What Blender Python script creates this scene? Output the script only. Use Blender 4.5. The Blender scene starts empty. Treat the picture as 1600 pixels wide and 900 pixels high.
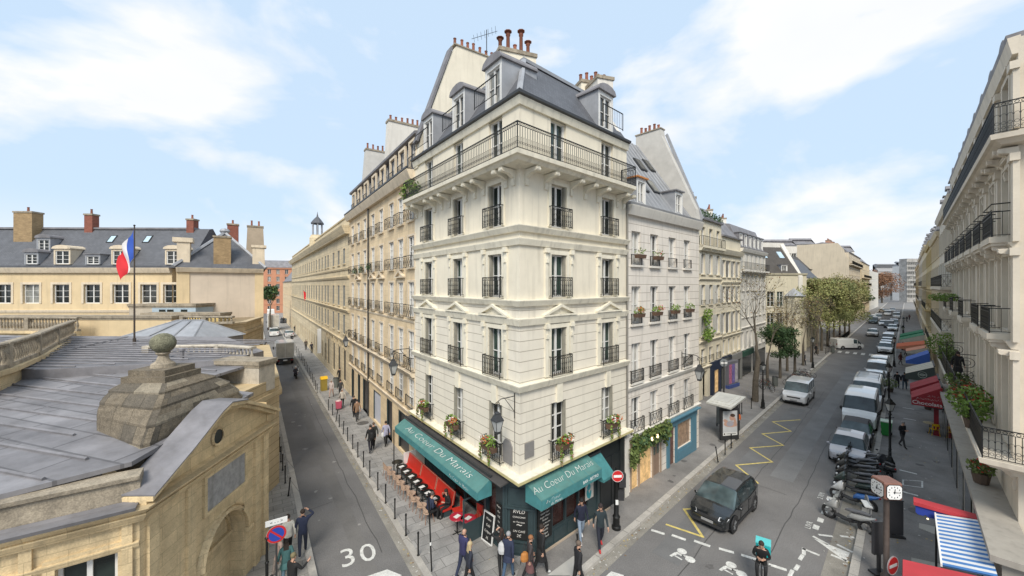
import bpy, bmesh, math, random
from mathutils import Vector, Matrix
R = math.radians
SC = bpy.context.scene
# ------------------------------------------------------------------ camera
F, HZ, H = 600.0, 446.0, 11.0          # focal length in photo pixels, horizon row, eye height
cd = bpy.data.cameras.new("camera"); cam = bpy.data.objects.new("camera", cd); SC.collection.objects.link(cam)
cam.location = (0, 0, H); cam.rotation_euler = (R(90), 0, 0)
cd.sensor_width = 36; cd.lens = 36 * F / 1600; cd.shift_y = (HZ - 450) / 1600.0
cd.clip_start = 0.1; cd.clip_end = 5000
SC.camera = cam
# ------------------------------------------------------------------ world and sun
EL, AZ = R(46), R(186)                  # sun behind the camera, a little to the left
w = bpy.data.worlds.new("World"); SC.world = w; w.use_nodes = True
nt = w.node_tree; nt.nodes.clear(); N = nt.nodes.new; LK = nt.links.new
sky = N("ShaderNodeTexSky"); sky.sky_type = 'NISHITA'; sky.sun_disc = False
sky.sun_elevation = EL; sky.sun_rotation = AZ; sky.air_density = 1.0; sky.dust_density = 0.6; sky.ozone_density = 2.0
tc = N("ShaderNodeTexCoord")
sep = N("ShaderNodeSeparateXYZ"); LK(tc.outputs["Generated"], sep.inputs[0])
cb = N("ShaderNodeCombineXYZ"); LK(sep.outputs[0], cb.inputs[0]); LK(sep.outputs[1], cb.inputs[1]); LK(sep.outputs[2], cb.inputs[2])
n1 = N("ShaderNodeTexNoise"); n1.inputs["Scale"].default_value = 2.3; n1.inputs["Detail"].default_value = 9; n1.inputs["Roughness"].default_value = .52
n1.inputs["Distortion"].default_value = .25
mp = N("ShaderNodeMapping"); mp.inputs["Location"].default_value = (2.0, 13.0, 4.0); mp.inputs["Scale"].default_value = (1, 1, 2.1)
LK(cb.outputs[0], mp.inputs[0]); LK(mp.outputs[0], n1.inputs["Vector"])
r1 = N("ShaderNodeValToRGB"); r1.color_ramp.elements[0].position = .485; r1.color_ramp.elements[1].position = .60; LK(n1.outputs[0], r1.inputs[0])
hz = N("ShaderNodeMapRange"); LK(sep.outputs[2], hz.inputs[0]); hz.inputs[1].default_value = 0.02; hz.inputs[2].default_value = 0.17
hz.inputs[3].default_value = .75; hz.inputs[4].default_value = 0.0; hz.interpolation_type = 'SMOOTHSTEP'
mx = N("ShaderNodeMath"); mx.operation = 'MAXIMUM'; LK(r1.outputs[0], mx.inputs[0]); LK(hz.outputs[0], mx.inputs[1])
n2 = N("ShaderNodeTexNoise"); n2.inputs["Scale"].default_value = 3.2; n2.inputs["Detail"].default_value = 4; LK(mp.outputs[0], n2.inputs["Vector"])
cc = N("ShaderNodeMix"); cc.data_type = 'RGBA'; LK(n2.outputs[0], cc.inputs[0])
cc.inputs[6].default_value = (5.5, 5.7, 6.1, 1); cc.inputs[7].default_value = (6.7, 6.7, 6.8, 1)
# thin high veil over the blue, so the clear sky reads pale
pale = N("ShaderNodeMix"); pale.data_type = 'RGBA'; pale.inputs[0].default_value = 0.9
LK(sky.outputs[0], pale.inputs[6]); pale.inputs[7].default_value = (4.1, 5.2, 6.45, 1)
mc = N("ShaderNodeMix"); mc.data_type = 'RGBA'; LK(mx.outputs[0], mc.inputs[0]); LK(pale.outputs[2], mc.inputs[6]); LK(cc.outputs[2], mc.inputs[7])
bg = N("ShaderNodeBackground"); bg.inputs[1].default_value = 0.113; LK(mc.outputs[2], bg.inputs[0])
wo = N("ShaderNodeOutputWorld"); LK(bg.outputs[0], wo.inputs[0])
sd = bpy.data.lights.new("sun", 'SUN'); sun = bpy.data.objects.new("sun", sd); SC.collection.objects.link(sun)
sd.energy = 2.7; sd.angle = R(24); sd.color = (1, .93, .82)
# direction towards the sun: Nishita rotation 0 is +Y, turning clockwise seen from above
sv = Vector((math.sin(AZ) * math.cos(EL), math.cos(AZ) * math.cos(EL), math.sin(EL)))
sun.rotation_euler = sv.to_track_quat('Z', 'Y').to_euler()
SC.view_settings.view_transform = 'Standard'; SC.view_settings.look = 'None'
SC.view_settings.exposure = 0.52; SC.view_settings.gamma = 1
SC.cycles.max_bounces = 5; SC.cycles.diffuse_bounces = 3; SC.cycles.glossy_bounces = 2; SC.cycles.transmission_bounces = 2
SC.cycles.transparent_max_bounces = 6; SC.cycles.use_denoising = True
# ------------------------------------------------------------------ helpers
rnd = random.Random(7)
def T(x=0, y=0, z=0): return Matrix.Translation((x, y, z))
def RZ(a): return Matrix.Rotation(a, 4, 'Z')
def RX(a): return Matrix.Rotation(a, 4, 'X')
def RY(a): return Matrix.Rotation(a, 4, 'Y')
def S(x, y=None, z=None): return Matrix.Diagonal((x, x if y is None else y, x if z is None else z, 1))
I4 = Matrix.Identity(4)
def G(px, py, z=0.0):
    Y = F * (H - z) / (py - HZ); return Vector(((px - 800) / F * Y, Y, z))
def P(px, py, Y): return Vector(((px - 800) / F * Y, Y, H - (py - HZ) * Y / F))
dR = Vector((.7175, .6966, 0)); nR = Vector((.6966, -.7175, 0)); O_R = Vector((2.77, 14.6, 0))
def RS(s, t, z=0.0):
    p = O_R + dR * s + nR * t; return Vector((p.x, p.y, z))
def RP(px, t, z=0.0):
    k = (px - 800) / F; a = O_R + nR * t; s = (k * a.y - a.x) / (dR.x - k * dR.y); return RS(s, t, z)
dL = Vector((-.5585, .8295, 0)); nL = Vector((.8295, .5585, 0)); O_L = Vector((-3.5, 14.67, 0))   # right kerb of the left street
def LS(s, t, z=0.0):
    p = O_L + dL * s + nL * t; return Vector((p.x, p.y, z))
ANG_R = math.atan2(dR.y, dR.x); ANG_L = math.atan2(dL.y, dL.x)
class MB:
    def __init__(s, M=None): s.v = []; s.f = []; s.m = []; s.M = M or I4; s.mi = 0
    def add(s, vs, fs, mi=None):
        o = len(s.v); s.v += [tuple(s.M @ Vector(v)) for v in vs]; s.f += [tuple(i + o for i in f) for f in fs]
        s.m += [s.mi if mi is None else mi] * len(fs); return s
    def box(s, x0, y0, z0, x1, y1, z1, mi=None):
        return s.add([(x0, y0, z0), (x1, y0, z0), (x1, y1, z0), (x0, y1, z0), (x0, y0, z1), (x1, y0, z1), (x1, y1, z1), (x0, y1, z1)],
                     [(0, 3, 2, 1), (4, 5, 6, 7), (0, 1, 5, 4), (1, 2, 6, 5), (2, 3, 7, 6), (3, 0, 4, 7)], mi)
    def quad(s, a, b, c, d, mi=None): return s.add([a, b, c, d], [(0, 1, 2, 3)], mi)
    def poly(s, pts, mi=None): return s.add(pts, [tuple(range(len(pts)))], mi)
    def prism(s, pts, z0, z1, mi=None):
        n = len(pts); vs = [(p[0], p[1], z0) for p in pts] + [(p[0], p[1], z1) for p in pts]
        return s.add(vs, [tuple(range(n))[::-1], tuple(range(n, 2 * n))] + [(i, (i + 1) % n, n + (i + 1) % n, n + i) for i in range(n)], mi)
    def slab(s, pts, y0, y1, mi=None):      # outline in (x, z), thickness along y
        n = len(pts); vs = [(p[0], y0, p[1]) for p in pts] + [(p[0], y1, p[1]) for p in pts]
        return s.add(vs, [tuple(range(n)), tuple(range(n, 2 * n))[::-1]] + [((i + 1) % n, i, n + i, n + (i + 1) % n) for i in range(n)], mi)
    def bar(s, p, q, r=.01, n=4, r2=None, mi=None, cap=True):
        p, q = Vector(p), Vector(q); d = q - p
        if d.length < 1e-6: return s
        d.normalize(); a = d.orthogonal().normalized(); b = d.cross(a); r2 = r if r2 is None else r2
        cs = [(math.cos(2 * math.pi * (i + .5) / n), math.sin(2 * math.pi * (i + .5) / n)) for i in range(n)]
        vs = [p + (a * c + b * e) * r for c, e in cs] + [q + (a * c + b * e) * r2 for c, e in cs]
        fs = [(i, (i + 1) % n, n + (i + 1) % n, n + i) for i in range(n)]
        if cap: fs += [tuple(range(n))[::-1], tuple(range(n, 2 * n))]
        return s.add(vs, fs, mi)
    def tube(s, pts, r=.01, n=5, mi=None):
        for i in range(len(pts) - 1):
            ra = r[i] if isinstance(r, (list, tuple)) else r; rb = r[i + 1] if isinstance(r, (list, tuple)) else r
            s.bar(pts[i], pts[i + 1], ra, n, rb, mi)
        return s
    def ring(s, c, Rr, r=.006, n=8, ax='y', a0=0, a1=360, mi=None):
        c = Vector(c); pts = []
        for i in range(n + 1):
            a = R(a0 + (a1 - a0) * i / n); u, v = math.cos(a) * Rr, math.sin(a) * Rr
            pts.append(c + Vector({'y': (u, 0, v), 'x': (0, u, v), 'z': (u, v, 0)}[ax]))
        for i in range(n): s.bar(pts[i], pts[i + 1], r, 3, mi=mi, cap=False)
        return s
    def lathe(s, prof, n=12, c=(0, 0, 0), mi=None, ax='z'):
        vs = []; fs = []; k = len(prof)
        for i in range(n):
            a = 2 * math.pi * i / n
            for r, z in prof:
                u, v = math.cos(a) * r, math.sin(a) * r
                q = {'z': (u, v, z), 'x': (z, u, v), 'y': (v, z, u)}[ax]
                vs.append((c[0] + q[0], c[1] + q[1], c[2] + q[2]))
        for i in range(n):
            j = (i + 1) % n
            for t in range(k - 1): fs.append((i * k + t, j * k + t, j * k + t + 1, i * k + t + 1))
        return s.add(vs, fs, mi)
    def ball(s, c, r, sc=(1, 1, 1), n=8, mi=None):
        pr = []; h = max(3, n // 2)
        vs = [(c[0], c[1], c[2] - r * sc[2])]; fs = []
        for j in range(1, h):
            b = -math.pi / 2 + math.pi * j / h
            for i in range(n):
                a = 2 * math.pi * i / n
                vs.append((c[0] + r * sc[0] * math.cos(b) * math.cos(a), c[1] + r * sc[1] * math.cos(b) * math.sin(a), c[2] + r * sc[2] * math.sin(b)))
        vs.append((c[0], c[1], c[2] + r * sc[2])); L = len(vs) - 1
        for i in range(n): fs.append((0, 1 + (i + 1) % n, 1 + i)); fs.append((L, L - n + i, L - n + (i + 1) % n))
        for j in range(h - 2):
            for i in range(n):
                a = 1 + j * n + i; b = 1 + j * n + (i + 1) % n; fs.append((a, b, b + n, a + n))
        return s.add(vs, fs, mi)
    def mesh(s, mats, smooth=0):
        me = bpy.data.meshes.new("mesh"); me.from_pydata(s.v, [], s.f)
        for m in (mats if isinstance(mats, (list, tuple)) else [mats]): me.materials.append(m)
        if any(s.m): me.polygons.foreach_set("material_index", s.m)
        if smooth:
            me.polygons.foreach_set("use_smooth", [True] * len(s.f)); me.set_sharp_from_angle(angle=R(smooth))
        me.update(); return me
def link(name, me, parent=None, M=None):
    o = bpy.data.objects.new(name, me); SC.collection.objects.link(o)
    if parent: o.parent = parent
    if M is not None: o.matrix_local = M
    return o
def ob(name, mb, mats, parent=None, M=None, smooth=0): return link(name, mb.mesh(mats, smooth), parent, M)
NT = []
def thing(name, label, cat, loc=(0, 0, 0), rz=0, group=None):
    o = bpy.data.objects.new(name, None); SC.collection.objects.link(o); o.empty_display_size = .2
    o.location = loc; o.rotation_euler = (0, 0, rz); return tag(o, label, cat, group)
def tag(o, label, cat, group=None):
    o["label"] = label; o["category"] = cat
    if group: o["group"] = group
    return o
def struct(name, mb, mats, kind='structure'):
    o = ob(name, mb, mats); o["kind"] = kind; return o
def copytree(o, parent=None, keep=True):
    c = o.copy(); SC.collection.objects.link(c)
    if parent: c.parent = parent
    for ch in KIDS(o): copytree(ch, c)
    return c
def KIDS(o): return list(o.children)
def offs(path, d):                       # offset a polyline to its right (outward) with mitred joints
    out = []; n = len(path)
    for i in range(n):
        p = Vector(path[i][:2]); ds = []
        if i > 0: ds.append((p - Vector(path[i - 1][:2])).normalized())
        if i < n - 1: ds.append((Vector(path[i + 1][:2]) - p).normalized())
        ns = [Vector((e.y, -e.x)) for e in ds]
        m = sum(ns, Vector((0, 0))).normalized(); k = 1 / max(.35, m.dot(ns[0])); out.append(p + m * d * k)
    return out
def sweep(mb, path, prof, closed=True, mi=None):   # prof = [(out, z), ...]
    rows = [offs(path, o) for o, z in prof]; n = len(path); k = len(prof)
    vs = [(rows[j][i].x, rows[j][i].y, prof[j][1]) for i in range(n) for j in range(k)]; fs = []
    for i in range(n - 1):
        for j in range(k if closed else k - 1):
            jj = (j + 1) % k; fs.append((i * k + j, (i + 1) * k + j, (i + 1) * k + jj, i * k + jj))
    if closed: fs += [tuple(range(k))[::-1], tuple((n - 1) * k + j for j in range(k))]
    return mb.add(vs, fs, mi)
def band(mb, path, z0, z1, out, back=-.05, lip=.03, mi=None):
    return sweep(mb, path, [(back, z0), (out * .55, z0), (out * .8, z0 + (z1 - z0) * .5), (out, z1 - lip), (out, z1), (back, z1 + .02)], True, mi)
# ------------------------------------------------------------------ materials
MT = {}
def mat(name, col, rough=.8, var=.12, scale=1.5, bump=0.0, metal=0, spec=.5, stain=0.0, emit=0, fine=0.0, coat=0, rand=0.0, joint=None, stone=None):
    if name in MT: return MT[name]
    m = bpy.data.materials.new(name); m.use_nodes = True; t = m.node_tree; b = t.nodes["Principled BSDF"]
    A = t.nodes.new; L = t.links.new
    b.inputs["Roughness"].default_value = rough; b.inputs["Metallic"].default_value = metal
    b.inputs["Specular IOR Level"].default_value = spec; b.inputs["Coat Weight"].default_value = coat; b.inputs["Coat Roughness"].default_value = .04
    c = A("ShaderNodeRGB"); c.outputs[0].default_value = (*col, 1); cur = c.outputs[0]
    geo = A("ShaderNodeNewGeometry"); pos = geo.outputs["Position"]; hgt = None
    def mult(cur, fac, lo, hi):
        mr = A("ShaderNodeMapRange"); L(fac, mr.inputs[0]); mr.inputs[1].default_value = .3; mr.inputs[2].default_value = .7
        mr.inputs[3].default_value = lo; mr.inputs[4].default_value = hi
        mm = A("ShaderNodeVectorMath"); mm.operation = 'SCALE'; L(cur, mm.inputs[0]); L(mr.outputs[0], mm.inputs["Scale"]); return mm.outputs[0]
    if var:
        n = A("ShaderNodeTexNoise"); n.inputs["Scale"].default_value = scale; n.inputs["Detail"].default_value = 6; n.inputs["Roughness"].default_value = .65
        L(pos, n.inputs["Vector"]); cur = mult(cur, n.outputs[0], 1 - var, 1 + var * .6); hgt = n.outputs[0]
    if fine:
        n = A("ShaderNodeTexNoise"); n.inputs["Scale"].default_value = 28; n.inputs["Detail"].default_value = 3
        L(pos, n.inputs["Vector"]); cur = mult(cur, n.outputs[0], 1 - fine, 1 + fine)
    if stain:                                   # rain streaks: noise stretched down the wall
        mpn = A("ShaderNodeMapping"); mpn.inputs["Scale"].default_value = (2.6, 2.6, .22); L(pos, mpn.inputs[0])
        n = A("ShaderNodeTexNoise"); n.inputs["Scale"].default_value = 1.6; n.inputs["Detail"].default_value = 5; L(mpn.outputs[0], n.inputs["Vector"])
        rp = A("ShaderNodeMapRange"); L(n.outputs[0], rp.inputs[0]); rp.inputs[1].default_value = .52; rp.inputs[2].default_value = .75
        rp.inputs[3].default_value = 0; rp.inputs[4].default_value = stain
        mx_ = A("ShaderNodeMix"); mx_.data_type = 'RGBA'; L(rp.outputs[0], mx_.inputs[0]); L(cur, mx_.inputs[6]); mx_.inputs[7].default_value = (.11, .1, .085, 1); cur = mx_.outputs[2]
    if joint:                                   # horizontal masonry joints every `joint` metres
        sp = A("ShaderNodeSeparateXYZ"); L(pos, sp.inputs[0]); dv = A("ShaderNodeMath"); dv.operation = 'DIVIDE'; L(sp.outputs[2], dv.inputs[0]); dv.inputs[1].default_value = joint
        fr = A("ShaderNodeMath"); fr.operation = 'FRACT'; L(dv.outputs[0], fr.inputs[0])
        lt = A("ShaderNodeMath"); lt.operation = 'LESS_THAN'; L(fr.outputs[0], lt.inputs[0]); lt.inputs[1].default_value = min(.03, joint * .22) / joint
        mx_ = A("ShaderNodeMix"); mx_.data_type = 'RGBA'; L(lt.outputs[0], mx_.inputs[0]); L(cur, mx_.inputs[6]); mx_.inputs[7].default_value = (col[0] * .5, col[1] * .48, col[2] * .45, 1); cur = mx_.outputs[2]
    if stone:                                   # brick texture (w, h, mortar, axis mode, mortar colour)
        bw, bh, mo, mode, mcol, mixv = stone
        sp = A("ShaderNodeSeparateXYZ"); L(pos, sp.inputs[0]); cb_ = A("ShaderNodeCombineXYZ")
        if mode == 'wall':
            ad = A("ShaderNodeMath"); ad.operation = 'ADD'; L(sp.outputs[0], ad.inputs[0]); L(sp.outputs[1], ad.inputs[1])
            L(ad.outputs[0], cb_.inputs[0]); L(sp.outputs[2], cb_.inputs[1])
            vec = cb_.outputs[0]
        else:
            mpn = A("ShaderNodeMapping"); mpn.inputs["Rotation"].default_value = (0, 0, -mode); L(pos, mpn.inputs[0]); vec = mpn.outputs[0]
        br = A("ShaderNodeTexBrick"); L(vec, br.inputs["Vector"]); br.inputs["Scale"].default_value = 1
        br.inputs["Brick Width"].default_value = bw; br.inputs["Row Height"].default_value = bh; br.inputs["Mortar Size"].default_value = mo; br.inputs["Mortar Smooth"].default_value = .1
        br.inputs["Color1"].default_value = (1, 1, 1, 1); br.inputs["Color2"].default_value = (mixv, mixv, mixv, 1); br.inputs["Mortar"].default_value = (mcol, mcol, mcol, 1)
        mm = A("ShaderNodeVectorMath"); mm.operation = 'MULTIPLY'; L(cur, mm.inputs[0]); L(br.outputs[0], mm.inputs[1]); cur = mm.outputs[0]
    if rand:
        oi = A("ShaderNodeObjectInfo"); mr = A("ShaderNodeMapRange"); L(oi.outputs["Random"], mr.inputs[0]); mr.inputs[3].default_value = 1 - rand; mr.inputs[4].default_value = 1 + rand
        mm = A("ShaderNodeVectorMath"); mm.operation = 'SCALE'; L(cur, mm.inputs[0]); L(mr.outputs[0], mm.inputs["Scale"]); cur = mm.outputs[0]
    L(cur, b.inputs["Base Color"])
    if bump:
        bp = A("ShaderNodeBump"); bp.inputs["Strength"].default_value = bump; bp.inputs["Distance"].default_value = .03
        n = A("ShaderNodeTexNoise"); n.inputs["Scale"].default_value = 14; n.inputs["Detail"].default_value = 5; L(pos, n.inputs["Vector"]); L(n.outputs[0], bp.inputs["Height"]); L(bp.outputs[0], b.inputs["Normal"])
    if emit:
        L(cur, b.inputs["Emission Color"]); b.inputs["Emission Strength"].default_value = emit
    MT[name] = m; return m
CREAM = mat("cream_render", (.74, .68, .55), .85, .09, .8, .1, stain=.2)
CREAMJ = mat("cream_rusticated", (.72, .67, .565), .85, .09, .8, .1, stain=.2, joint=.40)
CREAMT = mat("cream_trim", (.75, .70, .57), .8, .12, 2, .1, stain=.28)
WHITEW = mat("white_render", (.72, .67, .60), .85, .09, .9, .1, stain=.28, joint=.46)
WHITEP = mat("white_plaster", (.66, .63, .57), .85, .1, .6, .1, stain=.2)
BEIGE = mat("beige_limestone", (.71, .56, .36), .85, .16, 1.1, .15, stain=.25, stone=(1.0, .38, .008, 'wall', .72, .88))
BEIGET = mat("beige_trim", (.66, .56, .42), .85, .15, 1.5, .15, stain=.3)
INST = mat("institution_stone", (.66, .55, .365), .85, .14, .5, .15, stain=.3, stone=(1.3, .42, .015, 'wall', .6, .86))
YELL = mat("yellow_limestone", (.67, .61, .475), .85, .1, .6, .1, stain=.2)
HAUS = mat("haussmann_stone", (.62, .555, .455), .8, .12, 1.0, .12, stain=.2)
HAUSY = mat("warm_haussmann_stone", (.64, .53, .36), .8, .12, .6, .12, stain=.2)
MUS = mat("old_ochre_stone", (.72, .56, .33), .85, .3, 1.0, .3, stain=.28, fine=.12, stone=(.95, .36, .01, 'wall', .7, .84))
MUSP = mat("ochre_plaster", (.65, .51, .31), .85, .16, .5, .15, stain=.15)
MUSG = mat("pale_pink_plaster", (.58, .49, .39), .9, .12, .5, .1, stain=.15)
OLD = mat("weathered_stone", (.33, .28, .21), .92, .4, 2.5, .5, stain=.5, fine=.25)
LICHX = mat("lichen_stone_tile", (.20, .175, .135), .95, .55, 4.5, .7, stain=.3, fine=.4)
ZINC = mat("zinc_sheet", (.225, .218, .228), .6, .35, .9, .08, spec=.3, stain=.2, metal=.1)
ZINCM = mat("seamed_zinc_sheet", (.25, .242, .252), .6, .35, .8, .08, spec=.3, stain=.2, stone=(2.6, .98, .035, -.28, .5, .72))
ZINCS = mat("grey_zinc_mansard", (.235, .24, .25), .6, .2, 1.0, .08, stain=.25, metal=.1)
ZINCL = mat("pale_zinc", (.32, .33, .35), .55, .2, 1.2, .05, metal=.1, stain=.12)
SLATE = mat("slate", (.115, .12, .135), .6, .2, 1.2, .2, stone=(.24, .13, .012, 'wall', .55, .78))
SLATEB = mat("brown_slate", (.085, .075, .065), .75, .25, 1.2, .2, stone=(.24, .13, .012, 'wall', .6, .8))
IRON = mat("black_iron", (.013, .014, .014), .5, .2, 8, 0, metal=.3)
IRONG = mat("cast_iron_grey", (.055, .057, .06), .5, .2, 8, 0, metal=.3)
WFRAME = mat("white_window_paint", (.70, .69, .66), .5, .08, 6)
DFRAME = mat("grey_window_paint", (.25, .25, .23), .6, .15, 6)
SHUT = mat("folded_grey_shutter", (.30, .285, .235), .7, .2, 5, .05)
SHUTW = mat("pale_louvre_shutter", (.60, .585, .53), .7, .12, 5, .05, joint=.09)
BRICKR = mat("red_brick", (.22, .08, .055), .9, .2, 2, .2, stone=(.24, .08, .01, 'wall', 1.5, .7))
BRICKY = mat("yellow_brick", (.40, .28, .15), .9, .2, 2, .2, stone=(.24, .08, .01, 'wall', .7, .7))
BRICKP = mat("pink_brick", (.50, .235, .14), .9, .15, .3, .1)
POT = mat("terracotta_pot", (.24, .085, .05), .85, .25, 6, .1, rand=.25)
ASPH = mat("asphalt", (.170, .165, .162), .9, .24, .28, .3, fine=.26, spec=.3)
ASPHL = mat("gutter_asphalt", (.26, .245, .215), .9, .3, 1.2, .2, fine=.2, spec=.3)
WALKA = mat("asphalt_pavement", (.225, .215, .205), .9, .32, .5, .2, fine=.14, spec=.3)
WALKS = mat("granite_paving", (.32, .31, .295), .85, .25, 1.1, .2, fine=.12, stone=(.95, .55, .013, ANG_L + 1.5708, .45, .78))
WALKM = mat("museum_paving", (.34, .325, .30), .85, .25, 1.1, .2, fine=.12, stone=(.8, .42, .013, ANG_L + 1.5708, .45, .78))
KERB = mat("granite_kerb", (.44, .415, .375), .85, .2, 1.5, .2, fine=.15, stone=(1.1, 5.0, .02, ANG_R, .55, .85))
ROADW = mat("white_road_paint", (.62, .62, .59), .8, .3, 5, .1, fine=.2)
ROADY = mat("yellow_road_paint", (.62, .50, .16), .8, .3, 5, .1, fine=.15)
TEAL = mat("teal_canvas", (.082, .205, .19), .85, .2, 1.6, .1, stain=.2)
TEALD = mat("faded_teal_valance", (.055, .21, .22), .85, .2, 3, .1)
SHOPD = mat("dark_teal_paint", (.036, .058, .064), .45, .15, 3, .03)
WHITE = mat("white_paint", (.75, .75, .73), .6, .06, 4)
RED = mat("red_canvas", (.30, .022, .03), .8, .12, 3)
REDL = mat("red_leatherette", (.50, .03, .018), .5, .12, 3)
BLACK = mat("black_rubber", (.018, .018, .019), .75, .2, 9)
MBLK = mat("matt_black", (.03, .03, .032), .6, .15, 5)
BARK = mat("bark", (.13, .11, .085), .95, .35, 6, .6)
LEAFG = mat("green_leaf", (.14, .19, .05), .75, .5, .8, rand=.1)
LEAFO = mat("olive_leaf", (.24, .19, .08), .8, .45, .8, rand=.1)
LEAFR = mat("russet_leaf", (.25, .13, .07), .8, .4, .5)
LEAFD = mat("dark_leaf", (.05, .10, .035), .7, .5, 2)
LEAFY = mat("lively_leaf", (.17, .27, .045), .7, .5, 3)
FLR = mat("red_petal", (.50, .035, .02), .7, .3, 9)
FLO = mat("orange_petal", (.52, .17, .05), .7, .3, 9)
FLW = mat("white_petal", (.75, .72, .66), .7, .1, 9)
SKIN = mat("skin", (.46, .27, .19), .6, .05, 5)
YELLOWP = mat("yellow_plastic", (.72, .42, .01), .45, .1, 4)
RATT = mat("pink_beige_rattan", (.46, .32, .23), .8, .3, 14, .2)
def glass_mat(name, dark, light, thr, rough=.06):
    m = bpy.data.materials.new(name); m.use_nodes = True; t = m.node_tree; b = t.nodes["Principled BSDF"]; A = t.nodes.new; L = t.links.new
    oi = A("ShaderNodeObjectInfo"); rp = A("ShaderNodeValToRGB"); rp.color_ramp.interpolation = 'CONSTANT'
    rp.color_ramp.elements[0].color = (*dark, 1); rp.color_ramp.elements[1].position = thr; rp.color_ramp.elements[1].color = (*light, 1); e3 = rp.color_ramp.elements.new(thr * .6); e3.color = (*[(a * 2 + b) / 3 * .6 for a, b in zip(dark, light)], 1)
    L(oi.outputs["Random"], rp.inputs[0]); g = A("ShaderNodeNewGeometry")
    n = A("ShaderNodeTexNoise"); n.inputs["Scale"].default_value = 1.4; n.inputs["Detail"].default_value = 2; L(g.outputs["Position"], n.inputs[0])
    mr = A("ShaderNodeMapRange"); L(n.outputs[0], mr.inputs[0]); mr.inputs[1].default_value = .3; mr.inputs[2].default_value = .7; mr.inputs[3].default_value = .4; mr.inputs[4].default_value = 1.5
    mm = A("ShaderNodeVectorMath"); mm.operation = 'SCALE'; L(rp.outputs[0], mm.inputs[0]); L(mr.outputs[0], mm.inputs["Scale"]); L(mm.outputs[0], b.inputs["Base Color"])
    b.inputs["Roughness"].default_value = rough; b.inputs["Specular IOR Level"].default_value = .6
    bp = A("ShaderNodeBump"); bp.inputs["Strength"].default_value = .12; bp.inputs["Distance"].default_value = .05; L(n.outputs[0], bp.inputs["Height"]); L(bp.outputs[0], b.inputs["Normal"])
    return m
PANE = glass_mat("window_glass", (.012, .015, .014), (.20, .20, .18), .75)
PANEG = glass_mat("green_dark_glass", (.02, .028, .025), (.035, .06, .05), .5)
CARG = glass_mat("car_glass", (.035, .05, .055), (.06, .085, .09), .5, .03)
PANEC = glass_mat("curtained_glass", (.04, .042, .04), (.34, .33, .30), .42)
PANEL = glass_mat("far_glass", (.03, .03, .028), (.22, .21, .18), .75)
def lit(name, col, e): return mat(name, col, .5, 0, emit=e)
# ------------------------------------------------------------------ architecture pieces
CACHE = {}
def wall(mb, L, z0, z1, ops, depth=.28, mi=0, x0=0):   # ops = (xa, xb, za, zb); front at y = 0
    xs = sorted({x0, L, *[o[0] for o in ops], *[o[1] for o in ops]}); zs = sorted({z0, z1, *[o[2] for o in ops], *[o[3] for o in ops]})
    xs = [x for x in xs if x0 <= x <= L]; zs = [z for z in zs if z0 <= z <= z1]
    for i in range(len(xs) - 1):
        run = None
        for j in range(len(zs) - 1):
            cx, cz = (xs[i] + xs[i + 1]) / 2, (zs[j] + zs[j + 1]) / 2
            hole = any(o[0] < cx < o[1] and o[2] < cz < o[3] for o in ops)
            if not hole and run is None: run = zs[j]
            if run is not None and (hole or j == len(zs) - 2):
                top = zs[j] if hole else zs[j + 1]
                mb.quad((xs[i], 0, run), (xs[i + 1], 0, run), (xs[i + 1], 0, top), (xs[i], 0, top), mi); run = None
    for a, b, c, d in ops:
        mb.quad((a, 0, c), (a, depth, c), (a, depth, d), (a, 0, d), mi); mb.quad((b, depth, c), (b, 0, c), (b, 0, d), (b, depth, d), mi)
        mb.quad((a, 0, d), (a, depth, d), (b, depth, d), (b, 0, d), mi); mb.quad((a, 0, c), (b, 0, c), (b, depth, c), (a, depth, c), mi)
def win_meshes(w_, h, style, fm, pm):
    k = ('w', round(w_, 2), round(h, 2), style, fm.name, pm.name)
    if k not in CACHE:
        b = MB(); y0, y1 = .17, .24; x = w_ / 2
        b.box(-x, y0 - .03, 0, -x + .08, y1, h); b.box(x - .08, y0 - .03, 0, x, y1, h); b.box(-x + .055, y0, h - .06, x - .055, y1, h); b.box(-x + .055, y0, 0, x - .055, y1, .09)
        if style != 'plain':
            b.box(-.05, y0 - .012, .09, .05, y1 - .01, h - .06)
            n = {'cross': 3, 'tall': 4, 'two': 2, 'one': 1}.get(style, 3)
            for i in range(1, n):
                z = .09 + (h - .15) * i / n; b.box(-x + .055, y0 + .01, z - .016, -.05, y1 - .015, z + .016); b.box(.05, y0 + .01, z - .016, x - .055, y1 - .015, z + .016)
        p = MB(); p.box(-x + .003, .225, .003, x - .003, .29, h - .003)
        CACHE[k] = (b.mesh(fm), p.mesh(pm))
    return CACHE[k]
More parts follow.
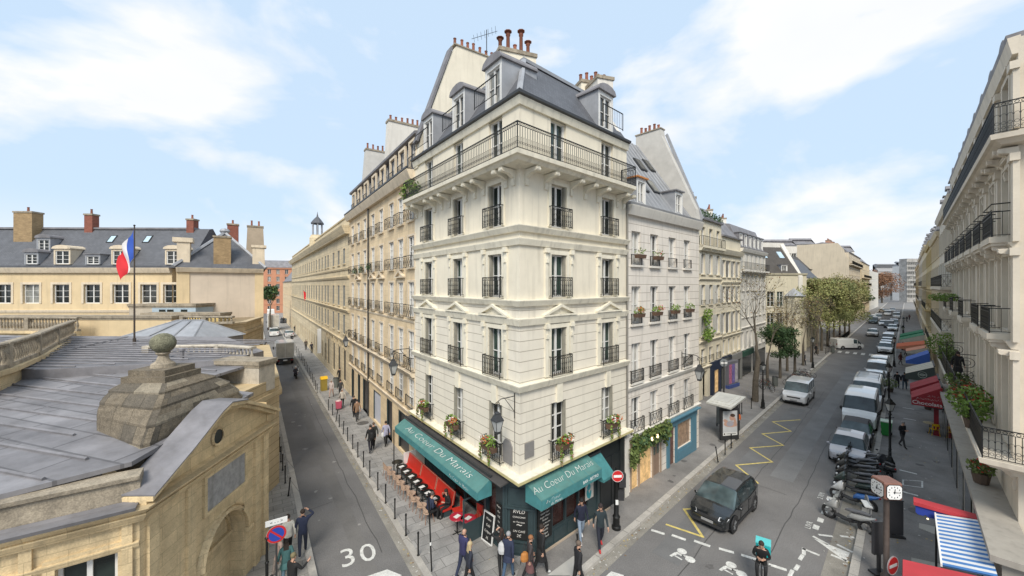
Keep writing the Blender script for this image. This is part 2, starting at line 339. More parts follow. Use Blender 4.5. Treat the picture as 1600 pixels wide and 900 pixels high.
def rail_mesh(L, h, style='scroll', y=0.0, sides=.0, m=None):
    k = ('r', round(L, 2), h, style, y, sides, (m or IRON).name)
    if k in CACHE: return CACHE[k]
    b = MB(); x = L / 2; b.box(-x, y - .02, h - .03, x, y + .02, h); b.box(-x, y - .012, .05, x, y + .012, .07)
    if style != 'plain': b.box(-x, y - .01, h - .15, x, y + .01, h - .135)
    for sx in (-x, x):
        b.box(sx - .015, y - .015, 0, sx + .015, y + .015, h)
        if sides: b.box(sx - .012, y, h - .03, sx + .012, y + sides, h); b.box(sx - .01, y, .05, sx + .01, y + sides, .07); b.bar((sx, y + sides / 2, 0.05), (sx, y + sides / 2, h), .008, 3)
    if style == 'plain':
        n = max(2, int(L / .14))
        for i in range(1, n): b.bar((-x + L * i / n, y, .06), (-x + L * i / n, y, h - .02), .008, 3, cap=False)
    elif style == 'diamond':
        n = max(1, round(L / .32))
        for i in range(n):
            a = -x + L * i / n; c = a + L / n
            b.bar((a, y, .07), (c, y, h - .14), .008, 3, cap=False); b.bar((c, y, .07), (a, y, h - .14), .008, 3, cap=False); b.bar((a, y, .07), (a, y, h), .009, 3, cap=False)
            b.ring(((a + c) / 2, y, h * .47), .07, .007, 6)
    else:
        n = max(2, round(L / .13))
        for i in range(n + 1):
            a = -x + L * i / n; b.bar((a, y, .06), (a, y, h - .14), .0115, 3, cap=False)
            if i < n:
                c = a + L / n / 2; r = L / n / 2 * .85
                b.ring((c, y, h - .085), min(.045, r), .0095, 7)
                if style == 'scroll':
                    b.ring((c, y, h * .32), r * .9, .007, 7); b.ring((c, y, h * .17), r * .8, .007, 6); b.ring((c, y, h * .56), r * .95, .007, 7, a0=-20, a1=200)
                elif style == 'spear':
                    b.bar((c, y, .06), (c, y, h * .42), .007, 3, cap=False); b.ring((c, y, h * .24), r * .9, .006, 6); b.ball((c, y, h * .44), .018, n=4)
    CACHE[k] = b.mesh(m or IRON); return CACHE[k]
def railpath(root, M, path, z, h, style, m=None, name="railing", outw=0):   # one mesh per straight run joined in ONE part
    mb = MB(); mb.M = M
    for i in range(len(path) - 1):
        p, q = Vector(path[i][:2]), Vector(path[i + 1][:2]); L = (q - p).length; a = math.atan2(q.y - p.y, q.x - p.x); mid = (p + q) / 2
        me = rail_mesh(L, h, style, m=m); t = T(mid.x, mid.y, z) @ RZ(a)
        mb.add([t @ v.co for v in me.vertices], [tuple(f.vertices) for f in me.polygons])
    return ob(name, mb, m or IRON, root)
def window(root, M, u, z, w_, h, style='cross', fm=None, pm=None, **k):
    fme, pme = win_meshes(w_, h, style, fm or WFRAME, pm or PANE)
    o = link("window", fme, root, M @ T(u, 0, z)); link("pane", pme, o); 
    if k.get('rail'):
        rs, rh, ex, out = k['rail']; link("balcony_rail", rail_mesh(w_ + ex, rh, rs, 0, out), root, M @ T(u, -out, z + k.get('rz', -.05)))
    sh = k.get('shut')
    if sh == 'fold':
        kk = ('sf', round(w_, 2), round(h, 2))
        if kk not in CACHE:
            b = MB()
            for s_ in (-1, 1):
                for q in (0, 1):
                    a = s_ * (w_ / 2 - .02 - .05 * q); b.box(min(a, a - s_ * .035), .02 + .01 * q, .03, max(a, a - s_ * .035), .165, h - .03)
            CACHE[kk] = b.mesh(SHUT)
        link("shutter", CACHE[kk], root, M @ T(u, 0, z))
    elif sh == 'open':
        kk = ('so', round(w_, 2), round(h, 2))
        if kk not in CACHE: CACHE[kk] = MB().box(0, -.05, 0, w_ / 2, -.012, h).mesh(SHUTW)
        link("shutter", CACHE[kk], root, M @ T(u - w_, 0, z)); link("shutter", CACHE[kk], root, M @ T(u + w_ / 2, 0, z))
    elif sh == 'closed':
        kk = ('sc', round(w_, 2), round(h, 2))
        if kk not in CACHE: CACHE[kk] = MB().box(-w_ / 2, .06, 0, -.01, .1, h).box(.01, .06, 0, w_ / 2, .1, h).mesh(SHUTW)
        link("shutter", CACHE[kk], root, M @ T(u, 0, z))
    return o
def sills(mb, ops, out=.12, ex=.1, hh=.1):
    for a, b, c, d in ops: mb.box(a - ex, -out, c - hh, b + ex, .02, c - .003)
def surround(mb, ops, wd=.16, out=.045, key=False):
    for a, b, c, d in ops:
        mb.box(a - wd, -out, c, a - .002, .01, d + wd); mb.box(b + .002, -out, c, b + wd, .01, d + wd); mb.box(a - .002, -out, d + .002, b + .002, .01, d + wd)
        if key: mb.box(a - wd - .05, -out - .09, d + wd + .003, b + wd + .05, .01, d + wd + .1)
def body(mb, L, D, z0, z1, x0=0):   # closed sides and back of a straight building (front is the wall)
    mb.quad((x0, D, z0), (x0, 0, z0), (x0, 0, z1), (x0, D, z1)); mb.quad((L, 0, z0), (L, D, z0), (L, D, z1), (L, 0, z1)); mb.quad((L, D, z0), (x0, D, z0), (x0, D, z1), (L, D, z1))
def pots(par, M, n, L, z, hgt=.5, tall=None):
    if 'pot' not in CACHE:
        CACHE['pot'] = MB().lathe([(0, 0), (.11, 0), (.12, .03), (.1, .06), (.085, .5), (.105, .52), (.105, .56), (.07, .56), (.07, .5)], 8).mesh(POT, 40)
        CACHE['cowl'] = MB().lathe([(0, 0), (.1, 0), (.09, .9), (.12, .95), (.12, 1.0), (.08, 1.02), (.08, 1.1), (.19, 1.12), (.19, 1.15), (.0, 1.25)], 8).mesh([POT], 40)
    for i in range(n):
        x = L * (i + .5) / n + rnd.uniform(-.05, .05)
        s_ = rnd.uniform(.75, 1.15); me = CACHE['pot']
        if tall and i in tall: me = CACHE['cowl']; s_ = tall[i] if isinstance(tall, dict) else 1.2
        link("chimney_pot", me, par, M @ T(x, 0, z) @ S(1, 1, s_))
def chimney(root, M, L, D, z0, z1, m=None, n=4, tall=None, cap=True, taper=0):
    b = MB(M); b.add([(0, -D / 2, z0), (L, -D / 2, z0), (L, D / 2, z0), (0, D / 2, z0), (taper, -D / 2, z1), (L - taper, -D / 2, z1), (L - taper, D / 2, z1), (taper, D / 2, z1)],
                     [(0, 1, 5, 4), (1, 2, 6, 5), (2, 3, 7, 6), (3, 0, 4, 7), (4, 5, 6, 7)])
    if cap: b.box(taper - .06, -D / 2 - .06, z1 - .12, L - taper + .06, D / 2 + .06, z1 + .05, 1)
    o = ob("chimney", b, [m or WHITEP, OLD], root)
    if n: pots(o, M @ T(taper), n, L - 2 * taper, z1 + .05, tall=tall)
    return o
def dormer(root, M, u, z, w_, h, y0, depth, m=None, roofm=None, arch=True, style='cross', cheek=None, rail=False):
    kk = ('d', w_, h, depth, (m or WFRAME).name, (roofm or ZINC).name, arch, style, (cheek or ZINCL).name)
    if kk not in CACHE:
        b = MB(); x = w_ / 2 + .14
        wb = MB(T(-x, 0, 0)); wall(wb, 2 * x, 0, h + .2, [(.14, .14 + w_, .02, h)], .1); b.v, b.f, b.m = wb.v, wb.f, wb.m
        b.quad((-x, depth, 0), (-x, 0, 0), (-x, 0, h + .2), (-x, depth, h + .2), 1); b.quad((x, 0, 0), (x, depth, 0), (x, depth, h + .2), (x, 0, h + .2), 1)
        r = MB(); n = 6; x2 = x + .1
        if arch:
            ps = [(-x2, h + .2), (-x2, h + .27)] + [(x2 * math.sin(R(-90 + 180 * i / n)), h + .27 + (.32 * math.cos(R(-90 + 180 * i / n)))) for i in range(1, n)] + [(x2, h + .27), (x2, h + .2)]
        else: ps = [(-x2, h + .2), (-x2, h + .28), (x2, h + .28), (x2, h + .2)]
        r.slab(ps, -.12, depth)
        CACHE[kk] = (b.mesh([m or WFRAME, cheek or ZINCL]), r.mesh(roofm or ZINC))
    a, c = CACHE[kk]; o = link("dormer", a, root, M @ T(u, y0, z)); link("dormer_roof", c, o)
    f, p = win_meshes(w_, h - .02, style, WFRAME, PANE); link("window_frame", f, o, T(0, -.09, .02)); link("pane", p, o, T(0, -.09, .02))
    if rail: link("railing", rail_mesh(w_ + .7, .85, 'plain'), o, T(0, -.42, 0))
    return o
def pedim(mb, u, z, w_, h, out=.2):      # triangular pediment over an opening
    x = w_ / 2
    mb.slab([(u - x, z), (u + x, z), (u + x, z + .07), (u - x, z + .07)], -out, .01)
    for s_ in (-1, 1):
        mb.slab([(u + s_ * x, z + .075), (u, z + h), (u, z + h - .12), (u + s_ * (x - .22), z + .075)][::(-1 if s_ < 0 else 1)], -out, .01)
    mb.slab([(u - x + .15, z + .075), (u + x - .15, z + .075), (u, z + h - .1)], -.05, .01)
def bracket(mb, x, z, out, h, w_=.16):
    mb.slab([(0, 0), (0, 0)], 0, 0) if 0 else None
    pts = [(0, -h), (-.06, -h), (-.10, -h * .75), (-.07, -h * .55), (-out * .45, -h * .3), (-out * .95, -.14), (-out, 0), (0, 0)]
    n = len(pts); vs = [(x - w_ / 2, p[0], z + p[1]) for p in pts] + [(x + w_ / 2, p[0], z + p[1]) for p in pts]
    mb.add(vs, [tuple(range(n)), tuple(range(n, 2 * n))[::-1]] + [((i + 1) % n, i, n + i, n + (i + 1) % n) for i in range(n)])
    mb.lathe([(0, x - w_ / 2 - .02), (.07, x - w_ / 2 - .02), (.07, x + w_ / 2 + .02), (0, x + w_ / 2 + .02)], 8, (0, -out + .07, z - .09), ax='x')
def building(name, label, A, B, ztop, D, cols, floors, wm, **k):
    """A, B: left and right end of the front as seen from the street; cols: (centre, width); floors: (z0, z1)"""
    A, B = Vector(A[:2]), Vector(B[:2]); L = (B - A).length; an = math.atan2(B.y - A.y, B.x - A.x)
    root = thing(name, label, k.get('cat', 'building'), (A.x, A.y, 0), an, k.get('group'))
    root['L'] = L; wd = k.get('wd', {}); ops = []; rec = []
    for fi, (a, b) in enumerate(floors):
        for ci, (c, w_) in enumerate(cols):
            if (fi, ci) in k.get('skip', ()): continue
            ops.append((c - w_ / 2, c + w_ / 2, a, b)); rec.append((fi, ci, c, w_, a, b))
    gz = k.get('z0', 0); ex = k.get('extra', [])
    mb = MB(); wall(mb, L, gz, ztop, ops + ex, k.get('reveal', .28)); body(mb, L, D, gz, ztop); 
    ob("wall", mb, wm, root)
    tr = MB(); path = [(0, 0), (L, 0)]
    for z0, z1, out in k.get('bands', []): band(tr, path, z0, z1, out)
    if k.get('sill', True): sills(tr, [o for o in ops if o[2] > 1], *k.get('sillp', ()))
    if k.get('surr'): surround(tr, ops, *k['surr'])
    for pf in k.get('pedf', []):
        for fi, ci, c, w_, a, b in rec:
            if fi == pf[0] and (len(pf) < 2 or ci in pf[1]): pedim(tr, c, b + .3, w_ + .7, .5)
    if tr.v: ob("cornice", tr, k.get('tm', wm), root)
    for fi, ci, c, w_, a, b in rec:
        rl = k.get('rails', {}).get(fi)
        window(root, T(0, k.get('wy', 0), 0), c, a, w_, b - a, k.get('style', 'cross'), k.get('fm'), k.get('pm'), rail=rl, shut=(k.get('shut') or {}).get(fi))
    for fi, style, rh, out in k.get('balc', []):     # running balconies in front of a floor
        a = floors[fi][0] - .12; mb = MB(); mb.box(0, -out, a - .22, L, -.003, a)
        for i in range(int(L / 1.6) + 1): bracket(mb, .3 + i * (L - .6) / max(1, int(L / 1.6)), a - .223, out * .9, .45)
        bo = ob("balcony", mb, k.get('tm', wm), root); railpath(bo, I4, [(.03, -.05), (.03, -out + .05), (L - .03, -out + .05), (L - .03, -.05)], a, rh, style)
    ms = k.get('mansard')
    if ms:
        zt, back, rm = ms; rb = MB()
        zr = zt + k.get('ridge', .7)
        pts = [(-.22, ztop), (-.25, ztop + .16), (.15, ztop + .18), (back, zt), (D / 2, zr), (D - back, zt), (D - .1, ztop + .1), (D - .1, ztop)]
        n = len(pts); vs = [(x, p[0], p[1]) for x in (0.01, L - .01) for p in pts]
        rb.add(vs, [tuple(range(n)), tuple(range(n, 2 * n))[::-1]] + [((i + 1) % n, i, n + i, n + (i + 1) % n) for i in range(n)])
        ob("roof", rb, rm, root)
    return root, L
def evenly(L, n, w_, m0=None):
    m0 = L / n / 2 if m0 is None else m0
    return [(m0 + (L - 2 * m0) * i / max(1, n - 1), w_) for i in range(n)]
def chim_on(root, x, y, L, D, z0, z1, m=None, n=4, rot=0, **k): return chimney(root, T(x, y, 0) @ RZ(rot), L, D, z0, z1, m, n, **k)
# ------------------------------------------------------------------ lettering
def text_mesh(s, size, shear=0, ext=.004, al='CENTER'):
    cu = bpy.data.curves.new("lettering", 'FONT'); cu.offset = -.009 if shear > .25 else 0; cu.body = s; cu.size = size; cu.shear = shear; cu.extrude = ext; cu.align_x = al; cu.resolution_u = 3
    o = bpy.data.objects.new("lettering", cu); SC.collection.objects.link(o); bpy.context.view_layer.update()
    me = bpy.data.meshes.new_from_object(o.evaluated_get(bpy.context.evaluated_depsgraph_get())); bpy.data.objects.remove(o); return me
def text(s, size, m, parent, M, shear=0, ext=.004, name="lettering", al='CENTER'):
    me = text_mesh(s, size, shear, ext, al); me.materials.clear(); me.materials.append(m); return link(name, me, parent, M)
def basis(o, xa, ya):       # matrix whose x and y axes are given (z is their cross product)
    xa = Vector(xa).normalized(); za = xa.cross(Vector(ya)).normalized(); ya = za.cross(xa)
    m = Matrix((xa, ya, za)).transposed().to_4x4(); m.translation = Vector(o); return m
# ------------------------------------------------------------------ plants
def leaves(mb, c, rad, n, size, r=rnd, mi=0, sh=None):
    for _ in range(n):
        while True:
            d = Vector((r.uniform(-1, 1), r.uniform(-1, 1), r.uniform(-1, 1)))
            if .02 < d.length <= 1: break
        p = Vector(c) + Vector((d.x * rad[0], d.y * rad[1], d.z * rad[2]))
        a = Vector((r.gauss(0, 1), r.gauss(0, 1), r.gauss(0, 1))).normalized(); b = a.orthogonal().normalized(); s_ = size * r.uniform(.6, 1.3)
        b = Matrix.Rotation(r.uniform(0, 6.28), 3, a) @ b; e = a.cross(b)
        mb.add([p - b * s_ * .5, p + e * s_ * .32, p + b * s_ * .5, p - e * s_ * .32], [(0, 1, 2, 3)], mi)
def tree(name, label, loc, h, cr, trunk_r, nleaf, lsize, lm, seed, group=None, clear=.35, lean=(0, 0), lev=4, droop=0, spread=.16):
    r = random.Random(seed); root = thing(name, label, 'tree', loc, 0, group); b = MB(); ends = []
    def grow(p, d, ln, rad, k):
        q = p; seg = 3 if k > 1 else 2; rr = rad
        for i in range(seg):
            d2 = (d + Vector((r.gauss(0, .12), r.gauss(0, .12), .04 - droop * .05 * (lev - k)))).normalized(); q2 = q + d2 * ln / seg; r2 = max(.012, rr * .87)
            b.bar(q, q2, rr, 6 if rad > .05 else 4 if rad > .02 else 3, r2, cap=False); q, rr, d = q2, r2, d2
            if k <= 2: ends.append((q.copy(), k))
        if k == 0: return
        n = 3 if k > 1 else 2 + (r.random() < .5)
        for i in range(n):
            a = r.uniform(0, 6.28) if i else 0; sp = r.uniform(.45, .85) if i else r.uniform(.05, .25)
            o_ = d.orthogonal().normalized(); o_ = Matrix.Rotation(a + i * 2.1, 3, d) @ o_
            grow(q, (d * math.cos(sp) + o_ * math.sin(sp)).normalized(), ln * r.uniform(.66, .86), rr * r.uniform(.6, .78), k - 1)
    l0 = h * clear
    b.bar((0, 0, -.05), (lean[0] * .1, lean[1] * .1, l0 * .5), trunk_r * 1.2, 8, trunk_r); top = Vector((lean[0], lean[1], l0)); b.bar((lean[0] * .1, lean[1] * .1, l0 * .5), top, trunk_r, 8, trunk_r * .9)
    grow(top, Vector((lean[0] * .1, lean[1] * .1, 1)).normalized(), h * .22, trunk_r * .85, lev)
    zc = l0 + (h - l0) * .5; m = max(e[0].z for e in ends); mxr = max(math.hypot(e[0].x, e[0].y) for e in ends)
    sz = (h - l0) / max(.1, m - l0) * .97; sx = cr / mxr
    for i, v in enumerate(b.v):
        if v[2] > l0: f = min(1, (v[2] - l0) / (h * .1)); b.v[i] = (v[0] * (1 + (sx - 1) * f), v[1] * (1 + (sx - 1) * f), l0 + (v[2] - l0) * sz)
    ob("trunk", b, BARK, root, smooth=60)
    fill = int(nleaf * .6) if spread > .2 else 0
    lf = MB()
    if nleaf:
        es = [Vector((e.x * sx, e.y * sx, l0 + (e.z - l0) * sz)) for e, k in ends]; per = max(1, nleaf // len(es))
        for e in es:
            if r.random() < .12: continue
            q = cr * spread; leaves(lf, e, (q, q, q * .8), int(per * r.uniform(.4, 1.8)), lsize, r, mi=0 if r.random() < .8 or len(lm) < 2 else 1)
        if fill:
            for _ in range(26): a = r.uniform(0, 6.28); e = r.uniform(.2, .8) * cr; leaves(lf, (e * math.cos(a), e * math.sin(a), l0 + (h - l0) * r.uniform(.12, .85)), (cr * .3, cr * .3, cr * .24), fill // 26, lsize, r, mi=0)
        ob("crown", lf, lm, root)
    return root
def bush(mb, c, rad, n, size, mi=0, r=rnd): leaves(mb, c, rad, n, size, r, mi)
def flowerbox(label, M, L=.7, cols=(0, 1, 2), n=120, trail=False, rz=.28, seed=1, group="flower boxes on the window rails"):
    r = random.Random(seed); root = thing("flower_box", label, 'flower box', M.translation, M.to_euler().z, group)
    b = MB(); b.add([(-L / 2, -.11, 0), (L / 2, -.11, 0), (L / 2, .11, 0), (-L / 2, .11, 0), (-L / 2 - .03, -.14, .2), (L / 2 + .03, -.14, .2), (L / 2 + .03, .14, .2), (-L / 2 - .03, .14, .2)], [(0, 3, 2, 1), (0, 1, 5, 4), (1, 2, 6, 5), (2, 3, 7, 6), (3, 0, 4, 7), (4, 5, 6, 7)])
    ob("trough", b, mat("brown_trough", (.12, .07, .045), .8), root)
    l = MB(); bush(l, (0, 0, .36), (L * .6, .25, .24), n, .11, 0, r)
    for ci in cols: 
        cx = r.uniform(-L * .4, L * .4); bush(l, (cx, -.1, .42), (.2, .2, .16), n // 4, .09, ci + 1, r)
    if trail:
        for x in (-L * .45, L * .3): bush(l, (x, -.16, -.15), (.07, .07, .4), n // 3, .1, 0, r); bush(l, (x, -.18, -.2), (.07, .07, .4), n // 5, .08, 4, r)
    ob("flowers", l, [LEAFY, FLR, FLW, FLO, LEAFR], root); return root
# ------------------------------------------------------------------ ground
gm = MB(); gm.poly([(-1500, -300, 0), (1500, -300, 0), (1500, 2500, 0), (-1500, 2500, 0)]); struct("road", gm, ASPH)
def side(name, pts, m, z=.12): return struct(name, MB().prism([(p[0], p[1]) for p in pts], -.3, z), m)
CX = (.3, 14.87)
kl = [LS(260, 0), LS(0, 0), LS(-2.2, .05)]                       # left street, right kerb
corner = [Vector((-1.6, 12.15, 0)), Vector((-.5, 12.0, 0)), Vector((.8, 12.6, 0)), Vector((2.0, 13.85, 0))]
kr = [RS(0, 0), RS(20, .05), RS(60, .0), RS(330, -.2)]
side("granite_pavement", [*kl, *corner[:2], Vector((.3, 14.9, 0)), Vector((2, 30, 0)), LS(260, 14)], WALKS)
side("pavement", [corner[1] + Vector((.001, 0, 0)), corner[2], corner[3], *kr, RS(330, -30), RS(30, -16), Vector((.3, 14.9, 0)), ], WALKA, .121)
side("museum_pavement", [LS(-6, -3.3), LS(260, -3.3), LS(260, -26), LS(-6, -26)], WALKM)
side("pavement_by_the_shops", [RS(-14, 7.0), RS(-14, 30), RS(330, 30), RS(330, 7.0)], WALKA)
def kerb(name, path, m=KERB): struct(name, sweep(MB(), path, [(.004, -.2), (.004, .135), (-.26, .137), (-.26, -.2)]), m)
kerb("kerb", [*kl, *corner, *kr]); kerb("museum_kerb", [LS(-6, -3.3), LS(260, -3.3)]); kerb("shop_kerb", [RS(330, 7.0), RS(-14, 7.0)])
gt = MB(); sweep(gt, [corner[3], *kr[:3]], [(.006, .004), (.42, .004)], False); struct("gutter_strip", gt, ASPHL)
gt = MB(); sweep(gt, [RS(100, 7.0), RS(-12, 7.0)], [(.006, .0041), (.75, .0041)], False); struct("gutter_strip", gt, ASPHL)
gt = MB(); sweep(gt, [LS(70, 0), LS(-3, 0)][::1], [(.006, .004), (.3, .004)], False); struct("gutter_strip", gt, ASPHL)
# repair patches of slightly different tarmac, as sheets above the road
for i, (s0, t0, s1, t1, tn) in enumerate([(3, 1.2, 30, 2.3, .150), (14, 3.0, 52, 4.1, .182)]):
    struct("tarmac_strip", MB().poly([RS(s0, t0, .004), RS(s1, t0, .004), RS(s1, t1, .004), RS(s0, t1, .004)]), mat("tarmac_%d" % i, (tn, tn, tn), .9, .2, .5, .2, fine=.15))
struct("tarmac_strip", MB().poly([LS(-2, -1.9, .004), LS(60, -1.9, .004), LS(60, -1.3, .004), LS(-2, -1.3, .004)]), mat("tarmac_3", (.152, .147, .142), .9, .2, .5, .2, fine=.15))
# ------------------------------------------------------------------ road markings
def mark(name, pts, m=ROADW, z=.009): return struct(name, MB().poly([(p[0], p[1], z) for p in pts]), m)
def strip(name, pts, wd, m=ROADW, z=.009, dz=.0006):
    mb = MB()
    for a, b in zip(pts, pts[1:]):
        a, b = Vector(a[:2]), Vector(b[:2]); d = (b - a).normalized(); n = Vector((-d.y, d.x)) * wd / 2; a = a - d * wd * .4; b = b + d * wd * .4
        mb.poly([(*(a - n), z), (*(b - n), z), (*(b + n), z), (*(a + n), z)]); z += dz or .00005
    return struct(name, mb, m)
strip("bus_stop_zigzag", [G(*p) for p in [(1250, 656), (1207, 659), (1236, 674), (1191, 678), (1224, 696), (1172, 700), (1207, 722), (1150, 727), (1184, 755), (1165, 755)]], .11, ROADY)
strip("bus_stop_zigzag", [G(*p) for p in [(1095, 794), (1069, 796), (1098, 839), (1042, 820)]], .12, ROADY)
for a, b in [((1020, 829), (1036, 834)), ((1052, 837), (1069, 843)), ((1087, 846), (1107, 853)), ((1126, 858), (1144, 863)), ((1161, 868), (1180, 874)), ((1204, 883), (1226, 890))]:
    strip("dashed_line", [G(*a), G(*b)], .16)
def flat_text(s, size, loc, ang, m=ROADW, sx=1, sy=1, z=.009, name="road_lettering"):
    me = text_mesh(s, size, 0, .001); me.materials.clear(); me.materials.append(m)
    o = link(name, me); o.matrix_world = T(loc[0], loc[1], z) @ RZ(ang) @ S(sx, sy, 1); o["kind"] = "structure"; return o
a3 = G(563, 868); flat_text("3", 1.0, G(546, 884), ANG_L - 1.5708 - .08, sx=1.35, sy=1.6, name="speed_limit_marking"); flat_text("0", 1.0, G(578, 876), ANG_L - 1.5708 - .08, sx=1.35, sy=1.6, name="speed_limit_marking")
for px, py in ((1062, 868), (1140, 890)):      # two painted cyclists: two discs and a rider
    c = G(px, py); mb = MB(); M = T(c.x, c.y, .009) @ RZ(ANG_R - 1.5708 - .15)
    for cx, cy in ((-.08, .3), (.38, .12)): mb.poly([M @ Vector((cx + .19 * math.cos(i * .5236), cy + .19 * math.sin(i * .5236), 0)) for i in range(12)])
    for q in ([(-.22, -.02), (.12, .02), (.16, .1), (-.18, .1)], [(.08, .0), (.26, .2), (.2, .24), (.04, .08)], [(-.24, -.35), (-.14, -.35), (-.08, 0), (-.22, 0)], [(-.14, -.22), (.2, -.2), (.2, -.13), (-.12, -.14)]):
        mb.poly([M @ Vector((x, y, .0006)) for x, y in q])
    struct("bicycle_marking", mb, ROADW)
for px, py in ((1296, 761), (1301, 748), (1292, 771), (1286, 781), (1281, 792), (1278, 803), (1272, 815), (1265, 826)):
    if py < 755: continue
    c = G(px + 10, py - 2); strip("parking_square", [c - dR * .12, c + dR * .12], .22)
mark("parking_wedge", [G(1272, 842), G(1328, 864), G(1322, 878)])
for a, b in [((1281, 836), (1299, 838)), ((1272, 839), (1292, 850)), ((1310, 852), (1330, 862)), ((1301, 868), (1323, 877)), ((1315, 838), (1333, 840)), ((1256, 858), (1278, 867)), ((1256, 858), (1256, 866)), ((1254, 868), (1250, 874)), ((1247, 884), (1243, 890)), ((1238, 892), (1234, 900))]:
    strip("dashed_line", [G(*a), G(*b)], .13)
for s, px, py, sz in (("LIVRAISON", 1268, 822, .42), ("2 RM", 1287, 776, .42), ("2 RM", 1307, 713, .4)): flat_text("LIVR" if s[0] == "L" else s, sz, G(px, py), ANG_R - 3.14 + 3.14, sx=.9, sy=.75)
struct("zebra_crossing", (lambda mb: [mb.poly([RS(s, t, .009), RS(s + 2.2, t, .009), RS(s + 2.2, t + .45, .009), RS(s, t + .45, .009)]) for s in (70,) for t in [.5 + i * .95 for i in range(7)]] and mb)(MB()), ROADW)
struct("zebra_crossing", (lambda mb: [mb.poly([RS(s, t, .009), RS(s + 3, t, .009), RS(s + 3, t + .45, .009), RS(s, t + .45, .009)]) for s in (150,) for t in [.5 + i * .95 for i in range(7)]] and mb)(MB()), ROADW)
mark("crossing_bar", [G(560, 905), G(605, 890), G(628, 899), G(600, 915)]); mark("crossing_bar", [G(945, 902), G(955, 893), G(975, 899), G(972, 908)])
struct("dropped_kerb_slab", MB().poly([(*G(855, 899, .12).xy, .128), (*G(896, 869, .12).xy, .128), (*G(905, 873, .12).xy, .128), (*G(905, 899, .12).xy, .128)]), mat("pale_concrete", (.42, .41, .38), .9))
for q in ([(1411, 750), (1441, 752), (1441, 762), (1411, 758)], ): strip("bay_outline", [G(*p, .12) for p in q + q[:1]], .07, ROADW, .128)
for px, py in ((1417, 737), (1417, 770), (1420, 655), (1418, 638)): c = G(px, py, .12); strip("pavement_lettering", [c + nR * -.25, c + nR * .35], .14, ROADW, .126)
for px, py in ((563, 796), (700, 600), (1010, 780), (1240, 700), (1100, 770), (1385, 850)): pass
for px, py, r_ in ((567, 661, .45), (1133, 690, .45), (930, 797, .3), (1435, 800, .35)):   # inspection covers
    c = G(px, py, .12); struct("manhole_cover", MB(T(c.x, c.y, .1245)).lathe([(0, .002), (r_, .002), (r_, -.01)], 16), mat("cast_cover", (.10, .095, .09), .7, .3, 9, .3))
struct("door_step", MB().prism([G(1436, 818, .12), G(1500, 832, .12), G(1500, 850, .12), G(1436, 826, .12)][::-1], .1, .145), mat("pale_step", (.40, .38, .34), .9))
struct("door_step", MB().prism([G(1424, 872, .12), G(1470, 882, .12), G(1470, 905, .12), G(1424, 905, .12)][::-1], .1, .145), mat("pale_step", (.40, .38, .34), .9))
# ------------------------------------------------------------------ corner building
C = Vector(CX); AL = Vector((-5.8, 22.9)); BR = Vector((5.97, 20.0)); LL = (C - AL).length; LR = (BR - C).length
aL = math.atan2(C.y - AL.y, C.x - AL.x); aR = math.atan2(BR.y - C.y, BR.x - C.x)
cbd = thing("corner_building", "tall cream corner building with slate mansard roof above a teal café", "building", (C.x, C.y, 0))
ML = T(*(AL - C), 0) @ RZ(aL); MR = RZ(aR)
colL = [(1.95, 1.0), (5.25, .95), (8.42, 1.0)]; colR = [(2.28, 1.0), (5.9, 1.0)]
FL = [(3.72, 6.05), (7.2, 9.2), (10.5, 12.3), (13.45, 15.25), (15.95, 18.0)]
for M, L, cols in ((ML, LL, colL), (MR, LR, colR)):
    for z0, z1, m in ((3.4, 10.3, CREAMJ), (10.3, 18.3, CREAM)):
        ops = [(c - w_ / 2, c + w_ / 2, a, b) for c, w_ in cols for a, b in FL if z0 <= a < z1]
        mb = MB(); wall(mb, L, z0, z1, ops, .3); mb.M = M; mb.v = [tuple(M @ Vector(v)) for v in mb.v]; ob("wall", mb, m, cbd)
    for c, w_ in cols:
        mb = MB(M); surround(mb, [(c - w_ / 2, c + w_ / 2, a, b) for a, b in FL if 7 < a < 15.5], .17, .05)
        for zt, zc in ((12.3, 12.55), (9.2, 9.42)):
            for s_ in (-1, 1):
                x = c + s_ * (w_ / 2 + .3); mb.box(x - .09, -.07, zc - 2.2, x + .09, .01, zc - .003); mb.box(x - .12, -.15, zc - .2, x + .12, .01, zc - .004); mb.box(x - .07, -.12, zc - .62, x + .07, .01, zc - .45)
        pedim(mb, c, 9.72, w_ + 1.1, .5, .2)
        mb.box(c - .18, -.09, 6.05, c + .18, .01, 6.86); mb.box(c - .75, -.1, 3.56, c + .75, .01, 3.7); ob("window_surround", mb, CREAMT, cbd)
    mb = MB(M)
    for bx in sorted([x for c, w_ in cols for x in (c - w_ / 2 - .32, c + w_ / 2 + .32)] + [.35, L - .35] + [(cols[i][0] + cols[i + 1][0]) / 2 for i in range(len(cols) - 1)]):
        bracket(mb, bx, 15.54, .7, .6, .2)
    ob("balcony_bracket", mb, CREAMT, cbd)
    for c, w_ in cols:
        for i, (a, b) in enumerate(FL):
            rl = ('scroll', .85, .28, .22) if i < 4 else None
            window(cbd, M, c, a, w_, b - a, 'two' if i else 'tall', WFRAME, PANEG if i else PANE, rail=rl, shut='fold' if i < 4 else None, rz=.0)
pth = [AL - C, Vector((0, 0)), BR - C]
tr = MB()
for z0, z1, o_ in ((3.38, 3.62, .38), (6.86, 7.14, .22), (9.42, 9.7, .15), (10.18, 10.42, .2), (12.58, 12.84, .15), (13.1, 13.34, .22), (18.0, 18.3, .17)): band(tr, pth, z0, z1, o_)
ob("cornice", tr, CREAMT, cbd)
sl = MB(); pb = [pth[0] + (C - AL).normalized() * .25, pth[1], pth[2] - (BR - C).normalized() * .5]
sweep(sl, pb, [(-.02, 15.55), (.62, 15.6), (.72, 15.72), (.84, 15.74), (.86, 15.9), (-.02, 15.92)]); sb = ob("balcony_slab", sl, CREAMT, cbd)
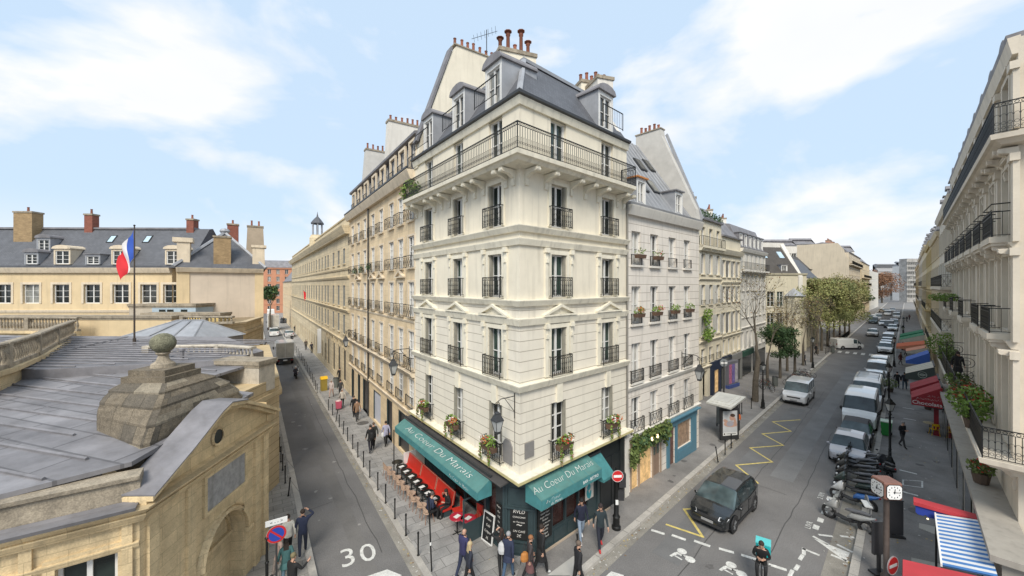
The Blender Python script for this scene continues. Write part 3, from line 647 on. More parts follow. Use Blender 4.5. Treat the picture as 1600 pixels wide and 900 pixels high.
rp = [offs(pb, 0.02)[0], *offs(pb, .79), offs(pb, 0.02)[-1]]
railpath(sb, I4, rp, 15.9, 1.0, 'spear')
rf = MB(); sweep(rf, pth, [(.1, 18.3), (.2, 18.32), (.22, 18.42), (.06, 18.46), (-1.75, 21.2), (-3.6, 21.75), (-3.6, 18.3)]); roof = ob("roof", rf, SLATE, cbd)
gu = MB(); sweep(gu, pth, [(.16, 18.31), (.27, 18.34), (.28, 18.44), (.24, 18.44), (.22, 18.38), (.16, 18.38)]); ob("gutter", gu, IRONG, roof)
hip = MB(); a = offs(pth, .05)[1]; b = offs(pth, -1.75)[1]; hip.bar((a.x, a.y, 18.5), (b.x, b.y, 21.22), .13, 6); c_ = offs(pth, -3.6)[1]
sweep(hip, [offs(pth, -1.72)[i] for i in range(3)], [(.1, 21.12), (.12, 21.26), (-.15, 21.34), (-.15, 21.2)]); ob("ridge_flashing", hip, ZINCL, roof)
bk = MB(); i0, i1, i2 = offs(pth, -3.55); bk.poly([(i0.x, i0.y, 21.7), (i1.x, i1.y, 21.7), (i2.x, i2.y, 21.7), (0, 14, 21.7)]); ob("flat_roof", bk, ZINC, cbd)
for u in (1.9, 5.3, 8.3): dormer(cbd, ML, u, 18.62, .95, 1.55, -.02, 1.9, style='two', rail=True)
dormer(cbd, MR, 5.75, 18.62, .95, 1.55, -.02, 1.9, style='two', rail=True)
chimney(cbd, T(-1.1, 3.5, 0) @ RZ(.35), 2.0, .9, 20.2, 22.15, CREAM, 5, tall={0: .6, 1: .95, 3: 1.1, 4: .7}, taper=.08)
chimney(cbd, T(3.5, 7.3, 0) @ RZ(.3), 1.5, .7, 20.6, 22.7, CREAM, 4, taper=.05)
chimney(cbd, T(*(BR - C), 0) @ T(-1.55, 1.3, 0) @ RZ(.3), .95, 1.3, 18.3, 22.3, WHITEP, 2)
eg = MB(MR); eg.add([(LR - .4, -.1, 18.3), (LR - .4, .3, 19.0), (LR - .4, 1.9, 21.6), (LR - .4, 5.5, 22.2), (LR - .4, 5.5, 18.3)] + [(LR - .02, -.1, 18.3), (LR - .02, .3, 19.0), (LR - .02, 1.9, 21.6), (LR - .02, 5.5, 22.2), (LR - .02, 5.5, 18.3)],
       [(0, 1, 2, 3, 4), (9, 8, 7, 6, 5), (0, 5, 6, 1), (1, 6, 7, 2), (2, 7, 8, 3)]); ob("gable_wall", eg, WHITEP, cbd)
eb = MB(MR); eb.quad((LR, 0, 0), (LR, 9, 0), (LR, 9, 18.4), (LR, 0, 18.4)); ob("party_wall", eb, WHITEP, cbd)
dp = MB(MR); dp.tube([(LR - .06, -.08, 3.6), (LR - .06, -.08, 15.4)], .05, 6); ob("drainpipe", dp, mat("pipe_grey", (.2, .19, .17), .6), cbd)
an = MB(T(-1.5, 3.3, 0)); an.tube([(0, 0, 22), (0, 0, 23.1)], .02, 4); an.tube([(-.7, -.1, 22.6), (.5, .1, 23.1)], .012, 4)
for i in range(7): x = -.6 + i * .17; an.bar((x, -.28, 22.64 + (x + .7) * .4), (x, .28, 22.64 + (x + .7) * .4), .008, 3)
tag(ob("aerial", an, IRONG), "thin television aerial beside the chimneys of the cream corner building", "aerial"); bpy.data.objects["aerial"].location = (C.x, C.y, 0)
# ---- café shopfront on the ground floor
LP = lambda u, o: Vector((ML @ Vector((u, -o, 0))).xy)
cham = [LP(0, -.65), LP(7.7, -.65), LP(7.7, 0), LP(LL - .95, 0), (BR - C).normalized() * .75, (BR - C).normalized() * 5.1]; kinds = [0, 3, 4, 1, 2]
sf = MB(); op2 = MB(); gl = []
for si in range(5):
    i = kinds[si]; p, q = Vector(cham[si]), Vector(cham[si + 1]); L = (q - p).length; M = T(p.x, p.y, 0) @ RZ(math.atan2(q.y - p.y, q.x - p.x)); mb = MB()
    if i in (1, 3): ops = []
    elif i == 4: ops = [(.15, .75, .75, 2.7)]
    elif i == 0: ops = [(.15 + j * 1.16, .15 + j * 1.16 + 1.05, .12 if j in (3, 4) else .55, 2.75) for j in range(6)]
    else: ops = [(1.15, 1.95, .78, 2.75), (2.05, 2.85, .78, 2.75), (2.95, 3.6, .78, 2.75)]
    wall(mb, L, 0, 3.4, ops, .14)
    for a, b, c, d in ops: gl.append((M @ T((a + b) / 2, 0, c), b - a, d - c))
    if i != 1:
        for a, b, c, d in ops: mb.box(a + .05, -.035, .16, b - .05, .0, max(.2, c - .12)) if c > .5 else None
    mb.box(0, -.08, 2.9, L, .0, 3.1); mb.box(0, -.06, .0, L, .0, .16); 
    for x in ([0, L] if i == 1 else [0.02, L - .02]): mb.box(x - .09, -.07, 0, x + .09, .01, 2.9)
    if i == 1: mb.box(.2, -.03, 2.15, L - .2, .0, 2.8); mb.box(.2, -.03, .2, L - .2, .0, .6); mb.box(-.08, -.12, 2.0, L + .08, .0, 2.07); mb.box(-.08, -.1, .66, L + .08, .0, .74)
    sf.v += [tuple(M @ Vector(v)) for v in mb.v]; o_ = len(sf.v) - len(mb.v); sf.f += [tuple(k + o_ for k in f) for f in mb.f]; sf.m += mb.m
    if i == 1: Mc = M; Lc = L
    if i == 2: Mc2 = M
    if i == 4: Mc0 = M
shop = ob("shopfront", sf, SHOPD, cbd)
INT = mat("dim_café_interior", (.05, .018, .014), .25, .5, 2.5, spec=.6)
for M, w_, h_ in gl: link("shop_window", MB().box(-w_ / 2 + .004, .1, .004, w_ / 2 - .004, .14, h_ - .004).mesh(INT), shop, M)
ob("step", MB(Mc2).box(-.05, -.16, .1, 5.2, -.02, .2).mesh and MB(Mc2).box(-.05, -.16, .1, 5.2, -.082, .17), mat("worn_step", (.42, .34, .26), .9), shop)
dr = MB(MR); dr.box(5.1, -.02, 0, 7.35, .1, 3.4); dr.box(5.25, -.05, .15, 6.1, -.02, 2.6); dr.box(6.2, -.05, .15, 7.05, -.02, 2.6); dr.box(6.9, -.1, 0.05, 7.3, -.052, 3.3); ob("carriage_door", dr, mat("near_black_paint", (.018, .022, .024), .4, .2, 4), cbd)
wp = MB(MR); wp.box(7.3, -.14, 0, 7.66, .1, 3.1); ob("pier", wp, WHITEP, cbd)
ob("soffit", MB().prism([LP(-.0, -.7), LP(7.75, -.7), LP(7.75, -.002), LP(0, -.002)], 3.3, 3.39), SHOPD, cbd); ob("party_wall", MB(ML).box(-.01, .003, 0, .1, .66, 3.3), WHITEP, cbd)
CHALK = mat("chalk", (.62, .6, .56), .9, 0)
def chalkboard(M, w_, h_, lines, label, seed=1, frame=None, name="menu_board", sizes=None):
    r = random.Random(seed); o = ob(name, MB().box(-w_ / 2, -.03, 0, w_ / 2, 0, h_), mat("slate_board", (.012, .013, .013), .6, .1, 5), None); tag(o, label, "board")
    o.matrix_world = M
    if frame: 
        f = MB()
        for a in ((-w_ / 2 - .03, -w_ / 2), (w_ / 2, w_ / 2 + .03)): f.box(a[0], -.04, -.03, a[1], .01, h_ + .03)
        f.box(-w_ / 2, -.04, h_, w_ / 2, .01, h_ + .03); f.box(-w_ / 2, -.04, -.03, w_ / 2, .01, 0); ob("frame", f, frame, o)
    for i, (s, sz) in enumerate(lines):
        z = h_ - h_ * (i + .75) / (len(lines) + .3)
        text(s, sz, CHALK, o, T(0, -.034, z) @ RX(R(90)), .15, .001)
    return o
CM = T(C.x, C.y, 0)
chalkboard(CM @ Mc @ T(Lc / 2, -.04, .78), Lc * .62, 1.2, [("RVLD", .2), ("CONSOMM", .1), ("en Terrasse", .1), ("~", .4), ("UN CAFÉ", .12), ("2€", .16)], "tall black board with white cup drawing on the café's angled corner pier", 1)
chalkboard(CM @ Mc2 @ T(.58, -.06, .62), .84, 1.45, [("Formule du Jour", .11), ("Plat + Dessert", .1), ("Salade César", .1), ("Burger Maison", .1), ("Tartare", .12), ("Croque Monsieur", .09), ("Omelette", .11), ("Quiche", .12), ("Crêpes", .12), ("Vin chaud", .11)], "large chalk menu board left of the café windows on the wide street side", 2)
chalkboard(CM @ Mc0 @ T(1.1, -.06, .7), .42, 1.3, [("Menu", .12), ("Plat", .1), ("12€", .12), ("Vin", .1), ("Bière", .1), ("Café", .1)], "narrow chalk menu board on the terrace side beside the corner pier", 3)
# ---- awnings
def awning(label, M, L, out, z1, z0, val, m, mv, name="awning", cat="awning", side_=True, frame=True, sag=0, group=None):
    root = thing(name, label, cat, M.translation, M.to_euler().z, group); b = MB(); n = 8
    b.add([(0, -.03, z1), (L, -.03, z1), (L, -out, z0), (0, -out, z0), (0, -.03, z1 - .02), (L, -.03, z1 - .02), (L, -out, z0 - .02), (0, -out, z0 - .02)], [(3, 2, 1, 0), (4, 5, 6, 7), (0, 1, 5, 4), (1, 2, 6, 5), (3, 0, 4, 7)])
    ob("canopy", b, m, root)
    if val:
        v = MB(); v.box(0, -out - .01, z0 - val, L, -out + .003, z0 - .021); ob("valance", v, mv, root)
    if side_:
        for x in (0, L - .015):
            s = MB(); s.add([(x, -.03, z1 - .025), (x, -out + .01, z0 - .025), (x, -out + .01, z0 - val), (x, -.03, z0 - val), (x + .015, -.03, z1 - .025), (x + .015, -out + .01, z0 - .025), (x + .015, -out + .01, z0 - val), (x + .015, -.03, z0 - val)], [(0, 1, 2, 3), (7, 6, 5, 4), (0, 4, 5, 1), (1, 5, 6, 2), (2, 6, 7, 3), (3, 7, 4, 0)]); ob("side_cheek", s, mv, root)
    sm_ = MB()
    for i in range(1, int(L / .95)): x = L * i / int(L / .95); sm_.box(x - .012, -out, z1, x + .012, -.03, z1 + .006); sm_.v[-8:] = [(a, b, z1 + (z0 - z1) * (-b - .03) / (out - .03) + (c - z1)) for a, b, c in sm_.v[-8:]]
    if sm_.v: ob('seam', sm_, mv, root)
    if frame:
        f = MB(); f.bar((.03, -out + .03, z0 - .03), (L - .03, -out + .03, z0 - .03), .02, 4); f.box(0, -.1, z1 - .01, L, -.0, z1 + .1); ob("frame", f, IRONG, root)
    return root
aw = awning("long teal café awning with white script over the terrace on the narrow street", CM @ ML @ T(.0, -.5, 0), LL - 1.15, .7, 3.26, 2.86, .32, TEAL, TEALD)
ang = math.atan2(.40, .67); n_ = Vector((0, -.55, 1.22))
text("Au Coeur Du Marais", .43, mat("faded_white_print", (.60, .62, .59), .8), aw, T(4.5, -.52, 2.975) @ RX(ang) @ T(0, 0, .016), .35, .003, "script_lettering").scale = (1.9, 1, 1)
text("Au Coeur du Marais", .2, WHITE, aw, T(7.4, -.715, 2.62) @ RX(R(90)), .3, .002, "script_lettering")
aw2 = awning("short teal café awning with white script on the wide street front", CM @ MR @ T(.22, -.06, 0), 3.85, .88, 3.32, 2.95, .38, TEAL, TEALD)
ang2 = math.atan2(.37, .85)
text("Au Coeur Du Marais", .44, mat("faded_white_print", (.60, .62, .59), .8), aw2, T(1.8, -.6, 3.075) @ RX(ang2) @ T(0, 0, .012), .3, .003, "script_lettering")
text("Au Coeur", .2, WHITE, aw2, T(.65, -.895, 2.75) @ RX(R(90)), .3, .002, "script_lettering"); text("du Marais", .17, WHITE, aw2, T(.85, -.895, 2.6) @ RX(R(90)), .3, .002, "script_lettering")
text("BAR - BISTRO", .18, WHITE, aw2, T(3.05, -.895, 2.7) @ RX(R(90)), 0, .003, "lettering")
awning("small plain teal awning over the dark door beside the no entry sign", CM @ MR @ T(4.25, -.06, 0), .9, .85, 3.1, 2.35, .12, TEALD, TEALD)
ld = MB(ML); ld.add([(-.02, -.03, 3.37), (LL - .4, -.03, 3.37), (LL - .4, -.66, 3.24), (-.02, -.66, 3.24), (-.02, -.03, 3.3), (LL - .4, -.03, 3.3), (LL - .4, -.64, 3.19), (-.02, -.64, 3.19)], [(3, 2, 1, 0), (4, 5, 6, 7), (2, 3, 7, 6), (0, 1, 5, 4), (1, 2, 6, 5), (3, 0, 4, 7)]); ob("awning_cassette", ld, mat("dark_felt", (.06, .056, .054), .9, .2, 3), cbd); 
ty = mat("yellow_ledge_paint", (.50, .44, .22), .8, .2, 3)
le = MB(); sweep(le, [p for p in pth], [(.385, 3.5), (.40, 3.5), (.40, 3.6), (.385, 3.6)]); ob("ledge_trim", le, ty, cbd)
bl = mat("festoon_bulb", (1, .8, .5), .4, 0, emit=1.2)
for i in range(9):
    p = CM @ MR @ Vector((.6 + i * .42, -.88, 2.54)); o = ob("festoon_bulb", MB().ball((0, 0, 0), .026).lathe([(.015, .03), (.015, .07)], 6), bl); o.location = p; tag(o, "small warm bulb hanging under the edge of the short teal awning", "bulb", "bulbs under the short teal awning")
plq = MB(); plq.slab([(-.3, 0), (.3, 0), (.3, .75), (.15, .95), (-.15, .95), (-.3, .75)], -.05, 0); o = ob("stone_plaque", plq, mat("grey_slate_plaque", (.21, .2, .19), .8, .1, 5)); tag(o, "arched grey plaque on the narrow street side of the corner", "plaque"); o.matrix_world = CM @ ML @ T(LL - .75, -.003, 3.85)
o = ob("stone_plaque", MB().box(-.25, -.04, 0, .25, 0, .6), mat("grey_slate_plaque", (.21, .2, .19))); tag(o, "small square grey plaque just right of the building corner", "plaque"); o.matrix_world = CM @ MR @ T(.5, -.003, 4.2)
fb = 0
for M, cols, nm in ((ML, colL, ("at the far left", "in the middle", "nearest the street lamp")), (MR, colR, ("right of the corner", "beside the drainpipe"))):
    for (c, w_), t_ in zip(cols, nm):
        flowerbox("flowers in a trough above the awnings, first-floor window " + t_, CM @ M @ T(c, -.34, 4.15), .85, (0, 1, 2) if nm[0] != "x" else (), 170, True, seed=fb); fb += 1
fb_ = MB(); bush(fb_, (0, 0, .45), (.7, .45, .75), 500, .16); o = ob("balcony_bush", fb_, [LEAFY]); tag(o, "bright green bush at the left end of the long iron balcony", "bush"); o.location = (CM @ ML @ Vector((.5, -.4, 15.95)))
# ------------------------------------------------------------------ beige building, left street
class Fx:
    def __init__(s, A, B): s.A = Vector(A[:2]); s.B = Vector(B[:2]); s.L = (s.B - s.A).length; s.d = (s.B - s.A) / s.L
    def u(s, px): k = (px - 800) / F; return (k * s.A.y - s.A.x) / (s.d.x - k * s.d.y)
BA = AL + dL.xy * 18.8; fx = Fx(BA, AL)
cols = [(fx.u(p), 1.05) for p in (551.5, 560.5, 570.5, 583, 596, 612, 626.5, 643)]
sh = [(.9, 2.2, 0.12, 2.9), (3.6, 4.7, .12, 2.9), (5.6, 7.6, .12, 2.9), (9.2, 11.4, .3, 2.7), (12.9, 14.3, .12, 2.9), (15.6, 17.8, .3, 2.8)]
bb, L = building("limestone_townhouse", "beige limestone house with tall windows, left of the cream corner building", BA, AL, 17.9, 11, cols,
    [(3.65, 5.3), (5.95, 8.2), (9.1, 11.2), (12.1, 14.0), (14.95, 16.7)], BEIGE, tm=BEIGET, extra=sh, style='tall', pm=PANEC, reveal=.2, wy=-.1,
    bands=[(3.05, 3.25, .12), (5.5, 5.75, .3), (8.72, 8.85, .06), (17.35, 17.9, .5)], surr=(.13, .04), pedf=[(2, (1, 3, 4, 6))],
    rails={0: ('plain', .7, .1, .08), 1: ('diamond', .8, .3, .2), 2: ('diamond', .8, .3, .2), 3: ('diamond', .75, .3, .2), 4: ('diamond', .75, .3, .2)})
for a, b, c, d in sh:
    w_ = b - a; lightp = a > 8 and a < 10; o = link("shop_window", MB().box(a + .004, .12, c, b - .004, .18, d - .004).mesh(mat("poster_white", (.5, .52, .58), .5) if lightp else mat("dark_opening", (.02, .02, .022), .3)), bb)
    ob("door_frame", MB().box(a + .003, .03, d - .1, b - .003, .1, d - .005).box(a + .003, .03, c, a + .07, .1, d - .1).box(b - .07, .03, c, b - .003, .1, d - .1), SHOPD, o)
at = MB(); z0, z1 = 18.0, 20.1; ats = [(c - .5, c + .5, 18.3, 19.75) for c, w_ in cols]
wall(at, L, z0, z1, ats, .25); at.v = [(x, y + .15 + (z - z0) * .14, z) for x, y, z in at.v]; ob("attic_wall", at, SLATE, bb)
at = MB(); surround(at, ats, .16, .12); at.v = [(x, y + .15, z) for x, y, z in at.v]; ob("dormer_surround", at, BEIGET, bb)
for c, w_ in cols: 
    f, p = win_meshes(1.0, 1.45, 'cross', WFRAME, PANE); o = link("attic_window", f, bb, T(c, .12, 18.3)); link("pane", p, o); link("balcony_rail", rail_mesh(1.1, .7, 'plain'), bb, T(c, -.05, 18.15))
rf = MB(); sweep(rf, [(0, 0), (L, 0)], [(0.0, 20.1), (0.02, 20.25), (-2.5, 20.8), (-5.5, 21.0), (-11, 20.2), (-11, 17.9)]); ob("roof", rf, ZINC, bb)
gu = MB(); sweep(gu, [(0, 0), (L, 0)], [(.38, 17.92), (.52, 17.95), (.52, 18.06), (.38, 18.06)]); ob("gutter", gu, IRONG, bb)
# big cream gable that rises behind the corner building
gb = MB(T(L, 0, 0)); pf = [(-.05, 17.9), (.15, 19.6), (2.2, 25.5), (2.5, 25.9), (6.9, 25.9), (6.9, 17.9)]
n = len(pf); gb.add([(x, p[0], p[1]) for x in (.004, .55) for p in pf], [tuple(range(n)), tuple(range(n, 2 * n))[::-1]] + [((i + 1) % n, i, n + i, n + (i + 1) % n) for i in range(n)])
gw = ob("gable_wall", gb, CREAM, bb); gb2 = MB(T(L, 0, 0)); gb2.add([(-.06, .0, 19.4), (.62, .0, 19.4), (.62, 2.2, 25.62), (-.06, 2.2, 25.62), (-.06, -.12, 19.45), (.62, -.12, 19.45), (.62, 2.08, 25.7), (-.06, 2.08, 25.7)], [(4, 5, 6, 7), (0, 3, 2, 1), (0, 1, 5, 4), (2, 3, 7, 6), (1, 2, 6, 5), (3, 0, 4, 7)]); ob("zinc_capping", gb2, ZINC, gw)
cp = MB(T(L, 0, 0)); cp.box(-.04, 2.3, 25.9, .62, 6.95, 25.98); cpo = ob("coping", cp, OLD, gw)
pots(gw, T(L + .27, 2.3, 0) @ RZ(R(90)), 10, 4.4, 25.98)
chim_on(bb, 9.2, .9, 3.3, .7, 19.6, 24.5, WHITEP, 6, rot=R(90), taper=.25); chim_on(bb, 1.0, .9, 3.2, .7, 19.6, 24.6, mat('grey_white_plaster', (.52, .50, .46)), 5, rot=R(90), taper=.4)

dp = MB(); dp.tube([(fx.u(577), -.1, .2), (fx.u(577), -.1, 17.8)], .06, 6); ob("drainpipe", dp, IRONG, bb)
tag(o := ob("window_plants", (lambda b: [bush(b, (fx.u(p), -.35, z), (.35, .25, .3), 90, .12) for p, z in ((570.5, 12.35), (583, 12.5), (560.5, 12.3))] and b)(MB()), [LEAFD, LEAFY]), "dark green plants on three balcony rails of the beige house", "plants"); o.location = bb.location; o.rotation_euler = bb.rotation_euler
# ------------------------------------------------------------------ long stone institution
IA = BA + dL.xy * 69.6; fx = Fx(IA, BA)
cols = [(1.6 + i * 2.93, 1.15) for i in range(23)]
cols = cols[:-4] + [(fx.u(p), 1.2) for p in (513, 521.5, 529.5, 538)]
arch = [(c - .75, c + .75, .9, 4.3) for c, w_ in cols[-4:]] + [(c - .55, c + .55, 1.0, 3.3) for c, w_ in cols[:-4]]
ib, L = building("stone_institution", "long ochre stone institution with a heavy cornice stretching far down the narrow street", IA, BA - dL.xy * .02, 17.0, 14, cols,
    [(5.9, 7.9), (8.8, 11.0), (13.3, 14.9)], INST, fm=DFRAME, pm=PANE, extra=arch, style='two', bands=[(4.95, 5.25, .2), (8.25, 8.5, .25), (11.7, 11.95, .2), (12.6, 12.8, .15), (16.2, 17.0, .75)], surr=(.1, .03), reveal=.16, wy=-.15)
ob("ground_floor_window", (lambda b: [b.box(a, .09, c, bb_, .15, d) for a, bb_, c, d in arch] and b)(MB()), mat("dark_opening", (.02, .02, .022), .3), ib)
ar = MB()
for a, b, c, d in arch[:4]:
    ar.ring(((a + b) / 2, -.03, d - .05), .85, .1, 8, a0=0, a1=180)
ob("arch_moulding", ar, INST, ib)
pr = MB(); pr.box(0, .1, 17.0, L, .5, 18.1); pr.box(0, 0, 18.1, L, .55, 18.25); ob("parapet", pr, INST, ib)
rf = MB(); rf.poly([(0, .5, 17.6), (L, .5, 17.6), (L, 14, 17.6), (0, 14, 17.6)]); ob("roof", rf, ZINC, ib)
tw = thing("bell_turret", "small open bell turret with a slate cap above the long institution roof", "turret", (P(496, 400, 62).x, 62, 17.6))
ob("base", MB().lathe([(1.2, -1), (1.2, 1.0), (1.0, 1.4), (1.0, 1.5), (0, 1.5)], 8), INST, tw)
for i in range(6): a = i * 1.047; ob("column", MB().bar((.75 * math.cos(a), .75 * math.sin(a), 1.5), (.75 * math.cos(a), .75 * math.sin(a), 3.3), .12, 6), ZINCL, tw)
ob("cap", MB().lathe([(1.0, 3.3), (1.0, 3.45), (.6, 4.0), (.15, 4.5), (.05, 5.0), (0, 5.4)], 8), SLATE, tw)
# far end of the left street
building("brick_block", "red brick and stone apartment block closing the far end of the narrow street", (-100, 150), (-74, 158), 18.0, 14, evenly(27.2, 9, 1.2), [(1 + i * 2.9, 2.9 + i * 2.9) for i in range(6)], BRICKP, style='one', pm=PANEL, bands=[(3.3, 3.6, .1), (17.4, 18, .4)], mansard=(20.6, 2.5, ZINC))
building("stucco_house", "narrow cream house with a grey zinc roof next to the distant brick block", IA + dL.xy * 35, IA + dL.xy * .02, 12.0, 12, [(4 + i * 4.5, 1.3) for i in range(7)], [(1, 3), (5, 7), (8.5, 10.5)], BEIGE, style='one', mansard=(15.5, 2.5, ZINC))
tree("street_tree", "dark green tree behind the museum wing's corner on the narrow street", (-58, 92, 0), 11, 3.6, .25, 1800, .5, [LEAFD, LEAFG], 3)
# ------------------------------------------------------------------ white building, right of corner
WA = BR; WB = Vector((12.6, 25.9)); fx = Fx(WA, WB)
cols = [(fx.u(p), .92) for p in (994, 1022.5, 1050.5, 1073.5)]
extra = [(.45, 1.15, .12, 2.6), (1.25, 2.6, .12, 2.6), (2.75, 3.55, .12, 2.75), (4.6, 5.35, .12, 2.45), (5.6, 7.6, .85, 2.45)]
wb, L = building("white_townhouse", "white rendered house with four window columns, zinc roof and flower boxes", WA, WB, 15.2, 10, cols, [(3.2, 5.0), (5.85, 7.9), (8.95, 10.95), (12.1, 13.9)], WHITEW, tm=WHITEP, pm=PANEC,
    extra=extra, style='two', bands=[(2.92, 3.12, .18), (5.45, 5.65, .15), (14.7, 15.2, .35)], rails={0: ('diamond', .75, .35, .12), 1: ('scroll', .7, .3, .1), 2: ('plain', .6, .1, .05), 3: ('plain', .6, .1, .05)}, sillp=(.14, .14, .12),
    mansard=(21.4, 4.2, ZINCS), ridge=.3)
sm = MB()
for i in range(16): x = .3 + i * .56; sm.bar((x, .2, 15.42), (x, 4.2, 21.42), .03, 4)
ob("roof_seam", sm, ZINCL, wb)
gb = MB(T(L, 0, 0)); pf = [(-.15, 15.1), (.0, 16.1), (2.4, 21.7), (2.45, 22.2), (4.4, 22.2), (4.4, 15.1)]; n = len(pf)
gb.add([(x, p[0], p[1]) for x in (-.5, .05) for p in pf], [tuple(range(n)), tuple(range(n, 2 * n))[::-1]] + [((i + 1) % n, i, n + i, n + (i + 1) % n) for i in range(n)])
gw = ob("gable_wall", gb, mat("grey_white_plaster", (.52, .50, .46), .9, .15, .7, .1, stain=.35), wb); pots(gw, T(L - .2, 2.6, 0) @ RZ(R(90)), 5, 1.7, 22.2); ob("coping", MB(T(L, 0, 0)).box(-.56, 2.4, 22.205, .1, 4.45, 22.28), OLD, gw)
ob("zinc_capping", MB(T(L, 0, 0)).add([(-.02, -.15, 15.3), (.12, -.15, 15.3), (.12, 2.35, 21.8), (-.02, 2.35, 21.8), (-.02, -.3, 15.5), (.12, -.3, 15.5), (.12, 2.2, 21.9), (-.02, 2.2, 21.9)], [(4, 5, 6, 7), (0, 1, 5, 4), (2, 3, 7, 6), (1, 2, 6, 5), (3, 0, 4, 7)]), ZINCL, gw)
chim_on(wb, .5, 4.6, 1.6, .6, 21, 22.2, WHITEP, 3, rot=.2)
sa = math.atan2(21.4 - 15.38, 4.05)
for x, z in ((7.0, 19.4), (5.5, 19.1), (4.9, 17.3), (3.3, 17.1)):
    y = .15 + (z - 15.38) / math.tan(sa); M = T(x, y, z) @ RX(sa); o = ob("skylight", MB(M).box(0, -.55, .02, .8, .55, .1), IRONG, wb); ob("pane", MB(M).box(.08, -.47, .1, .72, .47, .115), PANE, o)
dormer(wb, I4, 6.6, 15.6, .75, 1.2, .3, 2, arch=False, style='two'); dormer(wb, I4, 2.0, 15.6, .7, 1.2, .3, 2, arch=False, style='two', roofm=mat("orange_blind", (.5, .2, .06), .8))
# its two shops
gold = mat("warm_lit_window", (.62, .40, .18), .4, .5, 3, emit=.35)
f1 = MB(); f1.box(.3, -.05, 2.62, 4.0, .02, 2.9); f1.box(.3, -.04, .05, 4.0, .02, .12)
for x in (.38, 1.2, 2.66, 3.6): f1.box(x - .05, -.04, .12, x + .05, .03, 2.62)
cs = ob("shopfront", f1, mat("beige_wood", (.36, .27, .2), .6), wb)
for a, b, c, d in extra[:2]: ob("shop_window", MB().box(a + .01, .08, c, b - .01, .14, d - .01), gold, cs)
dd = MB()
for a, b in ((2.77, 3.14), (3.17, 3.53)): dd.box(a, .05, .12, b, .1, 2.74)
do = ob("door", dd, mat("brown_door", (.27, .19, .14), .6, .15, 5), cs); ob("door_pane", MB().box(2.83, .03, 1.3, 3.08, .05, 2.5).box(3.23, .03, 1.3, 3.47, .05, 2.5), PANEG, do)
BLU = mat("blue_shop_paint", (.085, .20, .27), .55, .1, 3)
f2 = MB(); f2.box(4.3, -.12, 2.46, 8.35, .02, 2.9); f2.box(4.3, -.35, 2.902, 8.4, .0, 2.98)
for a, b in ((4.3, 4.58), (5.37, 5.58), (7.62, 8.3)): f2.box(a, -.1, .0, b, .03, 2.46)
f2.box(5.58, -.09, .0, 7.62, .03, .84); f2.box(5.7, -.11, .2, 7.5, -.09, .7)
bs = ob("shopfront", f2, BLU, wb); bs["label"] = "blue painted shopfront"
ob("shop_window", MB().box(5.61, .08, .86, 7.59, .14, 2.44), mat("amber_display", (.30, .20, .13), .3, .6, 4, emit=.12), bs); ob("door", MB().box(4.61, .06, .12, 5.34, .12, 2.44), mat("brown_red_display", (.14, .06, .04), .3, .6, 5), bs)
gr = MB(); rg = random.Random(5)
for i in range(26):
    x = .3 + 3.4 * i / 25; bush(gr, (x, -.35 + .1 * math.sin(i), 2.75 + .25 * math.sin(i * .8) - (.7 if i < 5 else 0) * rg.random()), (.3, .28, .35), 55, .19, 0, rg); bush(gr, (x, -.4, 2.7), (.3, .3, .4), 16, .2, 1, rg)
for i in range(8): bush(gr, (.1 + rg.uniform(-.15, .3), -.4, 2.6 - i * .12), (.2, .2, .3), 30, .2, 0, rg)
for x in (3.6, 3.7): bush(gr, (x, -.35, 2.2), (.15, .15, .5), 40, .18, 0, rg)
o = ob("foliage_garland", gr, [LEAFG, LEAFD, mat("white_pampas", (.6, .6, .55))]); tag(o, "thick green leaf garland draped over the lit beige shopfront", "garland"); o.location = wb.location; o.rotation_euler = wb.rotation_euler
WM = T(wb.location.x, wb.location.y, 0) @ RZ(wb.rotation_euler.z)
for x in (1.5, 2.1): o = ob("shop_lamp", MB().ball((0, 0, 0), .07).lathe([(.03, .06), (.05, .12), (.0, .13)], 6), mat("lamp_glow", (1, .72, .38), .4, 0, emit=2)); o.matrix_world = WM @ T(x, -.6, 2.75); tag(o, "round warm shop lamp glowing in the green garland", "lamp", "lamps in the garland")
sd_ = 20
for ci, z, colr, lb in ((0, 9.3, (0, 2), "russet geraniums"), (1, 9.3, (0, 2), "trailing red flowers"), (2, 9.3, (), "plain green plants"), (3, 9.3, (1,), "green plants with a few pale blooms"), (0, 12.45, (), "low dark herbs"), (1, 12.45, (0,), "small red flowers")):
    c = cols[ci][0]; flowerbox(lb + " on the white house, window column %s, %s row" % (("one", "two", "three", "four")[ci], "top" if z > 12 else "second"), WM @ T(c + (.1 if z > 12 else 0), -.2, z), .75, colr, 110 if z < 12 else 40, False, seed=sd_); sd_ += 1
# ------------------------------------------------------------------ set-back houses along the wide street
def Rb(name, label, px0, px1, t, ztop, D, ncol, wd, floors, wm, **k):
    A, B = RP(px0, t), RP(px1, t); return building(name, label, A, B, ztop, D, evenly((B - A).length, ncol, wd), floors, wm, **k)
g3 = "set-back houses behind the street trees"
a3, L3 = Rb("shuttered_house", "yellow stone house with three shuttered columns and a roof terrace, just past the white house", 1092, 1127, -5.1, 17.3, 11, 3, 1.0, [(3.5, 4.9), (6.15, 8.05), (9.15, 11.05), (12.1, 14.05), (14.9, 16.6)], YELL, style='two',
   bands=[(3.0, 3.2, .2), (5.5, 5.7, .2), (11.5, 11.65, .15), (14.3, 14.8, .45)], shut={1: 'open', 2: 'open', 3: 'open'}, rails={0: ('plain', .7, .2, .1), 2: ('plain', .5, .1, .05)}, balc=[(4, 'plain', .9, .45)], mansard=(19.2, 1.6, ZINC), extra=[(1.0, 2.2, 0.1, 2.7)], surr=(.1, .04))
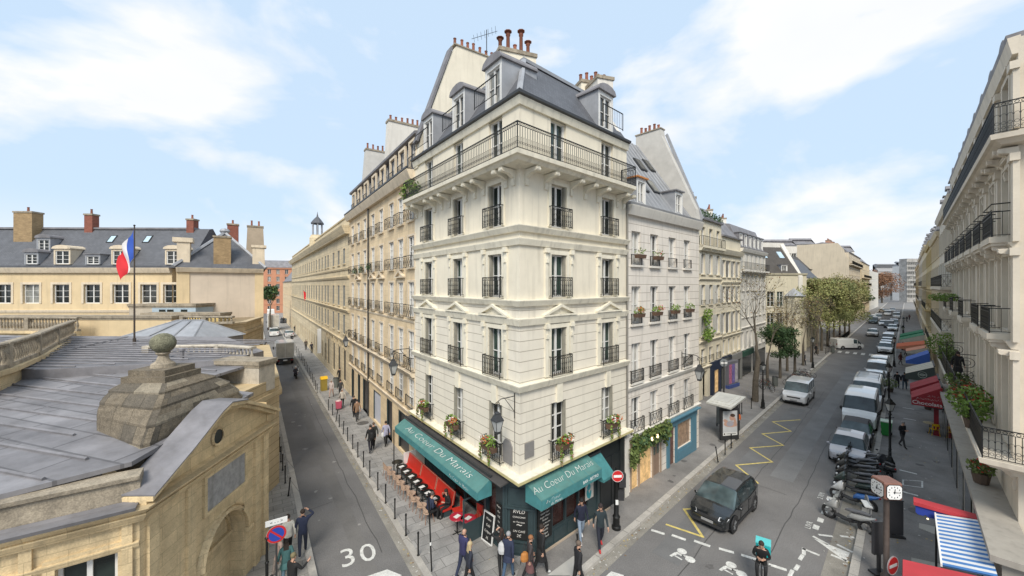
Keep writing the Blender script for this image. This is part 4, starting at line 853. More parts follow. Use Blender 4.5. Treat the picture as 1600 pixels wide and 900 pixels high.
b3, Lb = Rb("arched_house", "yellow house with four shuttered columns between two taller pale houses", 1127, 1157, -5.1, 16.2, 11, 4, 1.0, [(3.6, 5.2), (5.9, 8.1), (9.2, 10.9), (11.9, 13.7)], YELL, style='two',
   bands=[(5.4, 5.6, .2), (11.2, 11.4, .15), (14.3, 14.8, .45)], shut={1: 'open', 2: 'open', 3: 'open'}, mansard=(18.6, 1.8, ZINC), surr=(.12, .05))
c3, Lc3 = Rb("pale_mansard_house", "white house with six zinc dormers and a long balcony, behind the bare tree", 1157, 1196, -5.1, 15.4, 12, 6, 1.0, [(3.4, 5.4), (7.2, 9.3), (10.4, 12.3), (13.0, 14.8)], WHITEP, style='two',
   bands=[(5.8, 6.0, .15), (12.5, 12.8, .2), (15.0, 15.4, .35)], shut={1: 'closed', 2: 'closed', 3: 'closed'}, balc=[(3, 'plain', .9, .5)], mansard=(18.4, 1.2, ZINC))
for i in range(6): dormer(c3, I4, 1 + i * (Lc3 - 2) / 5, 15.6, .9, 1.5, .2, 1.6, cheek=ZINC, arch=False, style='one')
chim_on(a3, 1.0, 3, 2.2, .7, 18.2, 21.8, BRICKY, 0, rot=.4); chim_on(a3, 6.5, 3, 4, .7, 18.4, 20.9, mat("tan_render", (.42, .34, .25)), 6, rot=.4, taper=.3)
chim_on(b3, 5.5, 3, 4.6, .7, 17.5, 20.2, WHITEP, 6, rot=.4, taper=.2); chim_on(c3, 5.2, 3.4, 4.8, .7, 17.5, 20.0, WHITEP, 5, rot=.4, taper=.3)
tag(o := ob("roof_planting", (lambda b: [bush(b, (x, .5, 18.0), (.6, .5, .6), 90, .2, 0 if x % 2 else 1) for x in (1.5, 2.6, 3.9, 5, 6.2, 7)] and b)(MB()), [LEAFD, FLO]), "bushy plants in a planter along the roof terrace of the yellow house", "plants"); o.location = a3.location; o.rotation_euler = a3.rotation_euler
NAVY = mat("navy_shop_paint", (.012, .022, .05), .5, .15, 3)
f = MB(); f.box(2.9, -.25, .0, 3.5, .02, 3.4); f.box(3.5, -.25, 2.5, 8.9, .02, 3.4); f.box(5.0, -.25, 0, 5.4, .02, 2.5); f.box(8.5, -.25, 0, 8.9, .02, 2.5); o = ob("shopfront", f, NAVY, a3); o["label"] = "navy blue shopfront"
ob("shop_window", MB().box(3.55, -.1, .2, 4.95, -.04, 2.45), gold, o); ob("shop_window", MB().box(5.45, -.1, .2, 8.45, -.04, 2.45), PANE, o)
f = MB(); f.box(.1, -.25, .0, .5, .02, 3.3); f.box(.5, -.25, 2.6, Lb - .2, .02, 3.3); f.box(Lb - .6, -.25, 0, Lb - .2, .02, 2.6); o = ob("shopfront", f, mat("grey_shop_paint", (.2, .2, .19)), b3); ob("shop_window", MB().box(.55, -.1, .2, Lb - .65, -.04, 2.55), PANE, o)
f = MB(); f.box(.3, -.3, 2.6, 4.5, .02, 3.2); o = ob("shop_sign", f, mat("dark_green_paint", (.015, .06, .04)), c3); ob("shop_window", MB().box(.5, -.04, .2, 4.3, -.003, 2.58).box(5.2, -.04, .2, 11, -.003, 2.6), PANE, c3)
o = ob("balcony_plants", (lambda b: [bush(b, (.8 + x, -.4, 6.4 + z), (.6, .4, .6), 130, .2) for x, z in ((0, 0), (.6, -.2), (1.1, .1), (.2, 1.3), (.5, 1.9))] and b)(MB()), [LEAFY]); tag(o, "lush bright green plants on the first balcony beyond the white house", "plants"); o.location = a3.location; o.rotation_euler = a3.rotation_euler
# house with the big brown slate slope, facing us
e3, Le = building("slate_slope_house", "cream house with a big brown slate roof slope and two skylights facing the square", (41, 62.3), (49.0, 63.9), 13.0, 16, [(1.2, 1.5), (3.0, 1.3)], [(4, 6.5), (7.5, 10)], mat("cream_yellow_render", (.58, .53, .40), .9, .08, .4, .1, stain=.2), pm=PANEG, style='cross', bands=[(12.7, 13.0, .25)])
rf = MB(); rf.add([(.6, -.15, 13.0), (6.4, -.15, 13.0), (6.4, 3.2, 17.6), (.6, 3.2, 17.6), (.6, 16, 13), (6.4, 16, 13)], [(0, 1, 2, 3), (3, 2, 5, 4), (0, 3, 4), (1, 5, 2)]); ro = ob("roof", rf, SLATEB, e3)
sa = math.atan2(4.6, 3.35)
for x in (1.8, 5.2): M = T(x, 2.15, 16.15) @ RX(sa); ob("skylight", MB(M).box(-.45, -.7, 0, .45, .7, .1), mat("bright_skylight", (.45, .58, .66), .15), ro)
dormer(e3, I4, 3.9, 13.1, .9, 1.1, .1, 1.5, arch=False, style='two')
ob("party_wall", MB().add([(6.4, -.2, 12.5), (7.2, -.2, 12.5), (7.2, 3.3, 18.2), (6.4, 3.3, 18.2), (6.4, 16, 18.2), (7.2, 16, 18.2), (6.4, 16, 12.5), (7.2, 16, 12.5)], [(0, 1, 2, 3), (3, 2, 5, 4), (1, 7, 5, 2), (0, 3, 4, 6)]).box(0, 3.3, 17.6, 7.2, 3.8, 18.4).box(6.4, -.2, 0, 7.2, 0.0, 12.49), WHITEP, e3)
ob("turret_roof", MB().lathe([(1.5, 9.2), (1.6, 9.3), (.2, 10.4), (0, 10.6)], 8, (5.2, -.4, 0)), ZINCL, e3); ob("turret", MB().lathe([(1.3, 0), (1.3, 9.2)], 8, (5.2, -.4, 0)), e3.children[0].data.materials[0], e3)
d3, _ = building("slate_roofed_house", "low cream house with steep grey slate roof beside the brown slate slope", (50.5, 66), (60, 75), 12.2, 10, [(1.5 + i * 1.9, .8) for i in range(6)], [(1.5, 3.6), (5.2, 7.4), (9.2, 11.6)], YELL, style='two', mansard=(16, 3.2, SLATE), bands=[(8.4, 8.6, .2), (11.9, 12.2, .3)])
building("stepped_house", "cream house with brick chimneys between the slate roof and the blank gable", (58, 80), (78, 100), 15, 12, evenly(28, 9, 1.0), [(4 + i * 2.9, 5.9 + i * 2.9) for i in range(4)], YELL, pm=PANEL, style='one', mansard=(18.5, 3, SLATEB))
f3, L = building("blank_gable_building", "tall building with a huge blank cream gable wall, beyond the green trees", RS(134, -3.2), RS(172, -3.2), 20.5, 12, evenly(38, 10, 1.2), [(2 + i * 3.05, 4 + i * 3.05) for i in range(6)], mat("blank_cream_gable", (.58, .50, .38), .9, .12, .25, .1, stain=.25), pm=PANEL, style='one', bands=[(5.2, 5.5, .3), (17.2, 17.5, .5)], balc=[(2, 'plain', 1, .8), (5, 'plain', 1, .8)], mansard=(23.2, 2.5, ZINC))
pf = [(-.05, 0), (-.05, 18.5), (.8, 20.2), (1.1, 21.5), (2.4, 23.4), (12.05, 23.4), (12.05, 0)]; n = 7; gb = MB(); gb.add([(x, p[0], p[1]) for x in (-.35, -.004) for p in pf], [tuple(range(n)), tuple(range(n, 2 * n))[::-1]] + [((i + 1) % n, i, n + i, n + (i + 1) % n) for i in range(n)]); ob('gable_wall', gb, mat('blank_cream_gable', (.58, .50, .38)), f3)
for i in range(6): chim_on(f3, 2 + i * 6.2, 5, 4.2, 1, 21.5, 24.6, BRICKP if i % 2 else mat("pinkish_brick", (.40, .22, .15)), 6, rot=0)
g3b, L = building("narrow_balcony_block", "farther building with stacked balconies past the blank gable", RS(174, -3.0), RS(215, -3.0), 19.5, 12, evenly(41, 10, 1.2), [(2 + i * 3.0, 4 + i * 3.0) for i in range(6)], HAUSY, pm=PANEL, style='one', balc=[(1, 'plain', 1, .8), (3, 'plain', 1, .8), (4, 'plain', 1, .8)], mansard=(22.6, 2.5, ZINC))
building("pale_end_block", "narrow pale block at the far left end of the wide street", RS(217, -3.0), RS(262, -2.0), 17.5, 12, evenly(45, 9, 1.3), [(2 + i * 3.0, 4 + i * 3.0) for i in range(5)], WHITEP, pm=PANEL, style='one')
# distant buildings that close the wide street
def far(name, label, px0, px1, Y, ytop, wm, n, nf, **k):
    A, B = Vector(((px0 - 800) / F * Y, Y)), Vector(((px1 - 800) / F * Y * 1.0, Y)); zt = H - (ytop - HZ) * Y / F
    return building(name, label, A, B, zt, 5, evenly((B - A).length, n, k.pop('wd', 1.6)), [(3 + i * (zt - 4) / nf, 3 + i * (zt - 4) / nf + (zt - 4) / nf * .6) for i in range(nf)], wm, pm=PANEL, style='one', **k)
far("domed_mansard_block", "dark grey mansard block rising highest at the end of the wide street", 1372, 1412, 330, 424, mat("far_grey_stone", (.40, .38, .36)), 8, 5, mansard=(29, 5, mat("far_slate", (.30, .30, .31))))
far("pale_modern_block", "pale block with tall narrow window strips at the end of the street", 1391, 1407, 290, 424, mat("far_pale_stone", (.60, .57, .52)), 5, 3)
far("white_corner_block", "white far building with a sloped zinc roof beside the scaffold tower", 1405, 1421, 280, 416, mat("far_white", (.66, .65, .63)), 4, 4, mansard=(28, 4, ZINCL))
far("far_cream_block", "small cream building just left of the russet tree far away", 1362, 1376, 300, 430, YELL, 4, 4)
far("wide_backdrop_block", "grey building mass in the distance behind the russet tree", 1345, 1400, 380, 436, mat("far_grey_stone", (.4, .38, .36)), 8, 4)
far("scaffolded_block", "grey scaffolded building at the right of the street's far end", 1417, 1436, 250, 404, mat("scaffold_grey", (.40, .385, .36), .8, .4, .5), 7, 8, wd=1.3)
for px0, px1, Y, yt, lb in ((1195, 1245, 135, 376, "first"), (1240, 1275, 150, 374, "second"), (1300, 1335, 200, 385, "third")):
    far("roofline_building", lb + " pale building from the left peeping over the roofs behind the slate slope", px0, px1, Y, yt + 8, WHITEP, 6, 5, mansard=(H - (yt - HZ) * Y / F, 3, ZINC))
building("clinic_block", "plain cream block behind the square, hidden mostly by the street trees", (33.5, 52), (41, 62), 9.5, 8, evenly(12.5, 5, 1.2), [(1, 3), (5, 7.5)], WHITEP, style='two')
# ------------------------------------------------------------------ right-hand Haussmann row
def row(name, label, s0, s1, ztop, wm, n, **k):     # A is the far end
    A, B = RS(s1, 11.0), RS(s0, 11.0); return building(name, label, A, B, ztop, 12, evenly(s1 - s0, n, k.pop('w_', 1.25)), k.pop('floors'), wm, **k)
s0, s1 = 7.9, 32.0
n1, L = row("haussmann_building", "near ornate stone building with iron balconies along the right edge", s0, s1, 18.9, HAUS, 8, floors=[(5.7, 8.6), (9.5, 12.0), (12.7, 15.0), (16.0, 18.0)], style='two', shut={0: 'closed', 1: 'closed', 2: 'closed'},
    bands=[(4.9, 5.2, .2), (8.95, 9.2, .25), (12.2, 12.4, .2), (18.4, 18.95, .22)], surr=(.2, .1, True), pedf=[(0,), (2,)], mansard=(20.3, 2.6, ZINC), extra=[])
cl = evenly(L, 8, 1.25)
for fi, z, out in ((2, 12.62, .55), (1, 9.4, .6)):
    for ci, (c, w_) in enumerate(cl):
        if fi == 1 and ci % 2 and ci < 7: continue
        mb = MB(); mb.box(c - 1.1, -out, z - .2, c + 1.1, -.003, z); mb.box(c - 1.05, -out + .05, z - .3, c + 1.05, -.003, z - .2)
        for x in (c - .85, c + .85): bracket(mb, x, z - .3, out * .85, .75, .22)
        bo = ob("balcony", mb, HAUS, n1); link("railing", rail_mesh(2.1, .85, 'scroll', 0, out - .1), bo, T(c, -out + .06, z))
        if fi == 2: ob("upper_guard_rail", MB().tube([(c - 1.05, 0, z + 1.1), (c - 1.05, -out + .06, z + 1.1), (c + 1.05, -out + .06, z + 1.1), (c + 1.05, 0, z + 1.1)], .02, 4).tube([(c - 1.05, -out + .06, z + .9), (c + 1.05, -out + .06, z + .9)], .015, 4), IRON, bo)
def wrapbal(z, out, rh, style, nb):        # running balcony that turns the near corner
    mb = MB(); pth_ = [(0, 0), (L, 0), (L + .35, 3.5)]
    sweep(mb, pth_, [(-.02, z - .34), (out - .25, z - .3), (out - .1, z - .18), (out, z - .16), (out + .02, z), (-.02, z + .01)])
    for i in range(nb): bracket(mb, .4 + i * (L - .8) / (nb - 1), z - .33, out * .8, .8, .24)
    bo = ob("balcony", mb, HAUS, n1); o_ = offs(pth_, out - .06); railpath(bo, I4, [Vector((0, 0)), o_[0], o_[1], o_[2]], z, rh, style); return bo
wrapbal(15.8, .6, 1.0, 'scroll', 17); wrapbal(5.5, .85, 1.0, 'scroll', 17)
ob("return_wall", (lambda b: (b.quad((L, 0, 0), (L + .4, 4, 0), (L + .4, 4, 18.9), (L, 0, 18.9)), b)[1])(MB()), HAUS, n1)
pl = MB()
for i in range(9):
    x = [0, *[(cl[j][0] + cl[j + 1][0]) / 2 for j in range(7)], L][i]
    pl = MB()
    for z0, z1 in ((5.2, 8.9), (9.2, 12.2), (12.4, 15.2), (16, 18.1)): pl.box(x - .2, -.13, z0, x + .2, .01, z1 - .25); pl.box(x - .27, -.2, z1 - .25, x + .27, .01, z1 - .003)
    for z0 in (8.93, 12.18, 15.4): bracket(pl, x, z0, .42, .62, .3)
    ob('pilaster', pl, HAUS, n1)
for i in range(7): dormer(n1, I4, 1.5 + i * (L - 6) / 6, 19.05, .8, 1.0, .25, 1.4, cheek=ZINC, arch=True, style='one')
ch = chim_on(n1, 8, 4, 3, .8, 20.5, 22.5, mat("tan_render", (.42, .34, .25)), 4)
# ground floor: shops step forward of the facade
gf = MB(); gf.box(0, -.62, 0, L + 2.8, -.003, 3.3); gf.box(0, -.85, 3.3, L + 3, -.003, 3.48); o = ob("shop_base", gf, mat("pale_shop_render", (.33, .305, .265), .85, .15, 1, .1, stain=.3), n1)
for i in range(7): x = 1 + i * 3.3; ob("shop_window", MB().box(x, -.66, .3, x + 2.3, -.622, 2.7), PANE, o)
specs = [("second_haussmann_building", "stone building with dormers and small balconies, second along the right", 32.05, 51, 18.0, HAUS, 6, (2, 3)), ("warm_stone_building", "warm yellow stone building with deep eaves, third along the right", 51.05, 70, 17.0, HAUSY, 6, (1,)),
         ("yellow_rendered_building", "yellow rendered building with window boxes, fourth along the right", 70.05, 92, 17.5, mat("ochre_yellow_render", (.58, .44, .22)), 7, (2,)), ("cream_terrace_building", "cream building with one long balcony, fifth along the right", 92.05, 120, 18.5, HAUSY, 8, (3,)),
         ("grey_roofed_building", "greyer stone building far down the right row", 120.05, 160, 18.5, HAUS, 10, (2,)), ("last_row_building", "last cream building of the right row before the scaffold", 160.05, 225, 17.5, HAUSY, 14, (1, 3))]
for nm, lb, a, b, zt, wm, n, bl_ in specs:
    fl = [(1.0, 3.0), (4.2, 6.5), (7.6, 9.9), (11.0, 13.1), (14.2, 16.2)]; far_ = a > 90
    r_, L2 = row(nm.replace("second_", "ornate_").replace("last_row", "end_of_row"), lb, a, b, zt, wm, n, floors=fl, style='two' if not far_ else 'one', bands=[(3.5, 3.8, .3), (10.3, 10.5, .2), (zt - .5, zt, .38)], surr=(.15, .08), balc=[(i, 'plain' if far_ else 'diamond', .95, .7) for i in bl_], shut={1: 'open', 3: 'open'} if not far_ else {}, mansard=(zt + 2.6, 1.6, ZINC))
    for i in range(n - 1): dormer(r_, I4, 1.5 + i * (L2 - 3) / (n - 2), zt + .2, .9, 1.4, .1, 1.6, cheek=ZINC, arch=i % 2 == 0, style='one')
    chim_on(r_, L2 * .3, 4, 4, .8, zt + 2, zt + 4.2, HAUS, 6); chim_on(r_, .5, 4, 3, .8, zt + 2, zt + 4.5, BRICKP, 5)
# ------------------------------------------------------------------ museum side (left)
def balustrade(root, path, z, h, m=OLD, dies=True, close=False):
    c = MB(); sweep(c, path, [(-.16, z + h - .14), (.14, z + h - .14), (.17, z + h - .05), (.12, z + h), (-.14, z + h), (-.19, z + h - .05)]); ob("coping", c, m, root)
    c = MB(); sweep(c, path, [(-.15, z), (.15, z), (.13, z + .16), (-.13, z + .16)]); ob("plinth", c, m, root)
    kk = 'bal%.2f' % h
    b = MB(); d = MB()
    for i in range(len(path) - 1):
        p, q = Vector(path[i][:2]), Vector(path[i + 1][:2]); L = (q - p).length; n = max(1, int(L / .27))
        for j in range(n):
            x = p + (q - p) * (j + .5) / n; hh = h - .3
            b.lathe([(.07, 0), (.05, .04), (.045, .08), (.095, hh * .35), (.08, hh * .5), (.04, hh * .75), (.045, hh * .85), (.07, hh)], 6, (x.x, x.y, z + .16))
        if dies: d.add([tuple(v) for v in MB(T(p.x, p.y, 0) @ RZ(math.atan2(q.y - p.y, q.x - p.x))).box(-.17, -.17, z, .17, .17, z + h - .01).v], [(0, 3, 2, 1), (4, 5, 6, 7), (0, 1, 5, 4), (1, 2, 6, 5), (2, 3, 7, 6), (3, 0, 4, 7)])
    ob("baluster_row", b, m, root, smooth=50)
    if d.v: ob("pier", d, m, root)
sp = thing("stone_pavilion", "old ochre stone pavilion with segmental pediment and mossy stone dome in the left foreground", "building", (-9.6, 9.9, 0))
def toward(A, B, ref=(-9.6, 9.9)):
    A, B = Vector(A), Vector(B); return T(A.x - ref[0], A.y - ref[1], 0) @ RZ(math.atan2(B.y - A.y, B.x - A.x)), (B - A).length
def madd(dst, M, fn, mi=0):
    t = MB(); fn(t); o = len(dst.v); dst.v += [tuple(M @ Vector(v)) for v in t.v]; dst.f += [tuple(k + o for k in f) for f in t.f]; dst.m += t.m
segs = [((-16, 6.9), (-11.6, 8.5)), ((-11.6, 8.5), (-9.6, 9.9)), ((-9.6, 9.9), (-10.1, 15.8))]
w_m = MB(); tr = MB()
for i, (a, b) in enumerate(segs):
    M, L = toward(a, b); ops = [(1.0, 2.05, 2.2, 4.35)] if i == 1 else []
    if i == 2:      # arched niche cut through the front in steps, with a back wall
        cxn, rn, zb = 3.35, 1.15, 1.95
        def fn(t):
            t.quad((0, 0, 0), (cxn - rn, 0, 0), (cxn - rn, 0, 5.1), (0, 0, 5.1)); t.quad((cxn + rn, 0, 0), (L, 0, 0), (L, 0, 5.1), (cxn + rn, 0, 5.1)); n = 14
            for k in range(n):
                a0, a1 = math.pi - math.pi * k / n, math.pi - math.pi * (k + 1) / n; x0, z0 = cxn + rn * math.cos(a0), zb + rn * math.sin(a0); x1, z1 = cxn + rn * math.cos(a1), zb + rn * math.sin(a1)
                t.quad((x0, 0, z0), (x1, 0, z1), (x1, 0, 5.1), (x0, 0, 5.1)); t.quad((x0, .55, z0), (x1, .55, z1), (x1, 0, z1), (x0, 0, z0))
            t.quad((cxn - rn, .55, 0), (cxn + rn, .55, 0), (cxn + rn, .55, zb + rn), (cxn - rn, .55, zb + rn)); t.quad((cxn - rn, 0, 0), (cxn - rn, .55, 0), (cxn - rn, .55, zb), (cxn - rn, 0, zb)); t.quad((cxn + rn, .55, 0), (cxn + rn, 0, 0), (cxn + rn, 0, zb), (cxn + rn, .55, zb))
        madd(w_m, M, fn); M2, L2 = M, L
        def fn(t):
            for r_, y0, wdt in ((rn + .08, -.06, .1), (rn + .2, -.03, .06)): t.ring((cxn, y0, zb), r_, wdt, 16, a0=0, a1=180)
            t.box(cxn - rn - .3, -.14, zb - .16, cxn - rn + .05, .03, zb - .02); t.box(cxn + rn - .05, -.14, zb - .16, cxn + rn + .3, .03, zb - .02)
            t.box(cxn - rn + .05, .42, zb - .16, cxn + rn - .05, .56, zb - .02); t.ring((cxn, .48, zb), rn - .12, .07, 14, a0=0, a1=180)
            for x in (.35, 1.7, 5.15, 5.75): t.box(x - .16, -.09, 0, x + .16, .01, 4.95)
            t.box(2.25, -.08, 3.62, 4.5, .01, 3.72); t.box(2.25, -.08, 4.82, 4.5, .01, 4.92); t.box(2.25, -.08, 3.72, 2.37, .01, 4.82); t.box(4.38, -.08, 3.72, 4.5, .01, 4.82)
            # pediment: tympanum and raking cornices, triangular with a softly rounded top
            ap = 6.85; t.slab([(-.15, 5.42), (L + .15, 5.42), (L + .15, 5.9), (3.9, ap - .15), (3.0, ap), (2.4, ap - .22)], .02, .45)
        madd(tr, M, fn)
        # swept rake mouldings (thin arcs)
        rk = [(-.12, 5.5), (1.3, 6.15), (2.5, 6.78), (3.0, 6.95), (3.9, 6.78), (4.9, 6.35), (L + .25, 5.75)]
        def fn(t):
            for (x0, z0), (x1, z1) in zip(rk, rk[1:]):
                for dy, dz, th in ((-.42, .1, .12), (-.26, -.03, .12)):
                    t.add([(x0, dy, z0 + dz - th), (x1, dy, z1 + dz - th), (x1, dy, z1 + dz), (x0, dy, z0 + dz), (x0, .4, z0 + dz - th), (x1, .4, z1 + dz - th), (x1, .4, z1 + dz), (x0, .4, z0 + dz)], [(0, 1, 2, 3), (3, 2, 6, 7), (0, 4, 5, 1), (5, 4, 7, 6), (1, 5, 6, 2), (4, 0, 3, 7)])
        madd(tr, M, fn)
        cap = MB()
        def fn(t):
            for (x0, z0), (x1, z1) in list(zip(rk, rk[1:]))[:4]:
                t.add([(x0, -.46, z0 + .105), (x1, -.46, z1 + .105), (x1, -.46, z1 + .14), (x0, -.46, z0 + .14), (x0, .5, z0 + .16), (x1, .5, z1 + .16), (x1, .5, z1 + .2), (x0, .5, z0 + .2)], [(0, 1, 2, 3), (3, 2, 6, 7), (0, 4, 5, 1), (4, 0, 3, 7), (1, 5, 6, 2), (5, 4, 7, 6)])
        madd(cap, M, fn); ob("lead_flashing", cap, ZINC, sp)
        oc = MB(M2); oc.lathe([(0, -.012), (.24, -.012), (.24, .0), (0, .0)], 18, (L / 2 - .0, 0, 5.95), ax='y'); ob("oculus", oc, mat("dark_opening", (.02, .02, .022), .3), sp)
        oc = MB(M2); oc.ring((L / 2, -.02, 5.95), .27, .045, 18); ob("oculus_ring", oc, MUS, sp)
        ob("tablet", MB(M2).box(2.37, -.04, 3.72, 4.38, .0, 4.82), mat("grey_marble_tablet", (.34, .335, .33), .7, .3, 5, .1, stain=.5), sp)
        lb = MB(M2); lb.box(1.75, -.3, 1.75, 2.35, -.1, 2.0); 
    else:
        madd(w_m, M, lambda t: wall(t, L, 0, 5.1, ops, .3))
        if i == 1:
            window(sp, M, 1.52, 2.2, 1.05, 2.15, 'two', WFRAME, PANEG)
            madd(tr, M, lambda t: surround(t, ops, .2, .06))
            def fn(t):
                for x in (.55, 2.22): t.box(x - .1, -.08, 0, x + .1, .01, 5.0)
            madd(tr, M, fn)
ob("wall", w_m, MUS, sp)
rel = [Vector((a[0] + 9.6, a[1] - 9.9)) for a in [segs[0][0], segs[1][0], segs[2][0], segs[2][1]]]
band(tr, rel[:3], 4.3, 4.45, .1); band(tr, rel, 4.98, 5.2, .28); band(tr, rel, 5.2, 5.4, .42)
ob("cornice", tr, MUS, sp)
at = MB(); sweep(at, rel[:3], [(-.35, 5.4), (-.05, 5.4), (-.08, 5.95), (-.0, 6.0), (.02, 6.1), (-.5, 6.12), (-.5, 5.4)]); ob("attic_course", at, OLD, sp)
gg = MB(); sweep(gg, rel[:3], [(.46, 5.41), (.5, 5.5), (.1, 5.47), (-.04, 5.5), (-.04, 5.43)]); ob("gutter", gg, ZINC, sp)
ew = MB(); q0, q1 = Vector((-.5, 5.9)), Vector((-8, 6.6)); ew.quad((q0.x, q0.y, 0), (q1.x, q1.y, 0), (q1.x, q1.y, 6.2), (q0.x, q0.y, 6.2)); ob("rear_wall", ew, MUS, sp)
# dome: courses of big stone tiles, each lapping the one below
dx0, dy0 = -11.95 + 9.6, 13.15 - 9.9
dm = MB(T(dx0, dy0, 0))
prof = [(2.25, 5.5), (2.25, 5.98)]; lv = [(2.42, 6.0), (2.2, 6.42), (1.96, 6.86), (1.63, 7.27), (1.2, 7.6), (.74, 7.84)]
def sq(r_, z, rr=.12):
    k = r_ * (1 - .1); return [(k, -r_, z), (r_, -k, z), (r_, k, z), (k, r_, z), (-k, r_, z), (-r_, k, z), (-r_, -k, z), (-k, -r_, z)]
QF = [(-.75, -.62), (1.6, -2.35), (1.45, 2.15), (-.95, 3.45)]
QF = [(-1.25, -1.0), (1.55, -2.35), (1.45, 2.15), (-1.35, 3.2)]
def sq(r_, z, rr=.12):
    k = r_ / 2.28; q = [(x * k + .0 * (1 - k), y * k) for x, y in QF]; out = []
    w2 = max(0, (k - .32) / .68); q = [(q[i][0] * w2 + (1 - w2) * r_ * (-.9, .9, .9, -.9)[i], q[i][1] * w2 + (1 - w2) * r_ * (-.9, -.9, .9, .9)[i]) for i in range(4)]
    for i in range(4):
        a, b, c = Vector(q[i - 1]), Vector(q[i]), Vector(q[(i + 1) % 4])
        for e in (a, c): p = b + (e - b) * .05; out.append((p.x, p.y, z))
    return out
rings = [sq(2.2, 5.4), sq(2.2, 5.98)]
for i in range(5):
    (ra, za), (rb_, zb_) = lv[i], lv[i + 1]; rings += [sq(ra + .06, za - .02), sq(ra + .06, za + .05), sq((ra + rb_) / 2 + .06, (za + zb_) / 2 + .03), sq(rb_ + .0, zb_ + .03)]
vs = [v for r_ in rings for v in r_]; fs = [(i * 8 + j, i * 8 + (j + 1) % 8, (i + 1) * 8 + (j + 1) % 8, (i + 1) * 8 + j) for i in range(len(rings) - 1) for j in range(8)] + [tuple((len(rings) - 1) * 8 + j for j in range(8))]
rd = random.Random(4); nr = len(rings)
dm.add(vs, [f for f in fs if len(f) > 4 or f[0] < 16])
for i in range(2, nr - 1):
    if (i - 2) % 4 == 3: continue
    c_i = (i - 2) // 4; tones = random.Random(c_i * 7 + 1)
    for j in range(8):
        a, b, c, d = [Vector(v) for v in (rings[i][j], rings[i][(j + 1) % 8], rings[i + 1][(j + 1) % 8], rings[i + 1][j])]
        nt_ = max(1, round((b - a).length / .75)); tn = [tones.randrange(3) for _ in range(nt_)]; sh = .3 if c_i % 2 else 0
        cut = [0] + [(k + sh) / nt_ for k in range(0 if sh else 1, nt_)] + [1]
        for k in range(len(cut) - 1):
            if cut[k + 1] - cut[k] < .01: continue
            g0 = .006 / max(.1, (b - a).length) if nt_ > 1 else 0
            p, q, r2_, s2_ = a.lerp(b, cut[k] + g0), a.lerp(b, cut[k + 1] - g0), d.lerp(c, cut[k + 1] - g0), d.lerp(c, cut[k] + g0); dm.quad(p, q, r2_, s2_, tones.randrange(3))
dm.add([(x * .985, y * .985, z - .01) for r_ in rings[2:] for x, y, z in r_], [(i * 8 + j, i * 8 + (j + 1) % 8, (i + 1) * 8 + (j + 1) % 8, (i + 1) * 8 + j) for i in range(nr - 3) for j in range(8)], 3)
dm.box(-.72, -.72, 7.8, .72, .72, 8.02); dm.box(-.6, -.6, 8.02, .6, .6, 8.22)
LICH2 = mat("lichen_stone_courses", (.17, .14, .10), .95, .35, 3.5, .35, stain=.35, fine=.3)
do = ob("dome", dm, [LICH2, mat('lichen_pale_course', (.25, .215, .16), .95, .3, 4, .35, stain=.3, fine=.25), mat('lichen_dark_course', (.115, .098, .075), .95, .3, 4, .35, stain=.3, fine=.3), mat('dark_joint', (.05, .045, .035), .95)], sp)  # last material: dark inner shell that shows in the joints between tiles
fi = MB(T(dx0, dy0, 0)); fi.lathe([(.0, 8.2), (.34, 8.22), (.32, 8.34), (.2, 8.42), (.13, 8.6), (.2, 8.68), (.2, 8.72), (.1, 8.74)], 14); ob("finial_pedestal", fi, OLD, do, smooth=40)
fb2 = MB(T(dx0, dy0, 0)); fb2.ball((0, 0, 9.03), .36, (1, 1, .95), 18); ob("stone_ball", fb2, mat("mossy_stone", (.17, .165, .11), .95, .45, 5, .6, fine=.4), do, smooth=60)
# zinc roofs
zr = thing("zinc_roof", "wide grey zinc roof with battens spreading behind the mossy stone dome", "roof", (-16, 9, 0))
def zp(x, y): return 6.12 + (y - 7) * .062
outl = [(-40, 5), (-16, 7.2), (-11.7, 8.75), (-10.1, 10.2), (-10.5, 15.6), (-14.2, 16.6), (-13.6, 19.6), (-40, 19.6)]
r_ = MB(T(16, -9, 0)); n = len(outl); r_.add([(x, y, zp(x, y)) for x, y in outl] + [(x, y, zp(x, y) - .12) for x, y in outl], [tuple(range(n)), tuple(range(n, 2 * n))[::-1]] + [((i + 1) % n, i, n + i, n + (i + 1) % n) for i in range(n)]); ob("sheet", r_, ZINCM, zr)
bt = MB(T(16, -9, 0))
for k in range(13):
    y0 = 9.6 + k * .95; pa, pb = Vector((-34, y0 + 5.2)), Vector((-10.4, y0 - .5))
    pts = [pa.lerp(pb, i / 24) for i in range(25)]
    for p, q in zip(pts, pts[1:]):
        if q.x > -10.4 - (q.y > 15) * 3.6 or q.y < 9 + (-10 - q.x) * -.35 + .2 or p.y > 19.3 or q.y < 8.9 or (q.x > -13.3 and 10.8 < q.y < 16): continue
        bt.bar((p.x, p.y, zp(*p) + .03), (q.x, q.y, zp(*q) + .03), .05, 5)
for k in range(7):
    x0 = -13 - k * 2.3
    for i in range(6):
        y0 = 10 + i * 1.8 + (k % 2) * .6; p, q = (x0 + i * .25, y0), (x0 + .2 + i * .25, y0 + .95)
        if y0 > 18 or (x0 + i * .25 > -15.2): continue
        bt.bar((p[0], p[1], zp(*p) + .005), (q[0], q[1], zp(*q) + .005), .018, 4)
ob("batten", bt, ZINC, zr, smooth=50)
up = thing("upper_zinc_roof", "fan-shaped upper zinc roof with fine seams between the two stone balustrades", "roof", (-22, 20, 0))
